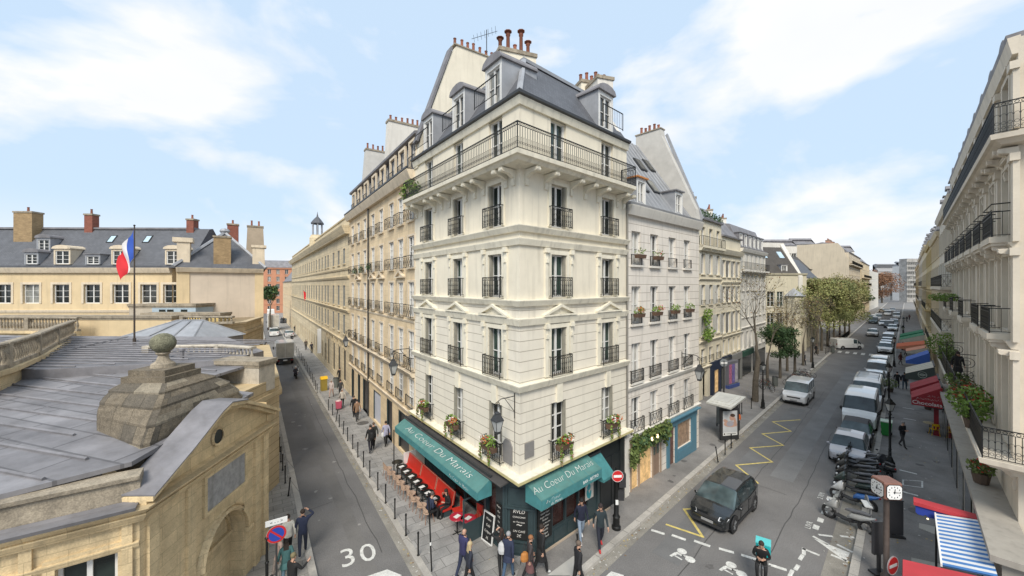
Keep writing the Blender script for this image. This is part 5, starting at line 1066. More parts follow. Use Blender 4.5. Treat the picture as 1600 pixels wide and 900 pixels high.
u_ = MB(T(22, -20, 0)); ol = [(-38, 16.5, 7.25), (-21, 17.4, 7.2), (-14.6, 19.9, 7.15), (-15.2, 23.5, 7.0), (-19, 25.5, 7.6), (-42, 25.5, 7.7)]
n = 6; u_.add([(a, b, c) for a, b, c in ol] + [(a, b, 6.4) for a, b, c in ol], [tuple(range(n)), tuple(range(n, 2 * n))[::-1]] + [((i + 1) % n, i, n + i, n + (i + 1) % n) for i in range(n)]); ob("sheet", u_, ZINC, up)
sm = MB(T(22, -20, 0))
for k in range(16):
    y0 = 17.3 + k * .52; x1 = -15.2 if y0 > 20 else -21 + (y0 - 17.4) * 2.5
    sm.bar((-38, y0 + .6, 7.3 + (y0 - 16) * .045), (x1 - .2, y0 - .1, 7.24 + (y0 - 16.5) * .02), .035, 4)
for x in (-24, -29): sm.bar((x, 17.4, 7.27), (x - 1, 25, 7.66), .03, 4)
ob("seam", sm, ZINC, up); vt = MB(T(22, -20, 0)); 
for x, y in ((-17.6, 19.6), (-17.1, 19.9)): vt.lathe([(.09, 7.0), (.09, 7.6), (.14, 7.62), (.14, 7.72), (0, 7.76)], 8, (x, y, 0))
ob("vent_cowl", vt, ZINC, up)
sk = thing("hipped_skylight_roof", "small faceted zinc hipped lantern roof on the museum roofs below the flagpole", "roof", (-23.6, 27.5, 0))
ob("roof", MB().add([(-3.2, -2.2, 7.3), (2.6, -2.4, 7.3), (3.4, 1.6, 7.3), (-2.2, 2.4, 7.3), (-.4, 0, 8.5), (1.4, .1, 8.5)], [(0, 1, 5, 4), (1, 2, 5), (2, 3, 4, 5), (3, 0, 4)]), ZINCL, sk); ob("base", MB().prism([(-3.1, -2.1), (2.5, -2.3), (3.3, 1.5), (-2.1, 2.3)], 5, 7.29), ZINC, sk)
h_ = MB()
for a, b in (((-3.2, -2.2, 7.3), (-.4, 0, 8.5)), ((2.6, -2.4, 7.3), (1.4, .1, 8.5)), ((-.4, 0, 8.5), (1.4, .1, 8.5)), ((3.4, 1.6, 7.3), (1.4, .1, 8.5)), ((-1, -2.3, 7.35), (0, 0, 8.5)), ((1, -2.3, 7.35), (.6, 0, 8.5))): h_.bar(a, b, .05, 4)
ob("hip", h_, ZINCL, sk)
# balustraded terraces
def bal_thing(name, label, pts, z, h, base=None, m=OLD, wallm=MUS, zb=0, dies=True):
    o = thing(name, label, "balustrade", (pts[0][0], pts[0][1], 0)); rp_ = [Vector((p[0] - pts[0][0], p[1] - pts[0][1])) for p in pts]
    balustrade(o, rp_, z, h, m, dies)
    if base: w2 = MB(); sweep(w2, rp_, [(-.2, zb), (.14, zb), (.14, z - .25), (.3, z - .2), (.3, z - .003), (-.2, z - .003)]); ob("wall", w2, wallm, o)
    return o
bal_thing("curved_balustrade", "weathered curved balustrade at the left edge, nearest of the pair", [(-20.5, 14.5), (-21.5, 16.3), (-23.8, 19.2), (-27, 22.7), (-30.5, 26.7)], 7.5, 1.1, True, zb=5)
bal_thing("terrace_balustrade", "weathered straight balustrade further back at the left edge", [(-44, 30.5), (-38, 30.2), (-33.6, 29.8)], 7.45, 1.1, True, zb=5)
bal_thing("pale_balustrade", "pale balustrade with open balusters just right of the stone ball", [(-20.9, 22.0), (-17.2, 22.5), (-14.6, 21.7)], 6.5, 1.05, True, m=mat("pale_stone", (.5, .45, .37), .85, .25, 3, .3, stain=.4, fine=.1), zb=4)
bal_thing("rounded_bay_balustrade", "small balustrade on top of the rounded banded bay before the pink pavilion", [(-26.2, 30.6), (-24, 30.0), (-21.9, 30.2)], 8.0, .6, False)
rb = MB(); sweep(rb, [(-3.6, .6), (-1.6, -.3), (.6, -.7), (2.4, -.6), (3.0, .8), (1.0, 6)], [(-.3, 0), (0, 0), (.02, 6.9), (.18, 7.0), (.2, 7.2), (.05, 7.2), (.05, 7.8), (.2, 7.85), (.22, 8.0), (-.3, 8.0)])
rb.poly([(-3.6, .6, 7.95), (.6, -.5, 7.95), (2.9, .9, 7.95), (.9, 6, 7.95), (-3.6, 6, 7.95)])
o = ob("rounded_bay", rb, mat("banded_stone", (.50, .40, .26), .85, .18, 1, .2, stain=.3, joint=.36), smooth=30); tag(o, "rounded banded stone bay below the pink end pavilion", "building"); o.location = (-25.2, 31, 0)
def block(name, label, x0, y0, x1, y1, z0, z1, m, cap=True, rz=0, cat="parapet"):
    o = thing(name, label, cat, ((x0 + x1) / 2, (y0 + y1) / 2, 0), rz); a, b = (x1 - x0) / 2, (y1 - y0) / 2
    ob("wall", MB().box(-a, -b, z0, a, b, z1 - .2), m, o); ob("coping", MB().box(-a - .1, -b - .1, z1 - .198, a + .1, b + .1, z1).box(-a - .05, -b - .05, z1 - .32, a + .05, b + .05, z1 - .199), OLD if cap else m, o); return o
block("stepped_stone_block", "big pale stepped stone block right of the flagpole foot", -33.9, 34, -30.3, 36.0, 6, 9.3, mat("pale_stone_wall", (.50, .44, .35), .85, .25, 1, .2, stain=.35)).location.z = .05
block("roof_parapet", "long low parapet of pale stone behind the left balustrade", -42, 31, -27.5, 32, 6, 8.55, MUSP)
block("yellow_patchy_wall", "patchy yellow wall under a thin coping left of the flagpole", -31, 32.2, -24.5, 33.4, 5, 8.7, mat("patchy_yellow", (.56, .43, .18), .9, .35, .7, .1, stain=.3))
block("blue_roof_hut", "small pale blue rooftop hut with two dark windows beneath the mansard wing", -31.4, 33.5, -27.6, 35.5, 6, 9.4, mat("pale_blue_paint", (.36, .44, .5), .7), cat="hut")
hut = bpy.data.objects["blue_roof_hut"]
for x in (-1.0, -.3, .9): ob("window", MB().box(x - .28, -1.02, 8.2, x + .28, -1.001, 8.9), PANEG, hut)
block("parapet_end_block", "pale stone parapet block above the banded street wall of the museum", -15.3, 19.6, -12.75, 20.7, 5.5, 7.15, mat("pale_stone", (.5, .45, .37), .85), rz=-.12)
bw = MB(); bw.prism([(-2.3, -3.4), (.0, -3.25), (-.3, 1.2), (-8, 12.5), (-10, 11)], 0, 6.0); bw.prism([(-2.35, -3.5), (.1, -3.35), (-.2, 1.3), (-7.9, 12.6), (-10, 11)], 5.0, 5.3)
o = ob("banded_wall", bw, mat("banded_street_wall", (.54, .42, .25), .85, .2, 1, .2, stain=.2, joint=.42)); tag(o, "banded ochre street wall between the pavilion and the narrow street pavement", "wall"); o.location = (-12.55, 20, 0)
# mansard wing
wA, wB = Vector((-54, 36.5)), Vector((-35.35, 40.0)); 
mw, L = building("mansard_wing", "long ochre museum wing with dark mansard roof and dormers across the left", (-54, 38.5), (-34.2, 38.5), 12.9, 9, [], [], MUSP)
mw, L = (mw, L)
for c in list(mw.children): bpy.data.objects.remove(c)
A, B = Vector((-58, 38.0)), Vector((-34.0, 38.4)); L = (B - A).length; mw.location = (A.x, A.y, 0); an_ = math.atan2(B.y - A.y, B.x - A.x); mw.rotation_euler = (0, 0, an_)
fx = Fx(A, B); wc = [fx.u(p) for p in (5, 49, 96, 144, 189, 232.5, 268)]
ops = [(c - .8, c + .8, 9.2, 11.1) for c in wc]
mb = MB(); wall(mb, L, 4, 12.7, ops, .25); body(mb, L, 9, 4, 12.7); ob("wall", mb, MUSP, mw)
tr = MB(); band(tr, [(0, 0), (L, 0)], 12.25, 12.75, .4); band(tr, [(0, 0), (L, 0)], 8.3, 8.55, .12); surround(tr, ops, .22, .05); ob("cornice", tr, BEIGET, mw)
for c in wc: window(mw, I4, c, 9.2, 1.6, 1.9, 'cross')
rf = MB(); pts = [(-.35, 12.75), (-.35, 12.95), (.15, 13.0), (2.9, 17.0), (3.4, 17.15), (6.6, 13), (6.6, 12.75)]; n = len(pts); rf.add([(x, p[0], p[1]) for x in (0, L + 1.5) for p in pts], [tuple(range(n)), tuple(range(n, 2 * n))[::-1]] + [((i + 1) % n, i, n + i, n + (i + 1) % n) for i in range(n)])
ro = ob("roof", rf, SLATE, mw); ob("ridge_capping", MB().box(0, 2.75, 17.0, L, 3.5, 17.2), ZINC, ro)
for px, st, w_, h_, arch in ((48, 0, 1.1, 1.0, True), (96, 1, 1.35, 1.35, True), (144, 0, 1.2, .8, False), (186, 1, 1.35, 1.35, True), (270, 1, 1.35, 1.35, True)):
    dormer(mw, I4, fx.u(px), 13.1, w_, h_, .05, 2.2, m=BEIGET if st else ZINCL, roofm=BEIGET if st else ZINC, cheek=BEIGET if st else ZINCL, arch=arch)
dormer(mw, I4, fx.u(49), 14.5, 1.1, 1.15, 1.0, 2.0, m=ZINCL, roofm=ZINC)
for px in (141, 200): x = fx.u(px); sa = math.atan2(4, 2.75); M = T(x, 2.15, 15.85) @ RX(sa); o = ob("skylight", MB(M).box(-.35, -.5, -.03, .35, .5, .08), IRON, ro); ob("pane", MB(M).box(-.25, -.4, .08, .25, .4, .09), mat("bright_skylight", (.45, .58, .66), .15), o)
chim_on(mw, fx.u(93) - .45, 3, .85, .7, 15.9, 18.6, BRICKR, 1); chim_on(mw, fx.u(263) - .4, 3, .75, .7, 15.5, 18.1, BRICKR, 1); chim_on(mw, fx.u(5) - 1.4, 2.4, 1.9, 1.0, 14.5, 18.7, BRICKY, 1)
# end pavilion
A, B = Vector((-29.8, 34.1)), Vector((-24.4, 37.7)); pv, L = building("end_pavilion", "pink plastered pavilion with pyramid slate roof at the museum wing's street end", A, B, 12.6, 10, [], [], MUSG, bands=[(12.2, 12.6, .4)], tm=BEIGET)
ob("corner_pier", MB().box(0, -.06, 4, .9, 0, 12.2).box(L - .7, -.06, 0, L, 0, 12.2).box(.9, -.03, 7.6, L - .7, 0, 7.8), MUSP, pv)
ob("roof", MB().add([(-.2, -.3, 12.62), (L + .2, -.3, 12.62), (L + .2, 10.2, 12.62), (-.2, 10.2, 12.62), (L * .5, 3.6, 16.3), (L * .5, 6.5, 16.3)], [(0, 1, 4), (1, 2, 5, 4), (2, 3, 5), (3, 0, 4, 5)]), SLATE, pv)
h_ = MB()
for a, b in (((-.2, -.3, 12.7), (L * .5, 3.6, 16.35)), ((L + .2, -.3, 12.7), (L * .5, 3.6, 16.35))): h_.bar(a, b, .16, 5)
h_.ball((L * .5, 3.7, 16.5), .45, (1, 1, .7), 8); ob("hip", h_, ZINCL, pv)
chim_on(pv, L * .40, .5, 1.3, .8, 12.6, 15.6, BRICKY, 0); chim_on(pv, L * .5, 8, 1.0, .8, 13, 17.8, BRICKR, 1); chim_on(pv, L * .75, 8.5, 1.9, 1, 13, 17.8, mat("tan_render", (.42, .34, .25)), 2, taper=.2)
ob("corner_stub", MB().box(L - .9, .2, 12.62, L + .1, 1.4, 14.7).box(L - 1.0, .1, 14.702, L + .25, 1.5, 14.95), BEIGET, pv); ob("corner_stub", MB().box(.0, .2, 12.62, .9, 1.2, 14.9).box(-.3, .1, 14.902, 1.1, 1.4, 15.3), BEIGET, pv)
ob("side_door", MB().box(L * .78, -.05, 3, L * .84, -.002, 5.5), PANEG, pv)
# flagpole and flag
fp = thing("flagpole", "dark flagpole standing over the museum roofs", "flagpole", (-23.6, 24, 6.3)); ob("pole", MB().bar((0, 0, 0), (0, 0, 8.4), .055, 8, .035).bar((0, 0, 0), (0, 0, 1.4), .09, 8), mat("dark_bronze_pole", (.06, .045, .035), .6), fp); ob("finial", MB().ball((0, 0, 8.45), .06), IRON, fp)
fg = MB(); ng, mg = 15, 12
for i in range(ng + 1):
    for j in range(mg + 1):
        u, v = i / ng, j / mg; hang = .78 * u
        x = -.05 - 1.05 * u * (1 - .35 * v) - .05 * math.sin(v * 6); y = .16 * math.sin(u * 9 + v * 3) * (.3 + u); z = 8.2 - 1.75 * v - 1.75 * u * (1 - .1 * v) * .95
        fg.v.append((x, y, z - 0))
for i in range(ng):
    for j in range(mg): a = i * (mg + 1) + j; fg.f.append((a, a + mg + 1, a + mg + 2, a + 1)); fg.m.append(0 if i < 5 else 1 if i < 10 else 2)
flag = ob("flag", fg, [mat("flag_blue", (.03, .09, .42), .8), mat("flag_white", (.72, .70, .7), .8), mat("flag_red", (.60, .02, .03), .8)], smooth=80); tag(flag, "blue, white and red flag hanging limp from the museum flagpole", "flag"); flag.location = fp.location
# ------------------------------------------------------------------ people
SKM = {}
def cloth(c): 
    k = "cloth_%02x%02x%02x" % tuple(int(min(1, v) * 255) for v in c); return mat(k, c, .85, .18, 9, .1)
def person(label, loc, ang, h=1.73, top=(.02, .025, .05), leg=(.02, .02, .025), hair=(.03, .02, .015), shoe=(.03, .03, .03), walk=.25, arm=None, sit=False, lean=0, longhair=False, coat=0, bald=False, skirt=None, group=None, seed=0, bulk=1.0, cap=None):
    """joints in metres for a 1.75 m figure that faces +Y; ang turns it"""
    r = random.Random(seed + len(label)); g = lambda: r.uniform(-.02, .02)
    w_ = walk; V = {}; hp = .93 if not sit else .5
    V['pel'] = (0, 0, hp); V['wai'] = (0, .01 + lean * .1, hp + .17); V['che'] = (0, .02 + lean * .3, hp + .40); V['nb'] = (0, .015 + lean * .42, hp + .55); V['nk'] = (0, .03 + lean * .5, hp + .61); V['hd'] = (0, .05 + lean * .55, hp + .70); V['ht'] = (0, .045 + lean * .6, hp + .775)
    for s, k in ((-1, 'l'), (1, 'r')):
        V['sh' + k] = (s * .175, .01 + lean * .4, hp + .49); a_ = (arm or {}).get(k, 'down')
        if a_ == 'down': V['el' + k] = (s * .235, -.03 - s * w_ * .3 + lean * .3, hp + .21); V['wr' + k] = (s * .245, .05 - s * w_ * .55 + lean * .3, hp - .02)
        elif a_ == 'bent': V['el' + k] = (s * .25, -.02 + lean * .3, hp + .22); V['wr' + k] = (s * .10, .22 + lean * .3, hp + .26)
        elif a_ == 'head': V['el' + k] = (s * .38, .1, hp + .55); V['wr' + k] = (s * .18, .14, hp + .72)
        elif a_ == 'out': V['el' + k] = (s * .3, .12, hp + .3); V['wr' + k] = (s * .32, .34, hp + .42)
        elif a_ == 'face': V['el' + k] = (s * .22, .16, hp + .33); V['wr' + k] = (s * .09, .24, hp + .58)
        if sit: V['hi' + k] = (s * .095, .02, hp - .01); V['kn' + k] = (s * .13, .43, hp + .01); V['an' + k] = (s * .12, .40, .09); V['to' + k] = (s * .13, .54, .04)
        else: V['hi' + k] = (s * .09, 0, .87); V['kn' + k] = (s * .10, s * w_ * .45 + .03, .49); V['an' + k] = (s * .095, s * w_ * .95 - .03, .09 + (max(0, -s * w_) * .25)); V['to' + k] = (s * .11, s * w_ * .95 + .12, .035 + (max(0, -s * w_) * .05))
    names = list(V); ix = {n: i for i, n in enumerate(names)}
    E = [('pel', 'wai'), ('wai', 'che'), ('che', 'nb'), ('nb', 'nk'), ('nk', 'hd'), ('hd', 'ht')]
    for k in 'lr': E += [('che', 'sh' + k), ('sh' + k, 'el' + k), ('el' + k, 'wr' + k), ('pel', 'hi' + k), ('hi' + k, 'kn' + k), ('kn' + k, 'an' + k), ('an' + k, 'to' + k)]
    Rd = {'pel': (.15, .12), 'wai': (.14, .115), 'che': (.16, .125), 'nb': (.075, .07), 'nk': (.052, .055), 'hd': (.075, .095), 'ht': (.06, .075), 'sh': (.07, .07), 'el': (.048, .05), 'wr': (.032, .036), 'hi': (.095, .1), 'kn': (.066, .068), 'an': (.048, .05), 'to': (.045, .035)}
    me = bpy.data.meshes.new("body"); me.from_pydata([V[n] for n in names], [(ix[a], ix[b]) for a, b in E], [])
    o = bpy.data.objects.new("tmp", me); SC.collection.objects.link(o); m = o.modifiers.new("s", 'SKIN'); m.use_smooth_shade = True; sb_ = o.modifiers.new("u", 'SUBSURF'); sb_.levels = 1
    for i, n in enumerate(names):
        k = n if n in Rd else n[:2]; b_ = bulk if k in ('pel', 'wai', 'che', 'sh', 'el') else 1; me.skin_vertices[0].data[i].radius = (Rd[k][0] * b_, Rd[k][1] * b_); me.skin_vertices[0].data[i].use_root = (n == 'pel')
    bpy.context.view_layer.update(); nm = bpy.data.meshes.new_from_object(o.evaluated_get(bpy.context.evaluated_depsgraph_get())); bpy.data.objects.remove(o)
    mats = [cloth(top), cloth(leg), SKIN, cloth(shoe), cloth(hair)]; nm.materials.clear()
    for q in mats: nm.materials.append(q)
    seg = [(Vector(V[a]), Vector(V[b]), 2 if a in ('nb', 'nk', 'hd') else 0 if a in ('wai', 'che', 'pel') and not b.startswith('hi') else 0 if a[:2] in ('sh', 'el') else 3 if a[:2] == 'an' else 1) for a, b in E]
    vco = [v.co.copy() for v in nm.vertices]; mi = []
    for f in nm.polygons:
        c = f.center; best = 9; bm_ = 0
        for a, b, q in seg:
            d = b - a; t_ = max(0, min(1, (c - a).dot(d) / d.length_squared)); dd = (a + d * t_ - c).length
            if dd < best: best, bm_ = dd, q
        if bm_ == 1 and c.z > hp - .06 - coat and not sit: bm_ = 0
        if bm_ == 0 and c.z < hp - .1 - coat and abs(c.x) < .16 and not sit: bm_ = 1
        mi.append(bm_)
    nm.polygons.foreach_set("material_index", mi); nm.polygons.foreach_set("use_smooth", [True] * len(mi))
    # hands, nose, ears, eyes joined into the body mesh
    ex = MB()
    for s, k in ((-1, 'l'), (1, 'r')):
        wv, ev = Vector(V['wr' + k]), Vector(V['el' + k]); d = (wv - ev).normalized(); sd = Vector((s, 0, 0)); sd = (sd - d * sd.dot(d)).normalized(); nn = d.cross(sd).normalized()
        pc = wv + d * .05; ex.mi = 2; ex.bar(wv - d * .02, pc + d * .04, .03, 6, .034)
        for q, ln in ((-.028, .06), (-.009, .075), (.01, .07), (.028, .052)):
            b0 = pc + d * .035 + nn * q; b1 = b0 + d * ln * .55 - sd * .008; b2 = b1 + d * ln * .35 - sd * .022; ex.tube([b0, b1, b2], [.0105, .0095, .007], 4)
        t0 = pc - d * .01 + nn * .03; ex.tube([t0, t0 + nn * .03 + d * .02, t0 + nn * .035 + d * .05], [.012, .011, .008], 4)
    hd = Vector(V['hd']); ex.mi = 2; ex.add([hd + Vector(v) for v in ((-.014, .095, -.03), (.014, .095, -.03), (0, .122, -.032), (0, .097, .015))], [(0, 1, 2), (0, 2, 3), (1, 3, 2)])
    for s in (-1, 1): ex.ball(hd + Vector((s * .079, .0, -.005)), .02, (.5, .8, 1.3), 6)
    ex.mi = 4
    for s in (-1, 1): ex.ball(hd + Vector((s * .03, .092, .012)), .009, n=5)
    ex.mi = 2; ex.ball(hd + Vector((0, .095, -.052)), .02, (1, .4, .3), 6)
    o0 = len(nm.vertices); body_ = MB(); body_.v = [tuple(v) for v in vco] + ex.v; body_.f = [tuple(f.vertices) for f in nm.polygons] + [tuple(i + o0 for i in f) for f in ex.f]; body_.m = mi + ex.m
    bpy.data.meshes.remove(nm); sc_ = h / 1.73
    root = ob("person", body_, mats, smooth=70); tag(root, label, "person", group); root.location = loc; root.rotation_euler = (0, 0, ang); root.scale = (sc_,) * 3
    if not bald:
        hm = MB(); ht = Vector(V['hd']); n = 10
        hm.ball(ht + Vector((0, -.018, .05)), .098, (.92, 1.05, .95), 10)
        if longhair: hm.add([ht + Vector(p) for p in ((-.085, -.02, .03), (.085, -.02, .03), (.08, -.09, .02), (-.08, -.09, .02), (-.1, -.02, -.22), (.1, -.02, -.22), (.09, -.12, -.24), (-.09, -.12, -.24))], [(0, 1, 2, 3), (0, 4, 5, 1), (1, 5, 6, 2), (2, 6, 7, 3), (3, 7, 4, 0), (4, 7, 6, 5)])
        ob("hair" if not cap else "cap", hm, cloth(cap or hair), root, smooth=60)
    if coat > .12 or skirt:
        sk_ = MB(); z1 = hp - .02; z0 = max(.35, hp - (coat if not skirt else .5)); sk_.lathe([(.02, z1 + .05), (.165, z1), (.2, (z0 + z1) / 2), (.23, z0), (.19, z0 + .01)], 12); sk_.v = [(x * .95, y * .8 + .01, z) for x, y, z in sk_.v]; ob("coat_skirt" if not skirt else "skirt", sk_, cloth(skirt or top), root, smooth=60)
    return root
def put(px, py): return G(px, py, .12)
# ------------------------------------------------------------------ vehicles (front faces +Y)
def wheel_m(rw, wd):
    k = ('wheel', round(rw, 3), round(wd, 3))
    if k not in CACHE:
        t = MB().lathe([(rw * .62, -wd / 2), (rw * .94, -wd / 2), (rw, -wd / 2 + .03), (rw, wd / 2 - .03), (rw * .94, wd / 2), (rw * .62, wd / 2)], 18, ax='x')
        r_ = MB()
        for s in (-1, 1):
            r_.lathe([(rw * .63, s * wd * .42), (rw * .58, s * wd * .40), (rw * .55, s * wd * .3), (rw * .15, s * wd * .34), (0, s * wd * .36)], 14, ax='x')
            for i in range(7): a = i * .8976; r_.bar((s * wd * .37, rw * .1 * math.cos(a), rw * .1 * math.sin(a)), (s * wd * .41, rw * .6 * math.cos(a), rw * .6 * math.sin(a)), .028, 4, mi=1)
        CACHE[k] = (t.mesh(BLACK, 40), r_.mesh([mat("dark_wheel_well", (.03, .03, .032), .6), mat("alloy", (.32, .33, .34), .35, .05, 5, metal=.7)], 40))
    return CACHE[k]
TPL = {
 'hatch': [(.5, .72, .38, .38, 'h'), (.485, .86, .47, .47, 'h'), (.44, .94, .52, .52, 'h'), (.29, .98, .585, .59, 'h'), (.25, .98, .60, .615, 'w'), (.09, 1, .63, .955, 'p'), (.07, 1, .63, .965, 's'), (-.10, 1, .64, 1, 'p'), (-.12, 1, .64, 1, 's'), (-.31, 1, .66, .97, 'p'), (-.37, .99, .67, .94, 'r'), (-.47, .95, .66, .69, 'h'), (-.49, .9, .5, .52, 'h'), (-.5, .84, .36, .37, 'h')],
 'tall': [(.5, .74, .34, .34, 'h'), (.485, .87, .47, .47, 'h'), (.44, .93, .53, .53, 'h'), (.34, .97, .58, .59, 'h'), (.31, .98, .60, .615, 'w'), (.13, 1, .62, .95, 'p'), (.11, 1, .62, .96, 's'), (-.12, 1, .60, 1, 'p'), (-.14, 1, .60, 1, 's'), (-.36, 1, .64, .97, 'p'), (-.40, .99, .65, .95, 'r'), (-.48, .95, .64, .68, 'h'), (-.495, .9, .5, .52, 'h'), (-.5, .84, .34, .35, 'h')],
 'van': [(.5, .78, .30, .30, 'h'), (.49, .92, .40, .40, 'h'), (.46, .97, .48, .49, 'h'), (.38, .99, .53, .54, 'h'), (.355, .99, .54, .56, 'w'), (.25, 1, .55, .93, 'p'), (.235, 1, .55, .95, 's'), (.10, 1, .56, 1, 'h'), (-.2, 1, .56, 1.01, 'h'), (-.46, 1, .56, 1, 'h'), (-.485, .99, .56, .98, 'h'), (-.5, .97, .5, .93, 'h')],
 'mini': [(.5, .75, .33, .33, 'h'), (.485, .88, .44, .44, 'h'), (.44, .95, .50, .50, 'h'), (.33, .98, .54, .55, 'h'), (.30, .98, .55, .57, 'w'), (.16, 1, .56, .95, 'p'), (.14, 1, .56, .97, 's'), (-.03, 1, .57, 1, 'p'), (-.06, 1, .57, 1, 's'), (-.24, 1, .57, 1, 'p'), (-.27, 1, .57, 1, 's'), (-.43, 1, .57, .99, 'p'), (-.47, .98, .57, .97, 'r'), (-.495, .96, .56, .62, 'h'), (-.5, .9, .35, .37, 'h')]}
def car(label, loc, ang, paint, kind='hatch', L=4.1, W=1.78, Hh=1.5, cat="car", name="parked_car", group=None, roof=None, wb=None, rw=.31, detail=True, rack=False, plate=(.7, .7, .66), wind=True):
    root = thing(name, label, cat, loc, ang, group); st = TPL[kind]; body = MB(); gw, gs, gr = MB(), [MB(), MB()], MB(); top_ = MB(); rows = []
    for yf, hf, zb, zt, k in st:
        hw = W / 2 * hf; y = yf * L; zb_, zt_ = zb * Hh, zt * Hh; up = zt_ - zb_ > .12; inset = min(1, (zt_ - zb_) / (Hh * .35)); hwt = hw * (1 - (.2 if kind in ('hatch', 'tall') else .09) * inset)
        zl = .19 if abs(yf) < .47 else .26
        rows.append([(0, y, zl), (hw * .9, y, zl), (hw * .99, y, zl + .12), (hw, y, zb_ * .62 + .06), (hw * .985, y, zb_ - .05), (hw * .965, y, zb_), (hwt, y, zt_ - .05 * inset), (hwt * .9, y, zt_), (0, y, zt_ + .035)])
    for i in range(len(st) - 1):
        k = st[i][4]; a, b = rows[i], rows[i + 1]
        for j in range(8):
            for s in (1, -1):
                q = [a[j], b[j], b[j + 1], a[j + 1]]; q = [(p[0] * s, p[1], p[2]) for p in q]
                if s > 0: q = q[::-1]
                tgt = body
                if k == 'w' and j >= 6: tgt = gw
                elif k == 'w' and j == 5: tgt = gs[s < 0]
                elif k == 's' and j == 5: tgt = gs[s < 0]
                elif k == 'r' and j >= 6: tgt = gr
                elif roof and j >= 6 and st[i][3] > .9: tgt = top_
                tgt.quad(*q)
    for e, rr in ((0, rows[0]), (1, rows[-1])):
        pts = rr + [(-p[0], p[1], p[2]) for p in rr[1:-1][::-1]]; body.poly(pts if e else pts[::-1])
    pm = paint; ob("body", body, pm, root, smooth=38)
    if top_.v: ob("roof_panel", top_, roof, root, smooth=30)
    if gw.v: ob("windscreen", gw, CARG, root, smooth=30)
    for g_ in gs:
        if g_.v: ob("side_window", g_, CARG, root)
    if gr.v: ob("rear_window", gr, CARG, root)
    ay = wb / 2 if wb else L * .31
    for y in (ay, -ay):
        for s in (-1, 1):
            t, r_ = wheel_m(rw, .2); wo_ = link("wheel", t, root, T(s * (W / 2 - .085), y, rw)); link("rim", r_, wo_)
            ar = MB(); ar.lathe([(rw + .055, -.005), (rw + .055, .012), (rw - .05, .012)], 16, (s * (W / 2 - .004) - (.0 if s > 0 else .01), y, rw + .02), ax='x'); ar.lathe([(0, 0), (rw + .03, 0)], 16, (s * (W / 2 + .001), y, rw + .015), ax='x'); ob("wheel_arch", ar, MBLK, root)
    if detail:
        y1 = L * .5; zf = st[1][2] * Hh
        for s in (-1, 1):
            hl = MB(); hl.add([(s * W * .25, y1 * 1.004, zf - .13), (s * W * .43, y1 * .965, zf - .11), (s * W * .475, y1 * .88, zf + .02), (s * W * .28, y1 * .975, zf + .03), (s * W * .27, y1 * .95, zf - .14), (s * W * .40, y1 * .9, zf - .12), (s * W * .44, y1 * .84, zf - .03), (s * W * .30, y1 * .9, zf - .02)], [(0, 1, 2, 3), (4, 7, 6, 5), (0, 4, 5, 1), (1, 5, 6, 2), (2, 6, 7, 3), (3, 7, 4, 0)]); ob("headlight", hl, mat("headlight_glass", (.62, .64, .66), .1, 0), root)
            zr_ = st[-3][2] * Hh; tl = MB(); tl.box(s * W * .36 - .05, -L * .5 - .012, zr_ - .26, s * W * .36 + .09 * (1 if s > 0 else .2), -L * .47, zr_ - .02); ob("tail_light", tl, mat("tail_light_red", (.35, .01, .01), .25, 0), root)
            mr = MB(); ym = L * (.22 if kind != 'van' else .33); mr.ball((s * (W / 2 + .09), ym, zf + .2 if kind != 'van' else zf + .35), .1, (1, .6, .75 if kind != 'van' else 1.5), 8); mr.bar((s * W * .46, ym, zf + .12), (s * (W / 2 + .07), ym, zf + .17), .025, 4); ob("wing_mirror", mr, MBLK if kind == 'van' else pm, root, smooth=50)
        gp_ = MB(); ys = [st[i][0] * L for i in range(len(st)) if st[i][4] == 'p'] + ([L * .1, L * .24] if kind == 'van' else [])
        for s in (-1, 1):
            for y in ys: gp_.box(s * W * .5 - .012, y - .009, .34, s * W * .5 + .004, y + .009, Hh * .56)
            gp_.box(s * W * .5 - .02, -L * .3, .2, s * W * .5 + .006, L * .3, .32)
            for y in ys[:2]: gp_.box(s * W * .5 - .01, y - .28, Hh * .5, s * W * .5 + .016, y - .1, Hh * .5 + .03)
        ob("door_trim", gp_, MBLK, root); gr_ = MB(); gr_.box(-W * .26, y1 * .985 - .03, zf - .17, W * .26, y1 + .012, zf - .07); ob("grille", gr_, MBLK, root); bp = MB(); bp.box(-W * .36, y1 * .96, .26, W * .36, y1 + .02, .38); ob("bumper", bp, MBLK, root)
        pl = MB(); pl.box(-.26, y1 + .021, .4, .26, y1 + .035, .51); ob("number_plate", pl, mat("number_plate", plate, .6), root); pl = MB(); pl.box(-.26, -y1 - .03, .5, .26, -y1 - .002, .61); ob("number_plate", pl, mat("number_plate", plate, .6), root)
    if rack: 
        rk = MB()
        for x in (-W * .36, W * .36): rk.bar((x, -L * .4, Hh + .12), (x, L * .12, Hh + .12), .03, 5)
        for i in range(6): y = -L * .38 + i * L * .095; rk.bar((-W * .38, y, Hh + .14), (W * .38, y, Hh + .14), .022, 4)
        for x in (-W * .36, W * .36):
            for y in (-L * .35, 0): rk.bar((x, y, Hh - .04), (x, y, Hh + .12), .02, 4)
        ob("roof_rack", rk, mat("rack_metal", (.5, .5, .5), .4, metal=.6), root)
    return root
def paint(n, c, r_=.28): return mat("car_paint_" + n, c, r_, .03, 2, coat=.8)
WP, SP, GP, BP, DKP, BEP = paint("white", (.80, .80, .78)), paint("silver", (.52, .52, .52)), paint("grey", (.22, .23, .24)), paint("black", (.012, .013, .014)), paint("dark", (.04, .043, .05)), paint("cream", (.55, .53, .47))
def heading(v): return math.atan2(v.y, v.x) - R(90)
hR = heading(dR); hL = heading(dL)
def fromR(px, py, off=0): p = G(px, py); return p
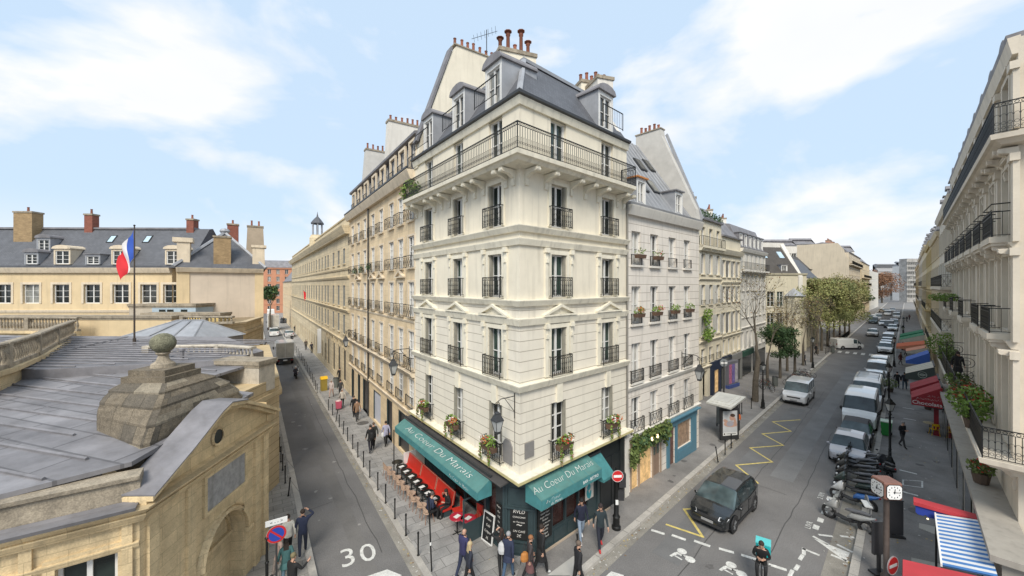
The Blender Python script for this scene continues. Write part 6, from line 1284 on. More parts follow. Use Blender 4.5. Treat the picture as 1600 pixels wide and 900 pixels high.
# dark compact car driving towards us
car("dark glossy compact car with blank plates driving beside the yellow zigzag", G(1137, 806) + Vector((.0, 0.25, 0)), hR + R(180) - .06, paint("graphite", (.014, .016, .017), .12), 'tall', 4.0, 1.78, 1.58, name="moving_car", roof=BP, rw=.34, wb=2.55, plate=(.3, .3, .3))
car("silver van with windows parked on the left side by the bicycles", RS(33.4, 1.25), hR + R(180), paint("pale_silver", (.68, .68, .68)), 'mini', 4.9, 1.9, 1.9, "van", "parked_van", rw=.33)
gp = "vehicles parked along the right kerb"
car("silver grey hatchback parked directly behind the scooters", RS(20.6, 5.95), hR + R(180), paint("violet_silver", (.42, .42, .45)), 'hatch', 3.9, 1.75, 1.45, group=gp)
car("small black convertible squeezed between the silver hatchback and a white van", RS(24.4, 6.0), hR + R(180), DKP, 'hatch', 3.5, 1.68, 1.42, group=gp, roof=MBLK)
car("tall white van nearest us in the right row, bare roof", RS(29.6, 5.95), hR + R(180), WP, 'van', 5.2, 2.0, 2.45, "van", "parked_van", gp, rw=.34)
car("tall white van with a ladder rack on its roof, right row", RS(36.2, 6.0), hR + R(180), WP, 'van', 5.6, 2.0, 2.5, "van", "parked_van", gp, rack=True, rw=.34)
car("silver saloon with a red strip in its rear window behind the rack van", RS(41.8, 6.1), hR + R(180), SP, 'hatch', 4.4, 1.78, 1.45, group=gp)
car("low white car just beyond the silver saloon, right row", RS(46.6, 6.0), hR + R(180), WP, 'hatch', 4.2, 1.78, 1.5, group=gp)
car("boxy white minivan, middle of the right row before the zebra crossing", RS(51.4, 6.0), hR + R(180), WP, 'mini', 4.4, 1.85, 1.9, "van", "parked_van", gp)
car("white estate car nearest the zebra crossing, right row", RS(56.8, 6.0), hR + R(180), BEP, 'mini', 4.5, 1.82, 1.75, group=gp)
for i, (s, c, k, h_, lb) in enumerate([(76, WP, 'tall', 1.65, "white crossover first beyond the zebra crossing"), (81, SP, 'hatch', 1.5, "silver hatchback second beyond the zebra crossing"), (86, WP, 'hatch', 1.5, "white hatchback third beyond the zebra crossing"), (91, BEP, 'mini', 1.8, "cream van fourth beyond the zebra crossing"), (97, GP, 'hatch', 1.5, "grey car fifth beyond the zebra crossing"), (120, WP, 'hatch', 1.5, "distant white car parked right before the far crossing"), (135, GP, 'mini', 1.9, "distant grey people carrier parked right"), (170, WP, 'mini', 2.0, "white van parked far right under the scaffold"), (180, DKP, 'mini', 2.0, "dark van far right under the scaffold")]):
    car(lb, RS(s, 6.0), hR + R(180), c, k, 4.3, 1.8, h_, group=gp, detail=i < 6)
car("white panel van crossing the street seen side-on", G(1323, 545), R(-90), WP, 'van', 4.6, 1.8, 1.85, "van", "moving_van", rw=.3)
car("silver estate driving up the middle of the street", G(1363, 526) + dR * 1.5, hR + R(180), SP, 'tall', 4.4, 1.8, 1.6, name="moving_car")
car("low white saloon farther up the middle lane", G(1380, 509) + dR * 1.5, hR + R(180), WP, 'hatch', 4.3, 1.78, 1.42, name="moving_car")
car("dark green van parked on the left of the far street", G(1364, 506) + dR * 2, hR + R(180), paint("dark_green", (.03, .05, .05)), 'mini', 4.8, 1.9, 1.95, "van", "parked_van")
car("white car just beyond the dark green van", G(1371, 499) + dR * 2, hR + R(180), WP, 'tall', 4.4, 1.8, 1.65)
car("black off-road car with bright lamps at the far crossing", RS(128, 5.2), hR + R(180), BP, 'mini', 4.4, 1.9, 1.9, name="moving_car")
for i, (s, t, c, k, lb) in enumerate([(150, 1, WP, 'mini', "white van on the left edge of the far junction"), (157, 2, SP, 'mini', "silver van beside the white one at the far junction"), (185, 3.5, WP, 'van', "white delivery van at the far end of the street"), (205, 2.0, SP, 'hatch', "silver car turning in the far junction"), (215, 4.2, WP, 'hatch', "small white car at the very end of the street")]):
    car(lb, RS(s, t), hR + R(180) + (.5 if i == 3 else 0), c, k, 4.6, 1.85, 1.95 if k != 'hatch' else 1.5, "vehicle", "distant_vehicle", detail=False)
# left street traffic
def truck(label, loc, ang, w_=2.2, h_=3.1, L=5.2, m=WP):
    root = thing("box_truck", label, "truck", loc, ang); b = MB(); b.box(-w_ / 2, -L / 2, .95, w_ / 2, L / 2 - 1.6, h_); ob("cargo_box", b, m, root)
    d = MB(); d.box(-w_ / 2 + .06, -L / 2 - .03, 1.05, -.02, -L / 2 - .003, h_ - .1); ob("rear_door", d, mat("dusty_white", (.5, .47, .41), .6, .2, 1.5, stain=.3), root); d = MB(); d.box(.02, -L / 2 - .03, 1.05, w_ / 2 - .06, -L / 2 - .003, h_ - .1); ob("rear_door", d, mat("dusty_white", (.5, .47, .41)), root)
    c = MB(); c.box(-w_ / 2 + .1, L / 2 - 1.55, .5, w_ / 2 - .1, L / 2 + .1, 2.3); ob("cab", c, WP, root); ob("chassis", MB().box(-w_ / 2 + .15, -L / 2 - .1, .55, w_ / 2 - .15, L / 2 - 1.6, .949), MBLK, root); ob("number_plate", MB().box(-.25, -L / 2 - .13, .6, .25, -L / 2 - .101, .75), WHITE, root)
    for y in (-L * .3, L * .33):
        for s in (-1, 1): t, r_ = wheel_m(.4, .28); q = link("wheel", t, root, T(s * (w_ / 2 - .2), y, .4)); link("rim", r_, q)
    for s in (-1, 1): ob("tail_light", MB().box(s * (w_ / 2 - .3) - .12, -L / 2 - .14, .62, s * (w_ / 2 - .3) + .12, -L / 2 - .101, .72), mat("tail_light_red", (.35, .01, .01)), root); ob("wing_mirror", MB().box(s * (w_ / 2 + .12) - .08, L / 2 - .5, 1.6, s * (w_ / 2 + .12) + .08, L / 2 - .42, 2.0), MBLK, root)
    return root
truck("white box truck driving away, nearest in the narrow street", G(445.5, 570) + dL * 2.4, hL); truck("tall white box truck far down the narrow street", G(427, 517) + dL * 2.5, hL, 2.4, 3.9)
car("small white van seen from behind in the narrow street", G(428.5, 526) + dL * 2, hL, WP, 'mini', 4.0, 1.75, 1.8, "van", "moving_van"); car("silver car parked with its tail out beside the bollards", G(450, 528) + dL * 2 + nL * .3, hL, SP, 'hatch', 4.1, 1.75, 1.5)
car("white lorry-sized van at the far end of the narrow street", G(423, 496) + dL, hL, WP, 'van', 5.5, 2.2, 2.9, "van", "moving_van", detail=False); car("dark car beyond the bollards, far down the narrow street", G(437, 505) + nL, hL, DKP, 'hatch', 4.2, 1.8, 1.5, detail=False)
# ---- two-wheelers
def wheel2(root, y, r_, x=0, w_=.1, spk=6):
    k = ('w2', r_, w_, spk)
    if k not in CACHE:
        t = MB(); n = 16
        for i in range(n): a, b = 2 * math.pi * i / n, 2 * math.pi * (i + 1) / n; t.bar((0, r_ * .88 * math.cos(a), r_ * .88 * math.sin(a)), (0, r_ * .88 * math.cos(b), r_ * .88 * math.sin(b)), w_ / 2, 5, cap=False)
        s = MB().lathe([(0, -.05), (.05, -.05), (.05, .05), (0, .05)], 8, ax='x')
        for i in range(spk): a = i * 2 * math.pi / spk; s.bar((0, 0, 0), (0, r_ * .85 * math.cos(a), r_ * .85 * math.sin(a)), .012 if w_ > .05 else .004, 3, cap=False)
        CACHE[k] = (t.mesh(BLACK, 50), s.mesh(mat("alloy", (.32, .33, .34)), 40))
    o = link("wheel", CACHE[k][0], root, T(x, y, r_)); link("rim", CACHE[k][1], o); return o
def scooter(label, loc, ang, body, seat=MBLK, big=1.0, shield=True, group=None, cat="scooter", box=None, tilt=8):
    root = thing("motor_scooter", label, cat, loc, ang, group); TL = RY(R(tilt)); r_ = .26 * big
    hub = thing if 0 else None
    fr = link("frame", MB().tube([(0, .62, .3), (0, .52, .62), (0, .42, .95)], .045, 6).tube([(0, .4, .35), (0, -.1, .3), (0, -.5, .42)], .06, 6).mesh(MBLK), root, TL)
    w1 = wheel2(fr, .66 * big, r_, w_=.13, spk=5); w2 = wheel2(fr, -.60 * big, r_, w_=.15, spk=5)
    def loft(secs, name, m):
        b = MB(); n = 8; vs = []
        for (y, z, w_, h_) in secs:
            for i in range(n): a = 2 * math.pi * (i + .5) / n; vs.append((w_ * math.cos(a), y, z + h_ * math.sin(a)))
        b.add(vs, [(i * n + j, i * n + (j + 1) % n, (i + 1) * n + (j + 1) % n, (i + 1) * n + j) for i in range(len(secs) - 1) for j in range(n)] + [tuple(range(n))[::-1], tuple((len(secs) - 1) * n + j for j in range(n))])
        return ob(name, b, m, root, TL, 60)
    loft([(.92, .50, .05, .04), (.78, .60, .13, .12), (.6, .72, .2, .24), (.47, .78, .22, .28), (.40, .80, .18, .22)], "front_fairing", body)
    loft([(.88, .52, .03, .02), (.7, .56, .09, .04), (.5, .5, .08, .05)], "mudguard", body)
    loft([(.42, .32, .17, .06), (.1, .28, .2, .07), (-.2, .36, .2, .12)], "footboard", MBLK)
    loft([(.0, .42, .1, .12), (-.15, .55, .17, .16), (-.5, .62, .2, .15), (-.85, .74, .12, .08), (-.98, .82, .03, .03)], "rear_fairing", body)
    loft([(.12, .70, .06, .04), (-.05, .76, .14, .07), (-.3, .80, .17, .07), (-.5, .86, .16, .07), (-.8, .88, .08, .05)], "seat", seat)
    h_ = MB(); h_.tube([(-.34, .3, 1.05), (-.16, .42, 1.02), (.16, .42, 1.02), (.34, .3, 1.05)], .018, 6); h_.ball((0, .45, 1.0), .1, (1, .8, .7), 8)
    for s in (-1, 1): h_.tube([(s * .2, .42, 1.04), (s * .28, .46, 1.2)], .008, 4); h_.ball((s * .3, .47, 1.22), .06, (1.3, .5, .8), 6)
    ob("handlebar", h_, MBLK, root, TL)
    if shield: s = MB(); s.add([(-.2, .56, .95), (.2, .56, .95), (.22, .5, 1.2), (.12, .40, 1.38), (-.12, .40, 1.38), (-.22, .5, 1.2)], [(0, 1, 2, 5), (5, 2, 3, 4)]); s.add([(x, y - .012, z) for x, y, z in s.v], [(3, 2, 1, 0)]) if 0 else None; ob("windshield", s, mat("clear_shield", (.55, .6, .62), .1), root, TL)
    ob("headlight", MB().ball((0, .8, .78), .09, (1.2, .5, .7), 8), mat("headlight_glass", (.62, .64, .66)), root, TL); ob("tail_light", MB().ball((0, -.98, .78), .05, n=6), mat("tail_light_red", (.35, .01, .01)), root, TL)
    if box: ob("top_box", MB().box(-.22, -1.15, .9, .22, -.75, 1.2), box, root, TL)
    ob("kickstand", MB().bar((.05, 0, .3), (.2, -.05, .0), .012, 4), MBLK, root); return root
gs_ = "two-wheelers parked nose-out on the right"
side_ = heading(-nR)       # noses towards the road
def SB(px, py, da=0): p = G(px, py); return p
scooter("silver and black scooter with windshield, nearest in the row", SB(1324, 822) , side_ - .35, paint("scooter_silver", (.38, .38, .37), .35), mat("grey_seat", (.12, .12, .13), .6), 1.12, True, gs_)
scooter("white and blue sport scooter second in the row", SB(1333, 790), side_ - .25, paint("scooter_blue", (.05, .17, .48), .35), MBLK, 1.05, False, gs_)
k_ = bpy.data.objects["motor_scooter.001"]
for c in k_.children:
    if c.name.startswith(("front_fairing", "mudguard")): c.data = c.data.copy(); c.data.materials[0] = paint("scooter_white", (.62, .62, .61))
for i, (px, py, c, sh, lb) in enumerate([(1336, 773, (.03, .05, .045), False, "dark green scooter third in the row beside the white and blue one"), (1338, 761, (.02, .02, .022), False, "matt black scooter with pale seat edge in the middle of the row"), (1338, 748, (.05, .05, .05), True, "dark grey scooter with red lamp under the clock's line"), (1339, 737, (.02, .022, .02), False, "black motorcycle-like scooter beside the silver hatchback"), (1343, 728, (.03, .03, .035), True, "farthest dark scooter touching the hatchback's bumper")]):
    scooter(lb, SB(px, py), side_ - .2 + i * .04, paint("scooter_dark_%d" % i, c, .35), mat("grey_seat", (.12, .12, .13)), 1.0, sh, gs_)
scooter("small dark scooter on the pavement behind the clock", G(1381, 742, .12), hR + .4, DKP, big=.9, shield=False)
scooter("red and white moped ridden down the narrow street behind the truck", G(462, 590), hL, paint("moped_red", (.35, .04, .04)), shield=True, tilt=0, box=WHITE)
person("motorcyclist in dark jacket and white helmet behind the white truck", G(462, 590, .42), hL, 1.7, (.03, .03, .04), (.02, .02, .03), (.6, .6, .6), sit=True, arm={'l': 'bent', 'r': 'bent'}, cap=(.6, .6, .6))
def bicycle(label, loc, ang, col=(.03, .03, .03), group=None, lean=6, name="bicycle"):
    root = thing(name, label, "bicycle", loc, ang, group); TL = RY(R(lean)); f = MB(); bb_ = (0, -.02, .28); hd = (0, .42, .88); sx = (0, -.2, .78)
    for a, b in ((bb_, hd), (bb_, sx), (sx, hd), (bb_, (0, -.52, .34)), (sx, (0, -.52, .34)), (hd, (0, .55, .34))): f.bar(a, b, .016, 5)
    fo = ob("frame", f, mat("bike_paint_%02x%02x%02x" % tuple(int(c * 255) for c in col), col, .4), root, TL); wheel2(fo, .55, .34, w_=.035, spk=8); wheel2(fo, -.52, .34, w_=.035, spk=8)
    ob("handlebar", MB().tube([(0, .42, .88), (0, .4, 1.0)], .014, 5).tube([(-.28, .28, 1.02), (-.1, .42, 1.0), (.1, .42, 1.0), (.28, .28, 1.02)], .013, 5), MBLK, root, TL); ob("saddle", MB().ball((0, -.22, .92), .1, (.8, 1.4, .4), 8).bar(sx, (0, -.22, .9), .014, 5), MBLK, root, TL)
    ob("basket", MB().box(-.15, .5, .8, .15, .78, 1.0), MBLK, root, TL) if len(label) % 3 == 0 else None
    return root
b0 = None; cs = [(.03, .03, .03), (.3, .3, .3), (.02, .05, .1), (.05, .12, .06), (.2, .03, .02)]
for i in range(12):
    s, t = 38.2 + i * .62, -.1 + (i % 2) * .35; bicycle("bicycle in the packed rack between the silver van and the street trees", RS(s, t, .12 if t < 0 else 0), hR + R(84) + rnd.uniform(-.15, .15), cs[i % 5], "bicycles in the packed rack", rnd.uniform(-10, 10))
for i in range(4): bicycle("bicycle leaning by the lamp post left of the silver van", RS(34.2 + i * .6, -1.5 - .2 * i, .12), hR + R(60 + i * 9), cs[(i + 2) % 5], "bicycles by the lamp post", 8)
for i in range(9): bicycle("bicycle in the far rack behind the dark railing before the zebra crossing", RS(79 + i * 1.6, -.8, .12), hR + R(85), cs[i % 5], "bicycles in the far rack", 5)
for i in range(4): bicycle("bicycle in the round rack behind the crossing white van", RS(72 + i * .7, -4.5, .12), hR + R(70 + i * 6), cs[i % 5], "bicycles in the round rack", 5)
# ------------------------------------------------------------------ street furniture
bol = MB().lathe([(.0, 0), (.055, 0), (.055, .04), (.032, .06), (.032, .88), (.045, .9), (.04, .96), (0, .985)], 8).mesh(IRON, 40)
def bollards(pts, label, group, tilt=None):
    n0 = 0
    for i, p in enumerate(pts):
        o = link("bollard", bol); o.location = p; tag(o, label, "bollard", group)
        if tilt and i in tilt: o.rotation_euler = (0, R(tilt[i]), 0)
LB = [(518.4, 655), (519.6, 649.5)] ; LB = []
for x, y in ((412, 232), (448, 276), (477, 330), (507, 380), (541, 442), (580, 502), (625, 572), (670, 645), (720, 733), (775, 822)): LB.append(G(440 + x / 5.625, 600 + y / 5.625, .12))
for x, y in ((283, 148), (352, 262), (433, 400), (530, 548), (638, 723)): LB.append(G(540 + x / 5.625, 740 + y / 5.625, .12))
bollards(LB, "slim black bollard in the long row along the terrace side of the narrow street", "bollards on the terrace side", {2: 9, 4: 3})
bollards([G(x, y, .12) for x, y in ((436.8, 706), (441.8, 735), (439, 722), (445.6, 755), (450.5, 775), (428.5, 642), (427, 636))], "slim black bollard on the museum side of the narrow street", "bollards on the museum side", {4: 6})
bollards([G(458.6 + i * (495.5 - 458.6) / 15, 545 + (614.6 - 545) * (i / 15) ** 1.25, .12) for i in range(16)], "black bollard in the dense row beyond the yellow sign box", "dense bollard row")
bollards([G(x, y, .12) for x, y in ((1122, 722), (1133, 710), (1142.5, 700), (1174, 638.5), (902, 872), (1159, 647))], "black bollard on the pavement around the bus shelter", "bollards by the bus shelter", {0: -9})
bollards([RS(66 + i * 1.5, -.5, .12) for i in range(4)], "black bollard at the corner by the crossing white van", "bollards by the crossing van")
def lamp_post(label, loc, h=4.1, group="lantern posts", name="street_lamp", base=1.0):
    root = thing(name, label, "street lamp", loc, 0, group)
    ob("post", MB().lathe([(0, 0), (.19 * base, 0), (.19 * base, .1), (.15 * base, .14), (.15 * base, .5), (.11 * base, .62), (.12, .75), (.075, .85), (.065, 1.2), (.085, 1.24), (.06, 1.3), (.05, h - .95), (.09, h - .9), (.05, h - .82), (.045, h - .7)], 10), IRON, root, smooth=40)
    ob("crossbar", MB().bar((-.25, 0, h - 1.1), (.25, 0, h - 1.1), .02, 5), IRON, root)
    z = h - .7; fr = MB()
    for i in range(4):
        a = math.pi / 4 + i * math.pi / 2; c, s = math.cos(a), math.sin(a); fr.bar((.11 * c, .11 * s, z), (.22 * c, .22 * s, z + .42), .014, 4); a2 = a + math.pi / 2; fr.bar((.22 * c, .22 * s, z + .42), (.22 * math.cos(a2), .22 * math.sin(a2), z + .42), .016, 4); fr.bar((.11 * c, .11 * s, z), (.11 * math.cos(a2), .11 * math.sin(a2), z), .016, 4)
    q = MB(RZ(R(45))); q.lathe([(.255, z + .42), (.25, z + .45), (.12, z + .6), (.12, z + .64), (.07, z + .7), (.0, z + .78)], 4); o = ob("lantern_frame", fr, IRON, root); ob("lantern_roof", q, IRON, o)
    g_ = MB(RZ(R(45))); g_.lathe([(.0, z + .005), (.1, z + .005), (.205, z + .41), (0, z + .41)], 4); ob("lantern_glass", g_, mat("lantern_glass", (.42, .43, .42), .15), o); return root
lamp_post("black lantern post standing by the green bin on the right pavement", G(1390.5, 735, .12), 4.2, base=1.5)
lamp_post("black lantern post near the two walking men on the right pavement", G(1389, 640, .12), 4.0); lamp_post("black lantern post beyond the white awnings' shadow, right pavement", G(1397, 573, .12), 4.0); lamp_post("far black lantern post by the green canopies, right pavement", RS(80, 8.0, .12), 4.1); lamp_post("smallest black lantern post at the far right kerb", RS(104, 8.0, .12), 4.1)
lamp_post("black lantern post left of the silver van and bus stop", G(1192, 638, .12), 4.1); lamp_post("black lantern post among the bare trees by the left kerb", G(1270, 575, .12), 4.1); lamp_post("black lantern post beside the far bicycle railing", RS(84, -2.0, .12), 4.1)
def wall_lamp(label, M, out=1.1, h_=.9):
    root = thing("wall_lantern", label, "street lamp", M.translation, M.to_euler().z); root.scale = M.to_scale(); b = MB()
    b.bar((0, -.03, -.9), (0, -.03, .25), .025, 4); b.tube([(0, -.03, .12), (0, -out * .8, .12), (0, -out, .02)], .02, 4); b.bar((0, -.03, -.6), (0, -out * .6, .12), .015, 4)
    b.ring((0, -out, -.1), .12, .02, 10, ax='x', a0=-60, a1=230); b.ring((0, -out, -.1), .06, .015, 8, ax='x'); b.bar((0, -out, -.2), (0, -out, -.45), .018, 4); ob("bracket", b, IRON, root)
    z = -1.3; fr = MB(T(0, -out, 0))
    for i in range(4): a = math.pi / 4 + i * math.pi / 2; c, s = math.cos(a), math.sin(a); fr.bar((.14 * c, .14 * s, z), (.28 * c, .28 * s, z + .5), .016, 4)
    fr.M = T(0, -out, 0) @ RZ(R(45)); fr.lathe([(.15, z), (.13, z - .1), (.03, z - .12)], 4); fr.lathe([(.32, z + .5), (.3, z + .54), (.14, z + .78), (.14, z + .83), (.05, z + .9)], 4); o = ob("lantern", fr, IRONG, root); g_ = MB(T(0, -out, 0) @ RZ(R(45))); g_.lathe([(0, z + .01), (.13, z + .01), (.265, z + .49), (0, z + .49)], 4); ob("lantern_glass", g_, mat("lantern_glass", (.42, .43, .42)), o); return root
wl = wall_lamp("large wall lantern on a scrolled bracket at the café building's corner", CM @ ML @ T(LL - .3, 0, 6.55) @ S(.85), 1.0); ob("conduit", MB().bar((0, -.02, -3.1), (0, -.02, -.9), .01, 3), IRON, wl)
wall_lamp("wall lantern on a square bracket on the beige house", T(BA.x, BA.y, 0) @ RZ(bb.rotation_euler.z) @ T(bb['L'] - .9, 0, 7.0), 1.0); wall_lamp("wall lantern on the beige house's far end", T(BA.x, BA.y, 0) @ RZ(bb.rotation_euler.z) @ T(3, 0, 6.7), .9); wall_lamp("wall lantern between the windows of the white house", WM @ T(6.3, 0, 6.6), 1.1)
def round_sign(label, loc, z, ang, kind, h=None, r_=.3, plate=None, post=True, tilt=0):
    root = thing("road_sign", label, "road sign", loc, ang)
    if post: ob("post", MB().bar((0, .03, 0), (0, .03, z + .35), .035, 8), mat("dark_sign_post", (.04, .04, .042), .6), root)
    ob("sign_back", MB().lathe([(0, .0), (r_ + .01, 0), (r_ + .01, .02), (0, .02)], 24, (0, -.012, z), ax='y'), mat("sign_grey", (.4, .4, .4), .5), root)
    if kind == 'noentry':
        d = ob("sign_face", MB().lathe([(0, -.006), (r_, -.006), (r_, 0)], 24, (0, -.014, z), ax='y'), mat("sign_red", (.55, .02, .02), .5), root); ob("white_bar", MB().box(-r_ * .72, -.026, z - .055, r_ * .72, -.021, z + .055), WHITE, d)
        mb = MB(); mb.lathe([(r_ * .96, -.0), (r_, -.004), (r_, 0)], 24, (0, -.021, z), ax='y'); ob("white_rim", mb, WHITE, d)
    else:
        d = ob("sign_face", MB().lathe([(0, -.006), (r_, -.006), (r_, 0)], 24, (0, -.014, z), ax='y'), mat("sign_red", (.55, .02, .02), .5), root); ob("blue_field", MB().lathe([(0, -.006), (r_ * .78, -.006), (r_ * .78, 0)], 24, (0, -.021, z), ax='y'), mat("sign_blue", (.02, .06, .38), .5), d)
        s = MB(T(0, 0, z) @ RY(R(45))); s.box(-r_ * .78, -.034, -.03, r_ * .78, -.0285, .03); ob("red_slash", s, mat("sign_red", (.55, .02, .02)), d)
    if plate: p = ob("plate", MB().box(-.33, -.02, z + r_ + .04, .33, 0, z + r_ + .24), WHITE, root); text(plate, .15, IRON, p, T(0, -.022, z + r_ + .09) @ RX(R(90)), 0, .001)
    return root
round_sign("blue and red no parking sign under a white arrow plate by the museum wall", G(432, 930, .12), 2.15, R(33), 'np', plate="< - - >")
ps = thing("signpost", "dark ornate post behind the no parking sign", "post", G(417, 935, .12)); ob("post", MB().lathe([(.05, 0), (.05, 1.2), (.07, 1.25), (.04, 1.3), (.04, 2.05), (.07, 2.1), (.0, 2.2)], 8), IRON, ps)
round_sign("red no entry sign on the black post beside the café", G(963, 826, .12) + Vector((0, -.2, 0)), 2.45, R(4), 'noentry', post=False, r_=.25)
sg = thing("signal_post", "stout black cast post carrying the no entry sign by the café", "post", G(963, 826, .12)); ob("post", MB().lathe([(0, 0), (.2, 0), (.2, .12), (.15, .16), (.15, .5), (.17, .55), (.11, .65), (.11, 2.1), (.14, 2.15), (.14, 2.35), (.06, 2.4), (.05, 2.75), (0, 2.75)], 12), IRON, sg, smooth=40); ob("control_box", MB().box(.05, -.1, 1.3, .32, .12, 1.75), MBLK, sg); ob("sticker", MB().box(-.07, -.16, 1.15, .05, -.112, 1.35), WHITE, sg)
ob("hood", MB().box(.1, -.12, 1.9, .4, .12, 2.5), MBLK, sg)
pl_ = thing("thin_pole", "thin dark pole with a pale band at the kerb before the terrace", "pole", G(674.5, 893, .12)); ob("pole", MB().bar((0, 0, 0), (-.12, 0, 3.0), .028, 6), IRON, pl_); ob("band", MB().bar((-.04, -.0, 1.0), (-.042, 0, 1.12), .034, 6), WHITE, pl_); 
# clock
cl_ = Vector((13.65, 14.0, .12)); ck = thing("street_clock", "brown four-faced street clock with white dials on a pole, lower right", "clock", cl_, R(-4))
ob("pole", MB().lathe([(0, 0), (.18, 0), (.16, .3), (.085, .4), (.085, 3.1), (.12, 3.15), (.085, 3.23)], 12), mat("brown_grey_pole", (.11, .085, .075), .55, .2, 5), ck, smooth=40)
BRN = mat("brown_clock_case", (.20, .095, .07), .5, .2, 4); hz_ = .40; cz = 3.5
def oct_(r_, c): return [(-r_ + c, -r_), (r_ - c, -r_), (r_, -r_ + c), (r_, r_ - c), (r_ - c, r_), (-r_ + c, r_), (-r_, r_ - c), (-r_, -r_ + c)]
b = MB(); b.add([(x * .9, y * .9, cz - hz_) for x, y in oct_(hz_, .05)] + [(x, y, cz - hz_ + .06) for x, y in oct_(hz_, .05)] + [(x, y, cz + hz_ - .05) for x, y in oct_(hz_, .05)] + [(x * .92, y * .92, cz + hz_ + .02) for x, y in oct_(hz_, .05)], [tuple(range(8))[::-1], tuple(range(24, 32))] + [(r_ * 8 + j, r_ * 8 + (j + 1) % 8, r_ * 8 + 8 + (j + 1) % 8, r_ * 8 + 8 + j) for r_ in range(3) for j in range(8)])
cs_ = ob("case", b, BRN, ck, T(0, 0, cz) @ S(.76) @ T(0, 0, -cz))
for i in range(4):
    M = T(0, 0, cz) @ RZ(i * math.pi / 2) @ T(0, -hz_ - .001, 0)
    bz = MB(M); bz.slab([(x * 1.0, y * 1.0) for x, y in oct_(.35, .11)], -.018, 0); d0 = ob("bezel", bz, IRON, cs_)
    f = MB(M); f.slab(oct_(.325, .1), -.026, -.0185); d = ob("dial", f, WHITE, cs_); k = MB(M)
    for q in range(12): a = q * math.pi / 6; k.box(.25 * math.sin(a) - .018, -.031, .25 * math.cos(a) - .026, .25 * math.sin(a) + .018, -.0265, .25 * math.cos(a) + .026)
    ob("numeral_ring", k, IRON, cs_)
    hh = MB(M)
    for a, ln, w_ in ((R(8), .17, .026), (R(92), .26, .018)): hh.bar((-.05 * math.sin(a), -.036, -.05 * math.cos(a)), (ln * math.sin(a), -.036, ln * math.cos(a)), w_, 4, w_ * .5)
    hh.ball((0, -.036, 0), .035, (1, .3, 1), 8); ob("clock_hand", hh, IRON, cs_)
round_sign("red no entry sign low on the clock's pole at the bottom edge", cl_ + Vector((-.22, -.45, 0)), 1.0, R(20), 'noentry', post=False, r_=.31)
def panel(label, loc, ang, w_, h_, z0, m=MBLK, name="display_panel"):
    root = thing(name, label, "panel", loc, ang); ob("panel", MB().box(-w_ / 2, -.05, z0, w_ / 2, .05, z0 + h_), m, root); ob("foot", MB().box(-w_ / 2 - .02, -.16, 0, w_ / 2 + .02, .16, .08).box(-.05, -.04, .08, .05, .04, z0), MBLK, root); ob("trim", MB().box(-w_ / 2 - .02, -.06, z0 + h_, w_ / 2 + .02, .06, z0 + h_ + .03), IRONG, root); return root
panel("wide black display panel standing behind the clock pole", G(1397, 838, .12), R(-12), .62, 1.45, .12, mat("charcoal_panel", (.045, .045, .05), .5)); panel("tall black panel on a post just left of the clock pole", Vector((13.85, 14.5, .12)), R(5), .5, 1.2, .75, mat("charcoal_panel", (.045, .045, .05)))
rk = thing("sign_rack", "pale metal leaning rack beside the nearest scooter", "rack", G(1358, 815, .12), R(60)); ob("frame", MB().tube([(-.3, 0, 0), (-.3, 0, .9), (.3, 0, .9), (.3, 0, 0)], .02, 5), mat("pale_metal", (.5, .5, .5), .4), rk); ob("plate", MB().box(-.45, -.03, .82, .2, .25, .86), WHITE, rk); ob("mirror_disc", MB().lathe([(0, -.02), (.3, -.02), (.3, .02), (0, .02)], 20, (.35, 0, .75), ax='y'), mat("grey_disc", (.25, .26, .26), .4), rk)
gb = thing("wheelie_bin", "green wheelie bin with a pale lid beside the lantern post", "bin", G(1385, 680, .12), hR); ob("body", MB().add([(-.24, -.28, .05), (.24, -.28, .05), (.24, .28, .05), (-.24, .28, .05), (-.3, -.36, 1.0), (.3, -.36, 1.0), (.3, .36, 1.0), (-.3, .36, 1.0)], [(0, 3, 2, 1), (0, 1, 5, 4), (1, 2, 6, 5), (2, 3, 7, 6), (3, 0, 4, 7), (4, 5, 6, 7)]), mat("bin_green", (.03, .26, .05), .5), gb); ob("lid", MB().box(-.32, -.4, 1.0, .32, .38, 1.07), mat("bin_lid", (.48, .58, .46), .5), gb)
for s in (-1, 1): t, r_ = wheel_m(.1, .06); link("wheel", t, gb, T(s * .27, .3, .1))
yb = thing("yellow_info_box", "yellow and green information box on the pavement past the bollards", "kiosk", G(506, 610, .12), hL + .1); yb.scale = (.8, .8, .8); ob("body", MB().box(-.35, -.3, 0, .35, .3, 1.5), mat("ochre_box", (.30, .22, .04), .6), yb); ob("roof", MB().add([(-.42, -.36, 1.5), (.42, -.36, 1.5), (.42, .36, 1.5), (-.42, .36, 1.5), (-.42, 0, 1.85), (.42, 0, 1.85)], [(0, 1, 5, 4), (2, 3, 4, 5), (1, 2, 5), (3, 0, 4), (3, 2, 1, 0)]), YELLOWP, yb)
for px, py, lb in ((1211, 603, "grey litter bin at the foot of the dark green tree"), (1301, 551, "grey litter bin by the crossing van"), (525, 605, "dark grey litter bin beside the yellow box")):
    o = thing("litter_bin", lb, "bin", G(px, py, .12)); ob("body", MB().lathe([(0, 0), (.25, 0), (.28, .9), (.25, .95), (0, .95)], 10), mat("bin_grey", (.12, .13, .12), .7), o); ob("ring", MB().lathe([(.26, .95), (.3, .97), (.28, 1.02), (.24, 1.0)], 10), IRONG, o)
rl = thing("dark_railing", "long dark metal railing along the far left kerb beyond the crossing", "railing", RS(74, -.35, .12), ANG_R); link("rail", rail_mesh(26, 1.1, 'plain'), rl, T(13, 0, 0))
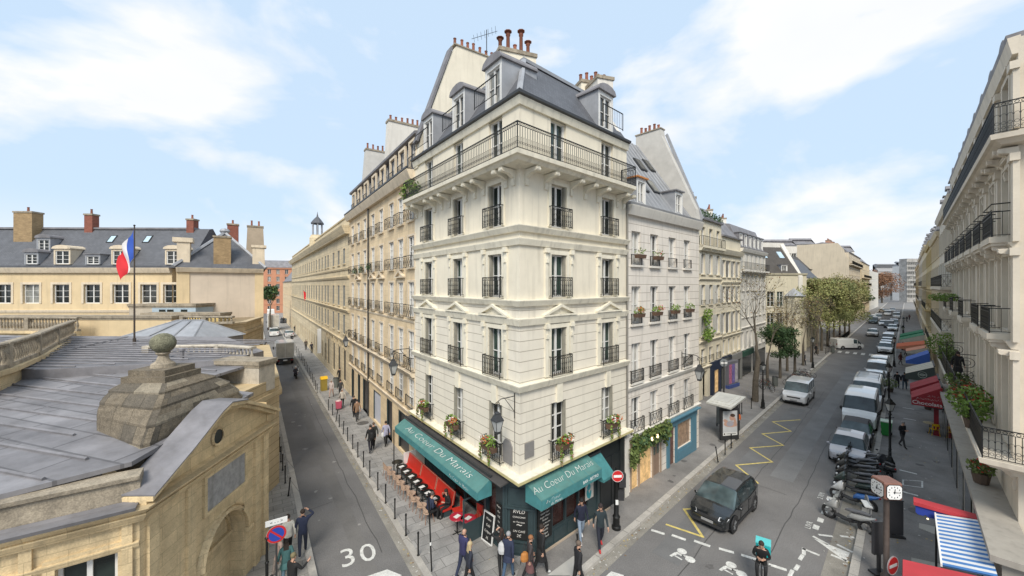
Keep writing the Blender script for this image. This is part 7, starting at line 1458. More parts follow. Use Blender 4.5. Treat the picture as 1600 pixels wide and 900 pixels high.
# bus shelter
bs_ = thing("bus_shelter", "pale-roofed bus shelter with a poster of a resting person", "bus shelter", (15.5, 28.2, .12), R(10))
roofp = [Vector(p) - Vector((15.5, 28.2)) for p in ((13.9, 27.5), (14.9, 26.1), (17.5, 28.7), (16.2, 30.1))]; Rm = RZ(R(-10))
b = MB(Rm); b.prism([(p.x * .96, p.y * .96) for p in roofp], 2.38, 2.44); b.prism([(p.x, p.y) for p in roofp], 2.44, 2.56); b.prism([(p.x * .8, p.y * .8) for p in roofp], 2.56, 2.6); ob("roof", b, mat("shelter_cream", (.56, .55, .50), .6, .12, 2, stain=.15), bs_); ob("roof_hatch", MB(Rm).prism([(p.x * .55, p.y * .55) for p in roofp], 2.6, 2.63), mat("shelter_hatch", (.50, .49, .45), .6), bs_)
pn = ob("poster_frame", MB().box(-1.05, -1.1, .0, .38, -.94, 2.2), MBLK, bs_)
pw, ph = 1.14, 1.72; pm_ = T(-.335, -1.102, .32)
ob("poster", MB(pm_).box(-pw / 2, -.01, 0, pw / 2, 0, ph), mat("poster_grey_white", (.52, .53, .54), .4, .1, 2), pn)
ps_ = MB(pm_)
def ell(mb, cx, cz, rx, rz_, y, a=0, n=16): mb.poly([(cx + rx * math.cos(t) * math.cos(a) - rz_ * math.sin(t) * math.sin(a), y, cz + rx * math.cos(t) * math.sin(a) + rz_ * math.sin(t) * math.cos(a)) for t in [2 * math.pi * i / n for i in range(n)]][::1])
ell(ps_, .02, .78, .54, .2, -.012, -.1); ell(ps_, .12, 1.22, .17, .2, -.0135, .5); ell(ps_, -.35, 1.02, .2, .12, -.013, -.5); ell(ps_, .4, .95, .1, .36, -.0132, .3); ob("poster_figure", ps_, mat("printed_skin", (.50, .31, .24), .5, .1, 4), pn)
ps_ = MB(pm_); ell(ps_, .2, 1.4, .2, .12, -.015, -.2); ob("poster_hair", ps_, mat("printed_dark", (.07, .045, .035), .5), pn); ps_ = MB(pm_); ell(ps_, .0, .82, .28, .2, -.0145, 0); ob("poster_garment", ps_, mat("printed_grey", (.38, .36, .40), .5), pn)
ob("poster_strip", MB(pm_).box(-pw / 2, -.016, 0, pw / 2, -.0105, .22), mat("poster_strip", (.68, .68, .66), .4), pn); ob("poster_caption", MB(pm_).box(-.3, -.019, .1, .45, -.0165, .13).box(-.5, -.019, .07, -.4, -.0165, .17), IRON, pn)
for x, y in ((.35, -1.0), (1.6, .3), (.6, 1.4)): ob("post", MB().bar((x, y, 0), (x, y, 2.4), .045, 8), MBLK, bs_)
ob("glass_panel", MB().box(.42, -.6, .3, .44, 1.2, 2.1), mat("shelter_glass", (.16, .18, .18), .08), bs_)
bt_ = thing("bus_stop_pole", "tall bus stop pole with a round emblem rising through the shelter roof", "bus stop sign", G(1131, 640, .12)); ob("pole", MB().bar((0, 0, 0), (0, 0, 4.3), .06, 8), MBLK, bt_); ob("disc", MB().lathe([(0, -.03), (.34, -.03), (.34, .03), (0, .03)], 20, (0, 0, 4.1), ax='y'), mat("disc_grey", (.22, .24, .25), .4), bt_); ob("bar", MB().box(-.28, -.045, 4.02, .28, -.031, 4.16), WHITE, bt_)
for px, py, w_, h_, z, lb in ((1140, 628, 2.2, 3.2, .3, "tall poster-covered column kiosk by the navy shopfront"),):
    o = thing("poster_kiosk", lb, "kiosk", G(px, 604, .12), R(35)); ob("body", MB().box(-1.1, -.4, 0, 1.1, .4, 2.8), mat("kiosk_grey", (.15, .15, .17), .5), o)
    ob("base_box", MB().box(-1.15, -.5, 0, 1.15, .45, .35), mat("kiosk_blue", (.05, .08, .25), .5), o)
    for i in range(3): ob("poster", MB().box(-.95 + i * .65, -.42, .5, -.42 + i * .65, -.402, 2.5), mat(("poster_pink", "poster_violet", "poster_pale")[i], ((.45, .15, .25), (.2, .15, .4), (.45, .42, .45))[i], .5, .5, 4), o)
# ------------------------------------------------------------------ café terrace
def tM(u, out, rz=0): return CM @ ML @ T(u, -out, .12) @ RZ(rz)
def place(o, M): o.matrix_world = M; return o
def build_chair(name, label, m, fm, seat_r=.22, group=None):
    root = thing(name, label, "chair", (0, 0, 0), 0, group)
    ob("seat", MB().lathe([(0, .42), (seat_r, .42), (seat_r, .46), (0, .47)], 12), m, root, smooth=40); b = MB()
    for i in range(7):
        a0, a1 = R(20 + i * 20), R(40 + i * 20); r0 = seat_r
        b.add([(r0 * math.cos(a0), r0 * math.sin(a0), .5), (r0 * math.cos(a1), r0 * math.sin(a1), .5), (r0 * 1.1 * math.cos(a1), r0 * 1.25 * math.sin(a1), .62 + .26 * math.sin(math.pi * (i + 1) / 7)), (r0 * 1.1 * math.cos(a0), r0 * 1.25 * math.sin(a0), .62 + .26 * math.sin(math.pi * i / 7))], [(0, 1, 2, 3)])
        b.add([(x * .93, y * .93, z) for x, y, z in b.v[-4:]], [(3, 2, 1, 0)])
    ob("backrest", b, m, root)
    for x, y in ((-1, -1), (1, -1), (-1, 1), (1, 1)): ob("leg", MB().bar((x * seat_r * .65, y * seat_r * .65, .43), (x * seat_r * .95, y * seat_r * .95, 0), .013, 5), fm, root)
    return root
WOODF = mat("bent_cane", (.28, .13, .07), .6); c0 = None
for i in range(9):
    lb = "pale woven bistro chair facing the red banquettes, " + ("farthest end of the row", "next to the farthest chair", "third from the far end", "fourth from the far end", "middle of the row", "fourth from the seated pair", "third from the seated pair", "second from the seated pair", "right behind the seated man")[i]
    o = build_chair("bistro_chair", lb, RATT, WOODF, .23, "woven bistro chairs") if i == 0 else copytree(c0); c0 = c0 or o; o["label"] = lb
    place(o, tM(.0 + i * .66, 1.62 + .04 * math.sin(i * 2.3), R(180) + .12 * math.sin(i * 3.1)))
t0 = None
def build_table(name, label, topm, r_=.3, group=None, menu=True):
    root = thing(name, label, "table", (0, 0, 0), 0, group); tp = ob("tabletop", MB().lathe([(0, .7), (r_, .7), (r_ + .01, .72), (r_, .735), (0, .735)], 20), topm, root, smooth=40); ob("column", MB().bar((0, 0, .04), (0, 0, .7), .03, 8), IRON, root)
    ob("foot", MB().bar((-.22, 0, .01), (.22, 0, .01), .025, 4).bar((0, -.22, .01), (0, .22, .01), .025, 4), IRON, root); return root
def menu_card(label, M): o = ob("menu_card", MB().box(-.1, -.14, 0, .1, .14, .008), mat("paper", (.72, .70, .66), .7)); tag(o, label, "menu", "menu cards on the terrace tables"); o.matrix_world = M
for i in range(8):
    lb = "small round black table between chairs and banquettes, " + ("far end of the row", "next to the far end one", "third from the far end", "fourth from the far end", "fourth from the near end", "third from the near end", "second from the seated pair", "used by the seated pair")[i]
    o = build_table("bistro_table", lb, mat("black_tabletop", (.015, .017, .016), .25), group="small black terrace tables") if i == 0 else copytree(t0); t0 = t0 or o; o["label"] = lb
    u = .15 + i * .68; place(o, tM(u, 1.12))
    if i != 0: menu_card("white menu card lying on a small black terrace table in the row", tM(u + .05, 1.15, .2) @ T(0, 0, .737)); 
for i in range(3):
    lb = "red padded banquette against the café front, " + ("farthest", "middle one", "nearest the seated pair")[i]; u0 = .1 + i * 1.85
    r_ = thing("banquette", lb, "bench", (0, 0, 0), 0, "red banquettes"); ob("seat", MB().box(0, -.5, .3, 2.05, 0, .46), REDL, r_); ob("backrest", MB().add([(0, .0, .46), (2.05, .0, .46), (2.05, .14, 1.05), (0, .14, 1.05), (0, .08, .46), (2.05, .08, .46), (2.05, .2, 1.05), (0, .2, 1.05)], [(0, 1, 2, 3), (7, 6, 5, 4), (2, 6, 7, 3), (0, 3, 7, 4), (1, 5, 6, 2), (0, 4, 5, 1)]), REDL, r_); ob("piping", MB().tube([(0, .0, .47), (0, .14, 1.06), (2.05, .14, 1.06), (2.05, .0, .47)], .018, 5), mat("pale_piping", (.45, .2, .14), .6), r_); ob("base", MB().box(.05, -.4, 0, 2.0, -.05, .3), SHOPD, r_)
    place(r_, tM(u0, .5) @ S(.86, 1, 1))
def red_chair(label, M):
    root = thing("red_chair", label, "chair", (0, 0, 0), 0, "red terrace chairs"); ob("seat", MB().box(-.21, -.21, .42, .21, .21, .47), REDL, root); ob("backrest", MB().box(-.2, .19, .5, .2, .23, .95), REDL, root)
    for x, y in ((-1, -1), (1, -1), (-1, 1), (1, 1)): ob("leg", MB().bar((x * .18, y * .18, 0), (x * .18, y * .18, .42 if y < 0 else .9), .014, 5), WOODF, root)
    place(root, M)
red_chair("red chair behind the woman in black at the terrace end", tM(6.0, .45, R(-10))); red_chair("red chair against the café door beyond the glass screen", tM(7.05, .05, R(15))); red_chair("red chair nearest the corner by the glass screen", tM(7.35, .35, R(-20)))
for u, ou, lb in ((6.85, .95, "round red table left of the glass screen"), (7.25, .62, "round red table with menu behind the glass screen")): place(build_table("red_table", lb, mat("red_tabletop", (.42, .03, .05), .3), .33, "round red tables"), tM(u, ou)); menu_card("white menu card on a round red table", tM(u, ou, .3) @ T(0, 0, .737))
gs2 = thing("terrace_screen", "dark teal terrace wind screen with open upper half beside the round red tables", "screen", (0, 0, 0)); ob("lower_panel", MB().box(-.03, -1.45, 0, .03, 0, .85), SHOPD, gs2); ob("frame", MB().box(-.03, -1.45, .85, .03, -1.4, 1.9).box(-.03, -1.4, 1.86, .03, 0, 1.9).box(-.03, -.04, .85, .03, 0, 1.86), SHOPD, gs2); place(gs2, tM(7.62, -.3, R(4)))
sa_ = thing("chalk_easel", "white-framed chalk easel leaning at the café corner", "board", (0, 0, 0)); ob("board", MB().box(-.3, -.02, .05, .3, .02, 1.15), mat("slate_board", (.012, .013, .013)), sa_); ob("frame", MB().box(-.34, -.03, 0, -.3, .03, 1.2).box(.3, -.03, 0, .34, .03, 1.2).box(-.3, -.03, 1.15, .3, .03, 1.2).box(-.3, -.03, 0, .3, .03, .05), WHITE, sa_)
for i, s in enumerate(("Menu", "Café", "Crêpes", "3€")): text(s, .14, CHALK, sa_, T(0, -.025, .9 - i * .25) @ RX(R(90)), .1, .001)
place(sa_, tM(8.15, .25, R(6)) @ RX(R(-8)))
ap = thing("awning_post", "thin dark post under the far end of the long teal awning", "post", (0, 0, 0)); ob("post", MB().bar((0, 0, 0), (0, 0, 2.6), .03, 6), IRON, ap); place(ap, tM(.1, 1.3))
wb_ = thing("terrace_sign", "white panel with a dark stripe at the far end of the terrace", "sign", (0, 0, 0)); ob("panel", MB().box(-.02, -.8, .2, .02, 0, 1.1), WHITE, wb_); ob("dark_stripe", MB().box(-.026, -.65, .74, -.021, -.15, .86), IRON, wb_); place(wb_, tM(.05, -.1))
stq = thing("wall_poster", "white poster with teal flower on the dark café wall", "poster", (0, 0, 0)); ob("sheet", MB().box(-.3, -.03, 0, .3, 0, 1.3), mat("poster_cream", (.60, .57, .52), .6, .1, 6), stq); fl_ = MB(); ell(fl_, -.05, .55, .14, .14, -.034); ell(fl_, -.12, .25, .1, .22, -.0345, .3); ell(fl_, .05, .2, .08, .2, -.0335, -.3); ob("flower_print", fl_, mat("teal_print", (.05, .32, .36), .6), stq); ob("print_block", MB().box(-.22, -.036, .85, .22, -.031, 1.2), mat("pinkish_print", (.5, .32, .26), .6, .4, 12), stq); place(stq, CM @ MR @ T(4.35, -.05, 1.15))
# ------------------------------------------------------------------ right-hand awnings and shops
AF = math.atan2(-dR.y, -dR.x)
def rM(s, t, z=0): p = RS(s, t, z); return T(p.x, p.y, z) @ RZ(AF)
GRN = mat("green_canvas", (.02, .20, .09), .8, .12, 3); ORG = mat("orange_canvas", (.52, .10, .025), .8, .12, 3); BLC = mat("blue_canvas", (.05, .12, .42), .8, .12, 3); DGC = mat("dark_grey_canvas", (.06, .075, .07), .8, .12, 3); CANV = mat("cream_canvas", (.5, .46, .38), .8, .12, 3); PNK = mat("salmon_canvas", (.55, .22, .13), .8, .12, 3)
ga = "awnings along the right pavement"
a1 = awning("dark red awning with white chocolate shop lettering on its end cheek", rM(31.0, 10.3), 2.4, 1.55, 3.75, 2.75, .5, RED, RED, group=ga)
M_ = T(2.401, 0, 0) @ RZ(R(90))
text("Chocolats", .36, WHITE, a1, T(2.403, -.78, 2.36) @ RZ(R(90)) @ RX(R(90)), 0, .003); text("gourmande", .27, WHITE, a1, T(2.403, -.72, 2.72) @ RZ(R(90)) @ RX(R(90)), .4, .003, "script_lettering"); text("jadis et", .24, WHITE, a1, T(2.403, -.45, 2.98) @ RZ(R(90)) @ RX(R(90)), .4, .003, "script_lettering")
for c in a1.children:
    if "script" in c.name or "lettering" in c.name: pass
awning("dark red awning just beyond the lettered chocolate shop awning", rM(34.6, 10.3), 2.6, 1.6, 3.7, 2.75, .45, RED, RED, group=ga)
a2 = awning("dark grey-green awning with a pale round emblem", rM(43.5, 10.3), 3.8, 1.9, 3.6, 2.7, .5, CANV, DGC, group=ga); e_ = MB(T(3.803, -.8, 2.75) @ RZ(R(90))); e_.ring((0, 0, 0), .28, .018, 20); e_.box(-.26, -.01, -.06, .26, .01, -.03); e_.box(-.26, -.01, .03, .26, .01, .06); e_.ring((0, 0, 0), .12, .012, 10); ob("emblem", e_, mat("pale_print", (.5, .55, .5), .7), a2)
awning("blue awning over the small terrace", rM(54, 10.3), 3.2, 1.9, 3.5, 2.4, .3, BLC, BLC, group=ga); awning("salmon and white awning between the blue and orange ones", rM(58.5, 10.3), 3, 1.9, 3.6, 2.9, .2, PNK, CANV, group=ga)
awning("orange awning above the salmon one", rM(64, 10.3), 4.4, 2.8, 3.6, 2.9, .25, ORG, PNK, group=ga); awning("green and cream awning, second farthest", rM(73, 10.3), 3.8, 2.6, 3.9, 2.9, .3, GRN, CANV, group=ga); awning("plain green awning, farthest of all", rM(79, 10.3), 4, 2.6, 3.9, 2.9, .3, GRN, GRN, group=ga)
# striped awning at the bottom right
sa2 = thing("striped_awning", "blue and white striped awning between two red ones, bottom right", "awning", RS(8.1, 10.25), AF, ga); st_ = MB(); n = 26
for i in range(n): x0, x1 = 3.6 * i / n, 3.6 * (i + 1) / n; st_.add([(x0, 0, 3.12), (x1, 0, 3.12), (x1, -1.0, 2.92), (x0, -1.0, 2.92), (x0, 0, 3.09), (x1, 0, 3.09), (x1, -1.0, 2.89), (x0, -1.0, 2.89)], [(3, 2, 1, 0), (4, 5, 6, 7), (2, 3, 7, 6)], i % 2)
ob("canopy", st_, [mat("stripe_white", (.66, .67, .68), .8), mat("stripe_blue", (.06, .19, .46), .8)], sa2); ob("front_bar", MB().box(0, -1.04, 2.86, 3.6, -1.0, 2.95), WHITE, sa2); ob("arm", MB().bar((.1, -.02, 2.7), (.1, -1.0, 2.87), .02, 5).bar((.06, -1.0, .12), (.06, -1.0, 2.87), .03, 6), IRON, sa2)
r1_ = thing("red_awning", "red awning with blue scalloped valance beyond the striped one, bottom right", "awning", RS(8.6, 10.25), AF, ga); ob("canopy", MB().box(0, -1.55, 2.98, .45, 0, 3.1), mat("bright_red_canvas", (.48, .04, .05), .7), r1_); v_ = MB()
for i in range(6): x = -1.5 + i * .25; v_.add([(.0, x, 2.97), (.0, x + .25, 2.97), (.0, x + .25, 2.72), (.0, x + .19, 2.66), (.0, x + .06, 2.66), (.0, x, 2.72)], [(0, 1, 2, 3, 4, 5)]); v_.add([(.4, x, 2.97), (.4, x + .25, 2.97), (.4, x + .25, 2.72), (.4, x + .19, 2.66), (.4, x + .06, 2.66), (.4, x, 2.72)], [(5, 4, 3, 2, 1, 0)])
ob("valance", v_, mat("deep_blue_canvas", (.02, .05, .32), .8), r1_)
for y in (-1.2, -.4): o = ob("spot_bulb", MB().ball((0, 0, 0), .032, n=8), bl); o.location = RS(8.15, 10.25 + y, 2.62); tag(o, "small glowing bulb under the red and blue awning edge", "bulb", "bulbs under the red awning")
awning("bright red awning at the bottom edge under the grey ledge", rM(4.35, 10.3), 3.4, 1.85, 3.1, 2.75, .25, mat("bright_red_canvas", (.48, .04, .05)), mat("bright_red_canvas", (.48, .04, .05)), group=ga)
o = thing("hanging_sign", "small black hanging shop sign with white emblem under the red awning", "sign", RS(29.0, 9.9), AF); ob("board", MB().box(-.04, -.35, 2.1, .04, .55, 2.75), MBLK, o); ob("white_stripe", MB().box(.041, -.25, 2.2, .046, .45, 2.36), WHITE, o); text("H", .26, WHITE, o, T(.042, .1, 2.42) @ RZ(R(90)) @ RX(R(90)), 0, .001)
yc = thing("yellow_chair", "yellow metal chair beside the pale café table, right pavement", "chair", G(1460, 680, .12), hR + R(200)); ob("seat", MB().box(-.2, -.2, .43, .2, .2, .46), YELLOWP, yc); ob("backrest", MB().box(-.2, .18, .7, .2, .21, .86).box(-.2, .18, .55, -.16, .21, .86).box(.16, .18, .46, .2, .21, .86).box(-.03, .18, .46, .03, .21, .7), YELLOWP, yc)
for x, y in ((-1, -1), (1, -1), (-1, 1), (1, 1)): ob("leg", MB().bar((x * .17, y * .17, .43), (x * .22, y * .22, 0), .015, 5), YELLOWP, yc)
place(build_table("pale_table", "pale yellow round table beside the yellow chair", mat("pale_yellow_top", (.6, .5, .3), .4), .35), T(*G(1453, 676, .12)))
o = thing("red_pillar", "dark red shop pillar under the chocolate shop awning", "pillar", RS(29.4, 10.0), AF); ob("shaft", MB().box(-.12, -.12, 0, .12, .12, 2.9), mat("deep_red_paint", (.25, .01, .02), .5), o); ob("base", MB().box(-.15, -.15, 0, .15, .15, .25), mat("deep_red_paint", (.25, .01, .02)), o)
def planter(label, loc, n=160, h_=.5, r_=.4, mats=None, box=True, z=0, name="potted_plant"):
    o = thing(name, label, "plant", loc); 
    if box: ob("pot", MB().lathe([(0, 0), (.2, 0), (.27, .38), (.24, .38), (0, .34)], 10), mat("dark_pot", (.1, .07, .05), .8), o)
    b = MB(); bush(b, (0, 0, .35 + h_ * .8), (r_, r_, h_), n, .13); bush(b, (0, 0, .35 + h_), (r_, r_, h_ * .8), n // 6, .1, 1); 
    st = MB(); [st.bar((0, 0, .2), (rnd.uniform(-r_, r_) * .6, rnd.uniform(-r_, r_) * .6, .35 + h_), .012, 3) for _ in range(5)]; ob("stem", st, BARK, o); ob("foliage", b, mats or [LEAFG, LEAFY], o); return o
planter("green shrub in a pot beside the lantern post and walking men", G(1391, 612, .12), 300, .6, .6); planter("reddish shrub under the red awnings", RS(37.5, 9.8, .12), 200, .4, .5, [LEAFD, FLR])
for s, t, h_, r_, lb, m in ((12.5, 10.35, .55, .7, "large leafy oleander with pink blooms in a pot on the lower balcony", [LEAFY, FLR]), (14.6, 10.35, .5, .6, "second leafy shrub with red blooms farther along the lower balcony", [LEAFG, FLR]), (10.9, 10.3, .4, .5, "small green shrub on the lower balcony nearest us", [LEAFY, LEAFG]), (31.0, 10.5, .9, 1.1, "overgrown bright shrub at the far end of the lower balcony", [LEAFY, LEAFG]), (27.5, 10.5, .5, .6, "green pot plant on the balcony beyond the woman in black", [LEAFG, LEAFY]), (18.5, 10.35, .35, .45, "low pot of herbs on the lower balcony before the woman in black", [LEAFG, LEAFY])):
    planter(lb, RS(s, t, 5.5), int(900 * r_), h_, r_, m)
planter("bright green trailing box on the upper small balcony, right building", RS(27.0, 10.3, 9.6), 500, .3, .8, [LEAFY, LEAFG], False); planter("plants on the stone ledge under the near balcony", RS(10.8, 10.5, 3.5), 260, .3, .4, [LEAFG, FLR])
# ------------------------------------------------------------------ trees
tree("plane_tree", "tall nearly bare plane tree with a few brown leaves by the bus shelter", G(1180, 627, .12), 13, 4.6, .24, 900, .17, [LEAFO, LEAFR], 11, clear=.3, lean=(.3, 0), lev=5)
gt = "young autumn trees on the square"
for i, (px, py, h_, cr, n, m, lb) in enumerate([(1199, 602, 9.5, 2.6, 600, [LEAFO, LEAFR], "slim brownish tree second from the bus shelter"), (1242, 590, 10.5, 3.0, 700, [mat("silver_leaf", (.3, .29, .24)), LEAFO], "pale silvery half-bare tree behind the bicycles"), (1255, 571, 9.5, 2.6, 600, [LEAFO, LEAFR], "thin brown tree right of the silvery one"), (1230, 580, 8.5, 2.2, 300, [LEAFO], "bare young tree beside the dark green one"), (1268, 566, 9.8, 2.8, 800, [LEAFO, LEAFG], "olive and brown tree by the lantern post")]):
    tree("young_tree", lb, G(px, py, .12), h_, cr * 1.15, .14, n, .17, m, 20 + i, gt, clear=.28, lev=5)
tree("small_evergreen", "small dense dark green tree with a round crown behind the bicycles", G(1219, 591, .12), 6.4, 2.0, .14, 6500, .2, [LEAFD, LEAFG], 31, clear=.34, spread=.3)
gt = "green trees before the blank gable"
for i, (px, py, h_, cr, lb) in enumerate([(1284, 548, 11.5, 3.6, "nearest olive green tree of the green clump"), (1293, 541, 11.8, 3.8, "second green tree of the clump, left part"), (1303, 534, 12.2, 4.0, "tallest green tree in the middle of the clump"), (1312, 528, 11.5, 4.0, "green tree right of the tallest in the clump"), (1320, 524, 11, 3.4, "greyish green tree near the right of the clump"), (1327, 521, 9.5, 2.8, "low green tree at the clump's right end"), (1277, 553, 10.5, 2.8, "half-bare brown tree left of the green clump")]):
    tree("green_tree", lb, G(px, py, .12), h_ * 1.04, cr * 1.25, .17, 8500 if i < 6 else 900, .27, [mat("autumn_green_%d" % (i % 3), ((.27, .28, .10), (.24, .27, .11), (.29, .27, .12))[i % 3], .8, .4, .5), LEAFO], 40 + i, gt, clear=.28, spread=.22)
tree("russet_tree", "broad russet autumn tree closing the far street", P(1378, 0, 240).xy.to_3d(), 20, 11, .5, 9000, .7, [LEAFR, mat("dull_orange_leaf", (.34, .16, .09), .8)], 51, clear=.15, spread=.25); tree("dark_street_tree", "dark green low tree at the left of the far junction", RS(140, -3, .12), 6, 3, .2, 1500, .4, [LEAFD, LEAFG], 52, clear=.25); tree("dark_street_tree", "dark shrub-like tree under the russet one", RS(185, -3, .12), 8, 4, .25, 1500, .6, [LEAFD, LEAFG], 53, clear=.2)
for i in range(5): p = RS(66 + i * 5, -6.5, .12); o = ob("stone_planter", MB().lathe([(0, 0), (.6, 0), (.75, .5), (.6, .7), (0, .75)], 10), mat("pale_concrete", (.42, .41, .38))); o.location = p; tag(o, "round pale stone block in the line under the green trees", "stone block", "round blocks under the trees")
# ------------------------------------------------------------------ people in place
NV, BK, GY, BE, DN = (.018, .025, .055), (.012, .012, .013), (.1, .1, .11), (.42, .38, .32), (.12, .18, .28)
A_ = R
up = hL
person("man in navy jacket shading his eyes at the lower left", put(473, 868), hL - .1, 1.82, NV, (.02, .026, .045), shoe=(.6, .6, .6), arm={'r': 'head'}, seed=1)
person("woman in white jacket with dark strap beside the navy-jacketed man", put(450, 872), hL + .05, 1.7, (.55, .53, .47), BK, seed=2)
person("woman in teal hooded coat at the lower left", put(447, 916), hL + .0, 1.66, (.05, .13, .13), (.1, .16, .2), longhair=True, coat=.2, seed=3)
person("fair child-like figure in pale pink coat facing us, lower left", put(436, 897), R(150), 1.45, (.5, .36, .31), (.3, .25, .22), (.32, .2, .1), longhair=True, coat=.2, seed=4)
person("man in black holding up a camera at the bottom left edge", put(457, 945), R(-20), 1.72, BK, BK, (.18, .15, .08), arm={'r': 'out'}, seed=5)
gpp = "walkers on the terrace-side pavement"
person("man with black backpack walking away up the terrace-side pavement", put(579, 707), hL, 1.78, BK, (.02, .022, .03), (.05, .04, .03), seed=6, coat=.15)
person("companion in dark coat half hidden beside the backpack man", put(584, 701), hL + .1, 1.72, (.035, .04, .035), BK, (.1, .07, .05), seed=7, coat=.1)
person("woman in lavender jacket with white bag near the dark doors", put(603, 697), hL, 1.66, (.36, .36, .48), BK, seed=8, coat=.1)
person("person in tan brown coat by the shop doors", put(558, 658), hL, 1.7, (.25, .15, .09), BK, (.03, .02, .02), seed=9, coat=.12); person("person in black left of the tan coat", put(553, 651), hL + .1, 1.72, BK, BK, (.08, .06, .05), seed=10)
person("person in cream top pulling a pink trolley", put(535, 637), hL, 1.66, (.48, .44, .38), BK, (.4, .35, .3), seed=11); person("dark-clad person just ahead of the cream top", put(532, 621), hL, 1.72, (.05, .05, .05), BK, seed=12); person("person in pale pink clothes by the yellow box", put(518, 621), R(180), 1.7, (.5, .43, .4), (.45, .32, .27), (.4, .35, .3), seed=13)
person("black-coated man left of a pair by the institution door", put(531, 600), hL, 1.8, BK, BK, seed=14); person("black-coated man right of a pair by the institution door", put(538, 598), hL + .2, 1.8, (.015, .015, .018), BK, seed=15, bulk=1.1)
for i, (px, py, c, lb) in enumerate([(478, 547, (.06, .05, .04), "far walker in brown along the institution wall"), (487, 552, (.03, .03, .04), "far walker in black along the institution wall"), (456, 537, BK, "dark figure beside the parked silver car"), (461, 520, BK, "small dark figure far along the pavement"), (440, 505, (.04, .04, .05), "left one of two tiny distant walkers"), (443, 505, BK, "right one of two tiny distant walkers"), (414, 545, BK, "dark figure on the museum side of the narrow street")]): person(lb, put(px, py), hL, 1.74, c, BK, seed=20 + i)
tr_ = thing("shopping_trolley", "pink and white shopping trolley pulled along the pavement", "trolley", put(529, 640), hL); ob("bag", MB().add([(-.2, -.15, .12), (.2, -.15, .12), (.2, .15, .12), (-.2, .15, .12), (-.24, -.2, .75), (.24, -.2, .75), (.24, .2, .75), (-.24, .2, .75)], [(0, 3, 2, 1), (0, 1, 5, 4), (1, 2, 6, 5), (2, 3, 7, 6), (3, 0, 4, 7), (4, 5, 6, 7)]), mat("pink_fabric", (.55, .1, .16), .8), tr_); ob("lid", MB().ball((0, 0, .76), .24, (1, .85, .4), 8), mat("pale_pink_fabric", (.6, .45, .42), .8), tr_); ob("handle", MB().tube([(0, .2, .6), (0, .3, 1.0)], .012, 4), IRON, tr_)
for s in (-1, 1): t, r_ = wheel_m(.08, .04); link("wheel", t, tr_, T(s * .2, 0, .08))
# terrace pair
def seat(u, o_, dz=-.03): v = tM(u, o_).translation; return Vector((v.x, v.y, .12 + dz))
person("man in navy jacket seated at the last black table, back to the street", seat(5.35, 1.62), aL + .1, 1.75, NV, BK, (.1, .08, .07), sit=True, arm={'l': 'bent', 'r': 'bent'}, lean=.35, seed=30); person("woman in black seated opposite on the red side of the last table", seat(5.4, .62), aL + R(180), 1.68, BK, BK, longhair=True, sit=True, arm={'l': 'bent', 'r': 'face'}, lean=.15, seed=31)
# corner group
person("bald man in navy puffer jacket at the bottom centre", put(724, 902), R(-40), 1.8, (.03, .03, .09), NV, bald=True, seed=32, bulk=1.1, arm={'r': 'bent'}); person("blonde woman in dark jacket beside the bald man", put(733, 920), R(-60), 1.66, (.02, .025, .04), BK, (.45, .35, .2), longhair=True, seed=33)
person("dark-haired woman with black and white backpack at the café corner", put(784, 897), R(10), 1.68, BK, BK, (.04, .02, .015), seed=34, arm={'l': 'head'}, longhair=True); person("grey-haired person in long navy coat at the café corner", put(794, 906), R(-25), 1.74, NV, (.05, .09, .15), (.3, .3, .31), seed=35, coat=.2, bulk=1.1)
p_ = put(828, 908); person("red-haired woman with orange shoulder bag and patterned skirt", p_, R(-75), 1.66, (.05, .04, .04), BK, (.28, .12, .05), seed=36, skirt=(.13, .06, .06)); person("tall person in long black coat and white shoes at the corner", put(845, 897), R(-60), 1.84, BK, BK, shoe=(.65, .65, .63), seed=37, coat=.4)
def bag(label, loc, ang, c, sz=(.3, .14, .32), z=.95, name="shoulder_bag", cat="bag"): o = thing(name, label, cat, (loc[0], loc[1], 0), ang); a, b_, c_ = sz; ob("pouch", MB().lathe([(0, z), (a * .45, z), (a * .55, z + c_ * .3), (a * .45, z + c_ * .8), (a * .3, z + c_), (0, z + c_)], 10), mat("bag_%s" % "".join("%02x" % int(v * 255) for v in c), c, .7), o, S(1, b_ / a * 1.3, 1)); ob("strap", MB().tube([(-a * .3, 0, z + c_ * .9), (0, 0, z + c_ + .35), (a * .3, 0, z + c_ * .9)], .014, 4), MBLK, o); return o
bag("orange shoulder bag carried by the red-haired woman", p_ + Vector((-.2, -.12, 0)), R(15), (.42, .17, .04)); bag("black and white patterned backpack on the dark-haired woman", put(784, 897) + Vector((.02, -.2, 0)), 0, (.5, .5, .5), (.3, .16, .42), 1.05, "backpack", "backpack"); bag("white handbag at the side of the lavender-jacketed woman", put(599, 697), hL, (.6, .6, .58), z=.75)
bag("black backpack on the man walking up the terrace-side pavement", put(579, 707) + nL * .05 - dL * .17, hL, BK, (.3, .2, .45), 1.05, "backpack", "backpack")
person("man in black cap, dark hoodie and light jeans walking past the café", put(908, 845), R(190), 1.8, (.012, .015, .035), (.22, .28, .36), (.012, .012, .014), shoe=(.7, .7, .7), seed=38, cap=(.012, .012, .014)); person("bearded man in dark green jacket and red shoes on the café pavement", put(938, 857), R(185), 1.84, (.02, .032, .038), (.015, .018, .03), (.03, .02, .02), shoe=(.45, .03, .03), seed=39)
person("man in black seen to the waist at the bottom edge by the kerb", put(903, 925), R(-70), 1.78, (.015, .015, .018), BK, (.12, .09, .07), seed=40)
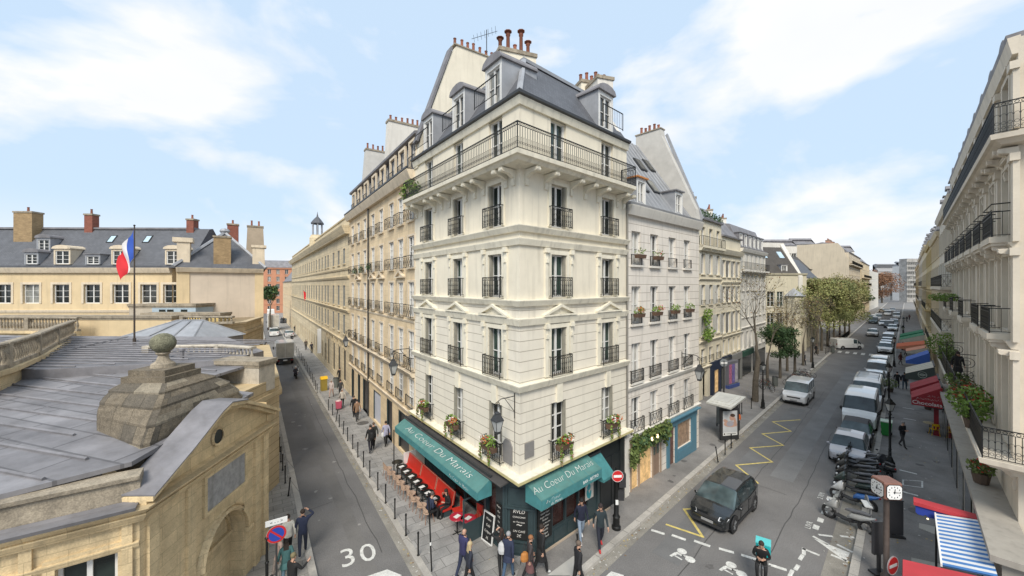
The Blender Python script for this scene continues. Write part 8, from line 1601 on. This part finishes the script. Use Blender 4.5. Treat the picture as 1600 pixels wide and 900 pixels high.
# courier on a bicycle
cp_ = G(1190, 915); bicycle("courier's dark bicycle at the bottom edge", cp_, hR + R(180) + .2, (.03, .03, .03), None, 0, "courier_bicycle"); person("courier in black hunched over handlebars at the bottom edge", cp_ + Vector((0, 0, .42)), hR + R(180) + .2, 1.78, BK, BK, sit=True, arm={'l': 'bent', 'r': 'bent'}, lean=.45, seed=41)
o = thing("delivery_box", "big turquoise delivery box on the courier's back", "delivery box", cp_ + Vector((.22, .24, .98)), hR + R(180) + .2); b = MB(); b.box(-.23, -.22, 0, .23, .22, .46); ob("box", b, mat("turquoise_fabric", (.01, .42, .44), .6, .1, 6), o); ob("lid", MB().box(-.24, -.23, .46, .24, .23, .5), mat("turquoise_light", (.1, .52, .53), .6), o)
# right side people
person("person in black with orange backpack waiting at the bus shelter", put(1151, 671), hR + R(180), 1.72, BK, BK, seed=42); bag("bright orange backpack worn at the bus shelter", put(1151, 671) + Vector((0.02, -.2, 0)), 0, (.62, .14, .03), (.34, .2, .42), .95, "backpack", "backpack")
person("man in black jacket with arms folded on the right pavement", put(1410, 699), R(190), 1.74, (.014, .014, .016), (.05, .05, .05), (.3, .28, .27), arm={'l': 'bent', 'r': 'bent'}, seed=43, bulk=1.1)
person("left man of two walking away on the right pavement", put(1402, 607), hR, 1.74, BK, (.03, .03, .035), seed=44); person("right man of two walking away, pale bag in hand", put(1413.5, 609), hR - .1, 1.8, (.015, .018, .025), (.06, .09, .12), seed=45, bulk=1.1); bag("pale carrier bag in the walking man's hand", put(1417, 608), 0, (.6, .58, .55), z=.5)
person("woman in dark red coat on the right pavement", put(1407, 570), R(200), 1.68, (.12, .03, .03), GY, (.03, .02, .02), seed=46, coat=.2); person("person in bright red top near the far canopies", put(1415, 556), R(190), 1.7, (.4, .02, .03), BK, seed=47)
for i, (px, py, c, lb) in enumerate([(1165, 583, (.06, .02, .02), "person by the pale shop beyond the kiosk"), (1275, 555, BK, "person in black between the thin trees"), (1312, 531, BK, "person in black near the crossing van's roof"), (1256, 571, (.05, .05, .05), "person under the brown trees"), (1421, 500, (.1, .03, .03), "far figure at the right pavement's end"), (1417, 503, BK, "dark far figure beside the reddish one")]): person(lb, put(px, py), R(170 + i * 40), 1.74, c, BK, seed=50 + i)
wp_ = RS(21.5, 10.55, 5.5); person("woman in black standing on the lower balcony at right", wp_, R(150), 1.7, BK, BK, (.03, .015, .012), longhair=True, coat=.35, seed=60, walk=.05)
# balcony dividers with scrollwork
for s, lb in ((22.8, "scrolled iron divider behind the woman in black"), (17.0, "scrolled iron divider nearer us on the lower balcony")):
    o = thing("balcony_divider", lb, "divider", RS(s, 10.2, 5.5), ANG_R + R(-90)); b = MB(); b.tube([(0, 0, 0), (0, 0, 2.1), (.75, 0, 2.1), (.75, 0, 0)], .018, 4); b.ring((.38, 0, .5), .25, .014, 14); b.ring((.38, 0, 1.1), .2, .014, 12); b.ring((.38, 0, 1.7), .25, .014, 14); b.ring((.38, 0, .5), .12, .012, 10); b.ring((.38, 0, 1.7), .12, .012, 10)
    for i in range(8): a = i * .785; b.bar((.38, 0, 1.1), (.38 + .33 * math.cos(a), 0, 1.1 + .33 * math.sin(a)), .01, 3)
    ob("ironwork", b, IRON, o)
fl2 = thing("hanging_flag", "small red flag hanging on the institution's facade", "flag", (P(474, 0, 70).x, 70, 8.5)); ob("pole", MB().bar((1.2, .8, 0), (0, 0, 1.6), .03, 4), IRON, fl2); ob("cloth", MB().add([(0, 0, 1.6), (.5, .3, 1.0), (.6, .3, -.4), (.1, .1, -.2)], [(0, 1, 2, 3)]).add([(0, .03, 1.6), (.5, .33, 1.0), (.6, .33, -.4), (.1, .13, -.2)], [(3, 2, 1, 0)]), mat("flag_red", (.60, .02, .03)), fl2)
for px, py, Y, lb in ((518, 535, 46, "white vertical banner on the institution wall"), (435.5, 0, 110, "dark hanging shop sign far down the narrow street")):
    if py: o = ob("wall_banner", MB().box(-.25, -.03, 0, .25, .03, 3.2), WHITE); o.location = P(499, 552, 50); tag(o, lb, "banner")

# fallen leaves gathered along the kerbs and under the trees
rl_ = random.Random(77); lv_ = MB()
def litter(fn, n):
    for _ in range(n):
        p = fn(); a = rl_.uniform(0, 6.28); s = rl_.uniform(.03, .07); lv_.poly([(p.x + s * math.cos(a + i * 1.57) * (1, .55)[i % 2], p.y + s * math.sin(a + i * 1.57) * (1, .55)[i % 2], p.z + .012 + rl_.random() * .01) for i in range(4)], rl_.randrange(3))
litter(lambda: RS(rl_.uniform(0, 60), abs(rl_.gauss(0, .22)) + .02), 420); litter(lambda: RS(rl_.uniform(-4, 60), 6.98 - abs(rl_.gauss(0, .3))), 420); litter(lambda: RS(rl_.uniform(28, 60), -rl_.uniform(.3, 6), .122), 520)
litter(lambda: LS(rl_.uniform(-1, 40), -abs(rl_.gauss(0, .12)) - .02), 160); litter(lambda: LS(rl_.uniform(-2, 30), .3 + rl_.random() * 2.4, .12), 90); litter(lambda: RS(rl_.uniform(0, 30), 7.3 + rl_.random() * 2.8, .12), 110)
struct("fallen_leaves", lv_, [mat("leaf_litter_brown", (.20, .12, .06), .9), mat("leaf_litter_yellow", (.42, .32, .12), .9), mat("paper_scrap", (.5, .49, .46), .9)], 'stuff')
# damp stains and tyre-worn darker spots, each with its own ragged outline
for i in range(46):
    on = i % 3; c = RS(rl_.uniform(0, 48), rl_.uniform(.8, 6.4), .0052) if on == 0 else RS(rl_.uniform(0, 40), rl_.uniform(7.4, 10), .1232) if on == 1 else LS(rl_.uniform(-1, 26), -rl_.uniform(.5, 2.8), .0052)
    if on == 0 and i % 6 == 0: c = RS(rl_.uniform(0, 26), -rl_.uniform(.4, 1.5), .1242)
    r0 = rl_.uniform(.05, .22); struct("road_stain", MB().poly([(c.x + r0 * rl_.uniform(.5, 1.3) * math.cos(k * .5236), c.y + r0 * rl_.uniform(.5, 1.3) * math.sin(k * .5236), c.z) for k in range(12)]), mat("stain_%d" % (i % 3), ((.115, .11, .107), (.13, .125, .12), (.28, .27, .26))[i % 3], .9, .3, 6))

tar = mat("tar_seam", (.07, .068, .066), .7, .2, 6)
for pts in ([RS(-2, 2.5), RS(9, 2.45), RS(22, 2.6), RS(40, 2.5)], [RS(6, 4.6), RS(15, 4.7), RS(26, 4.6)], [RS(12, 1.0), RS(12.3, 3.2), RS(12.1, 5.0)], [RS(29, .8), RS(29.4, 4.4)], [LS(2, -.9), LS(12, -.95), LS(30, -.9)], [LS(7, -3.0), LS(7.2, -.9)], [LS(15, -3.0), LS(15.1, -.9)]):
    pp = []
    for a, b in zip(pts, pts[1:]):
        n = max(2, int((b - a).length / .8)); pp += [a.lerp(b, i / n) + Vector((rl_.gauss(0, .03), rl_.gauss(0, .03), 0)) for i in range(n)]
    strip("tar_seam", pp, .035, tar, .0062, 0)
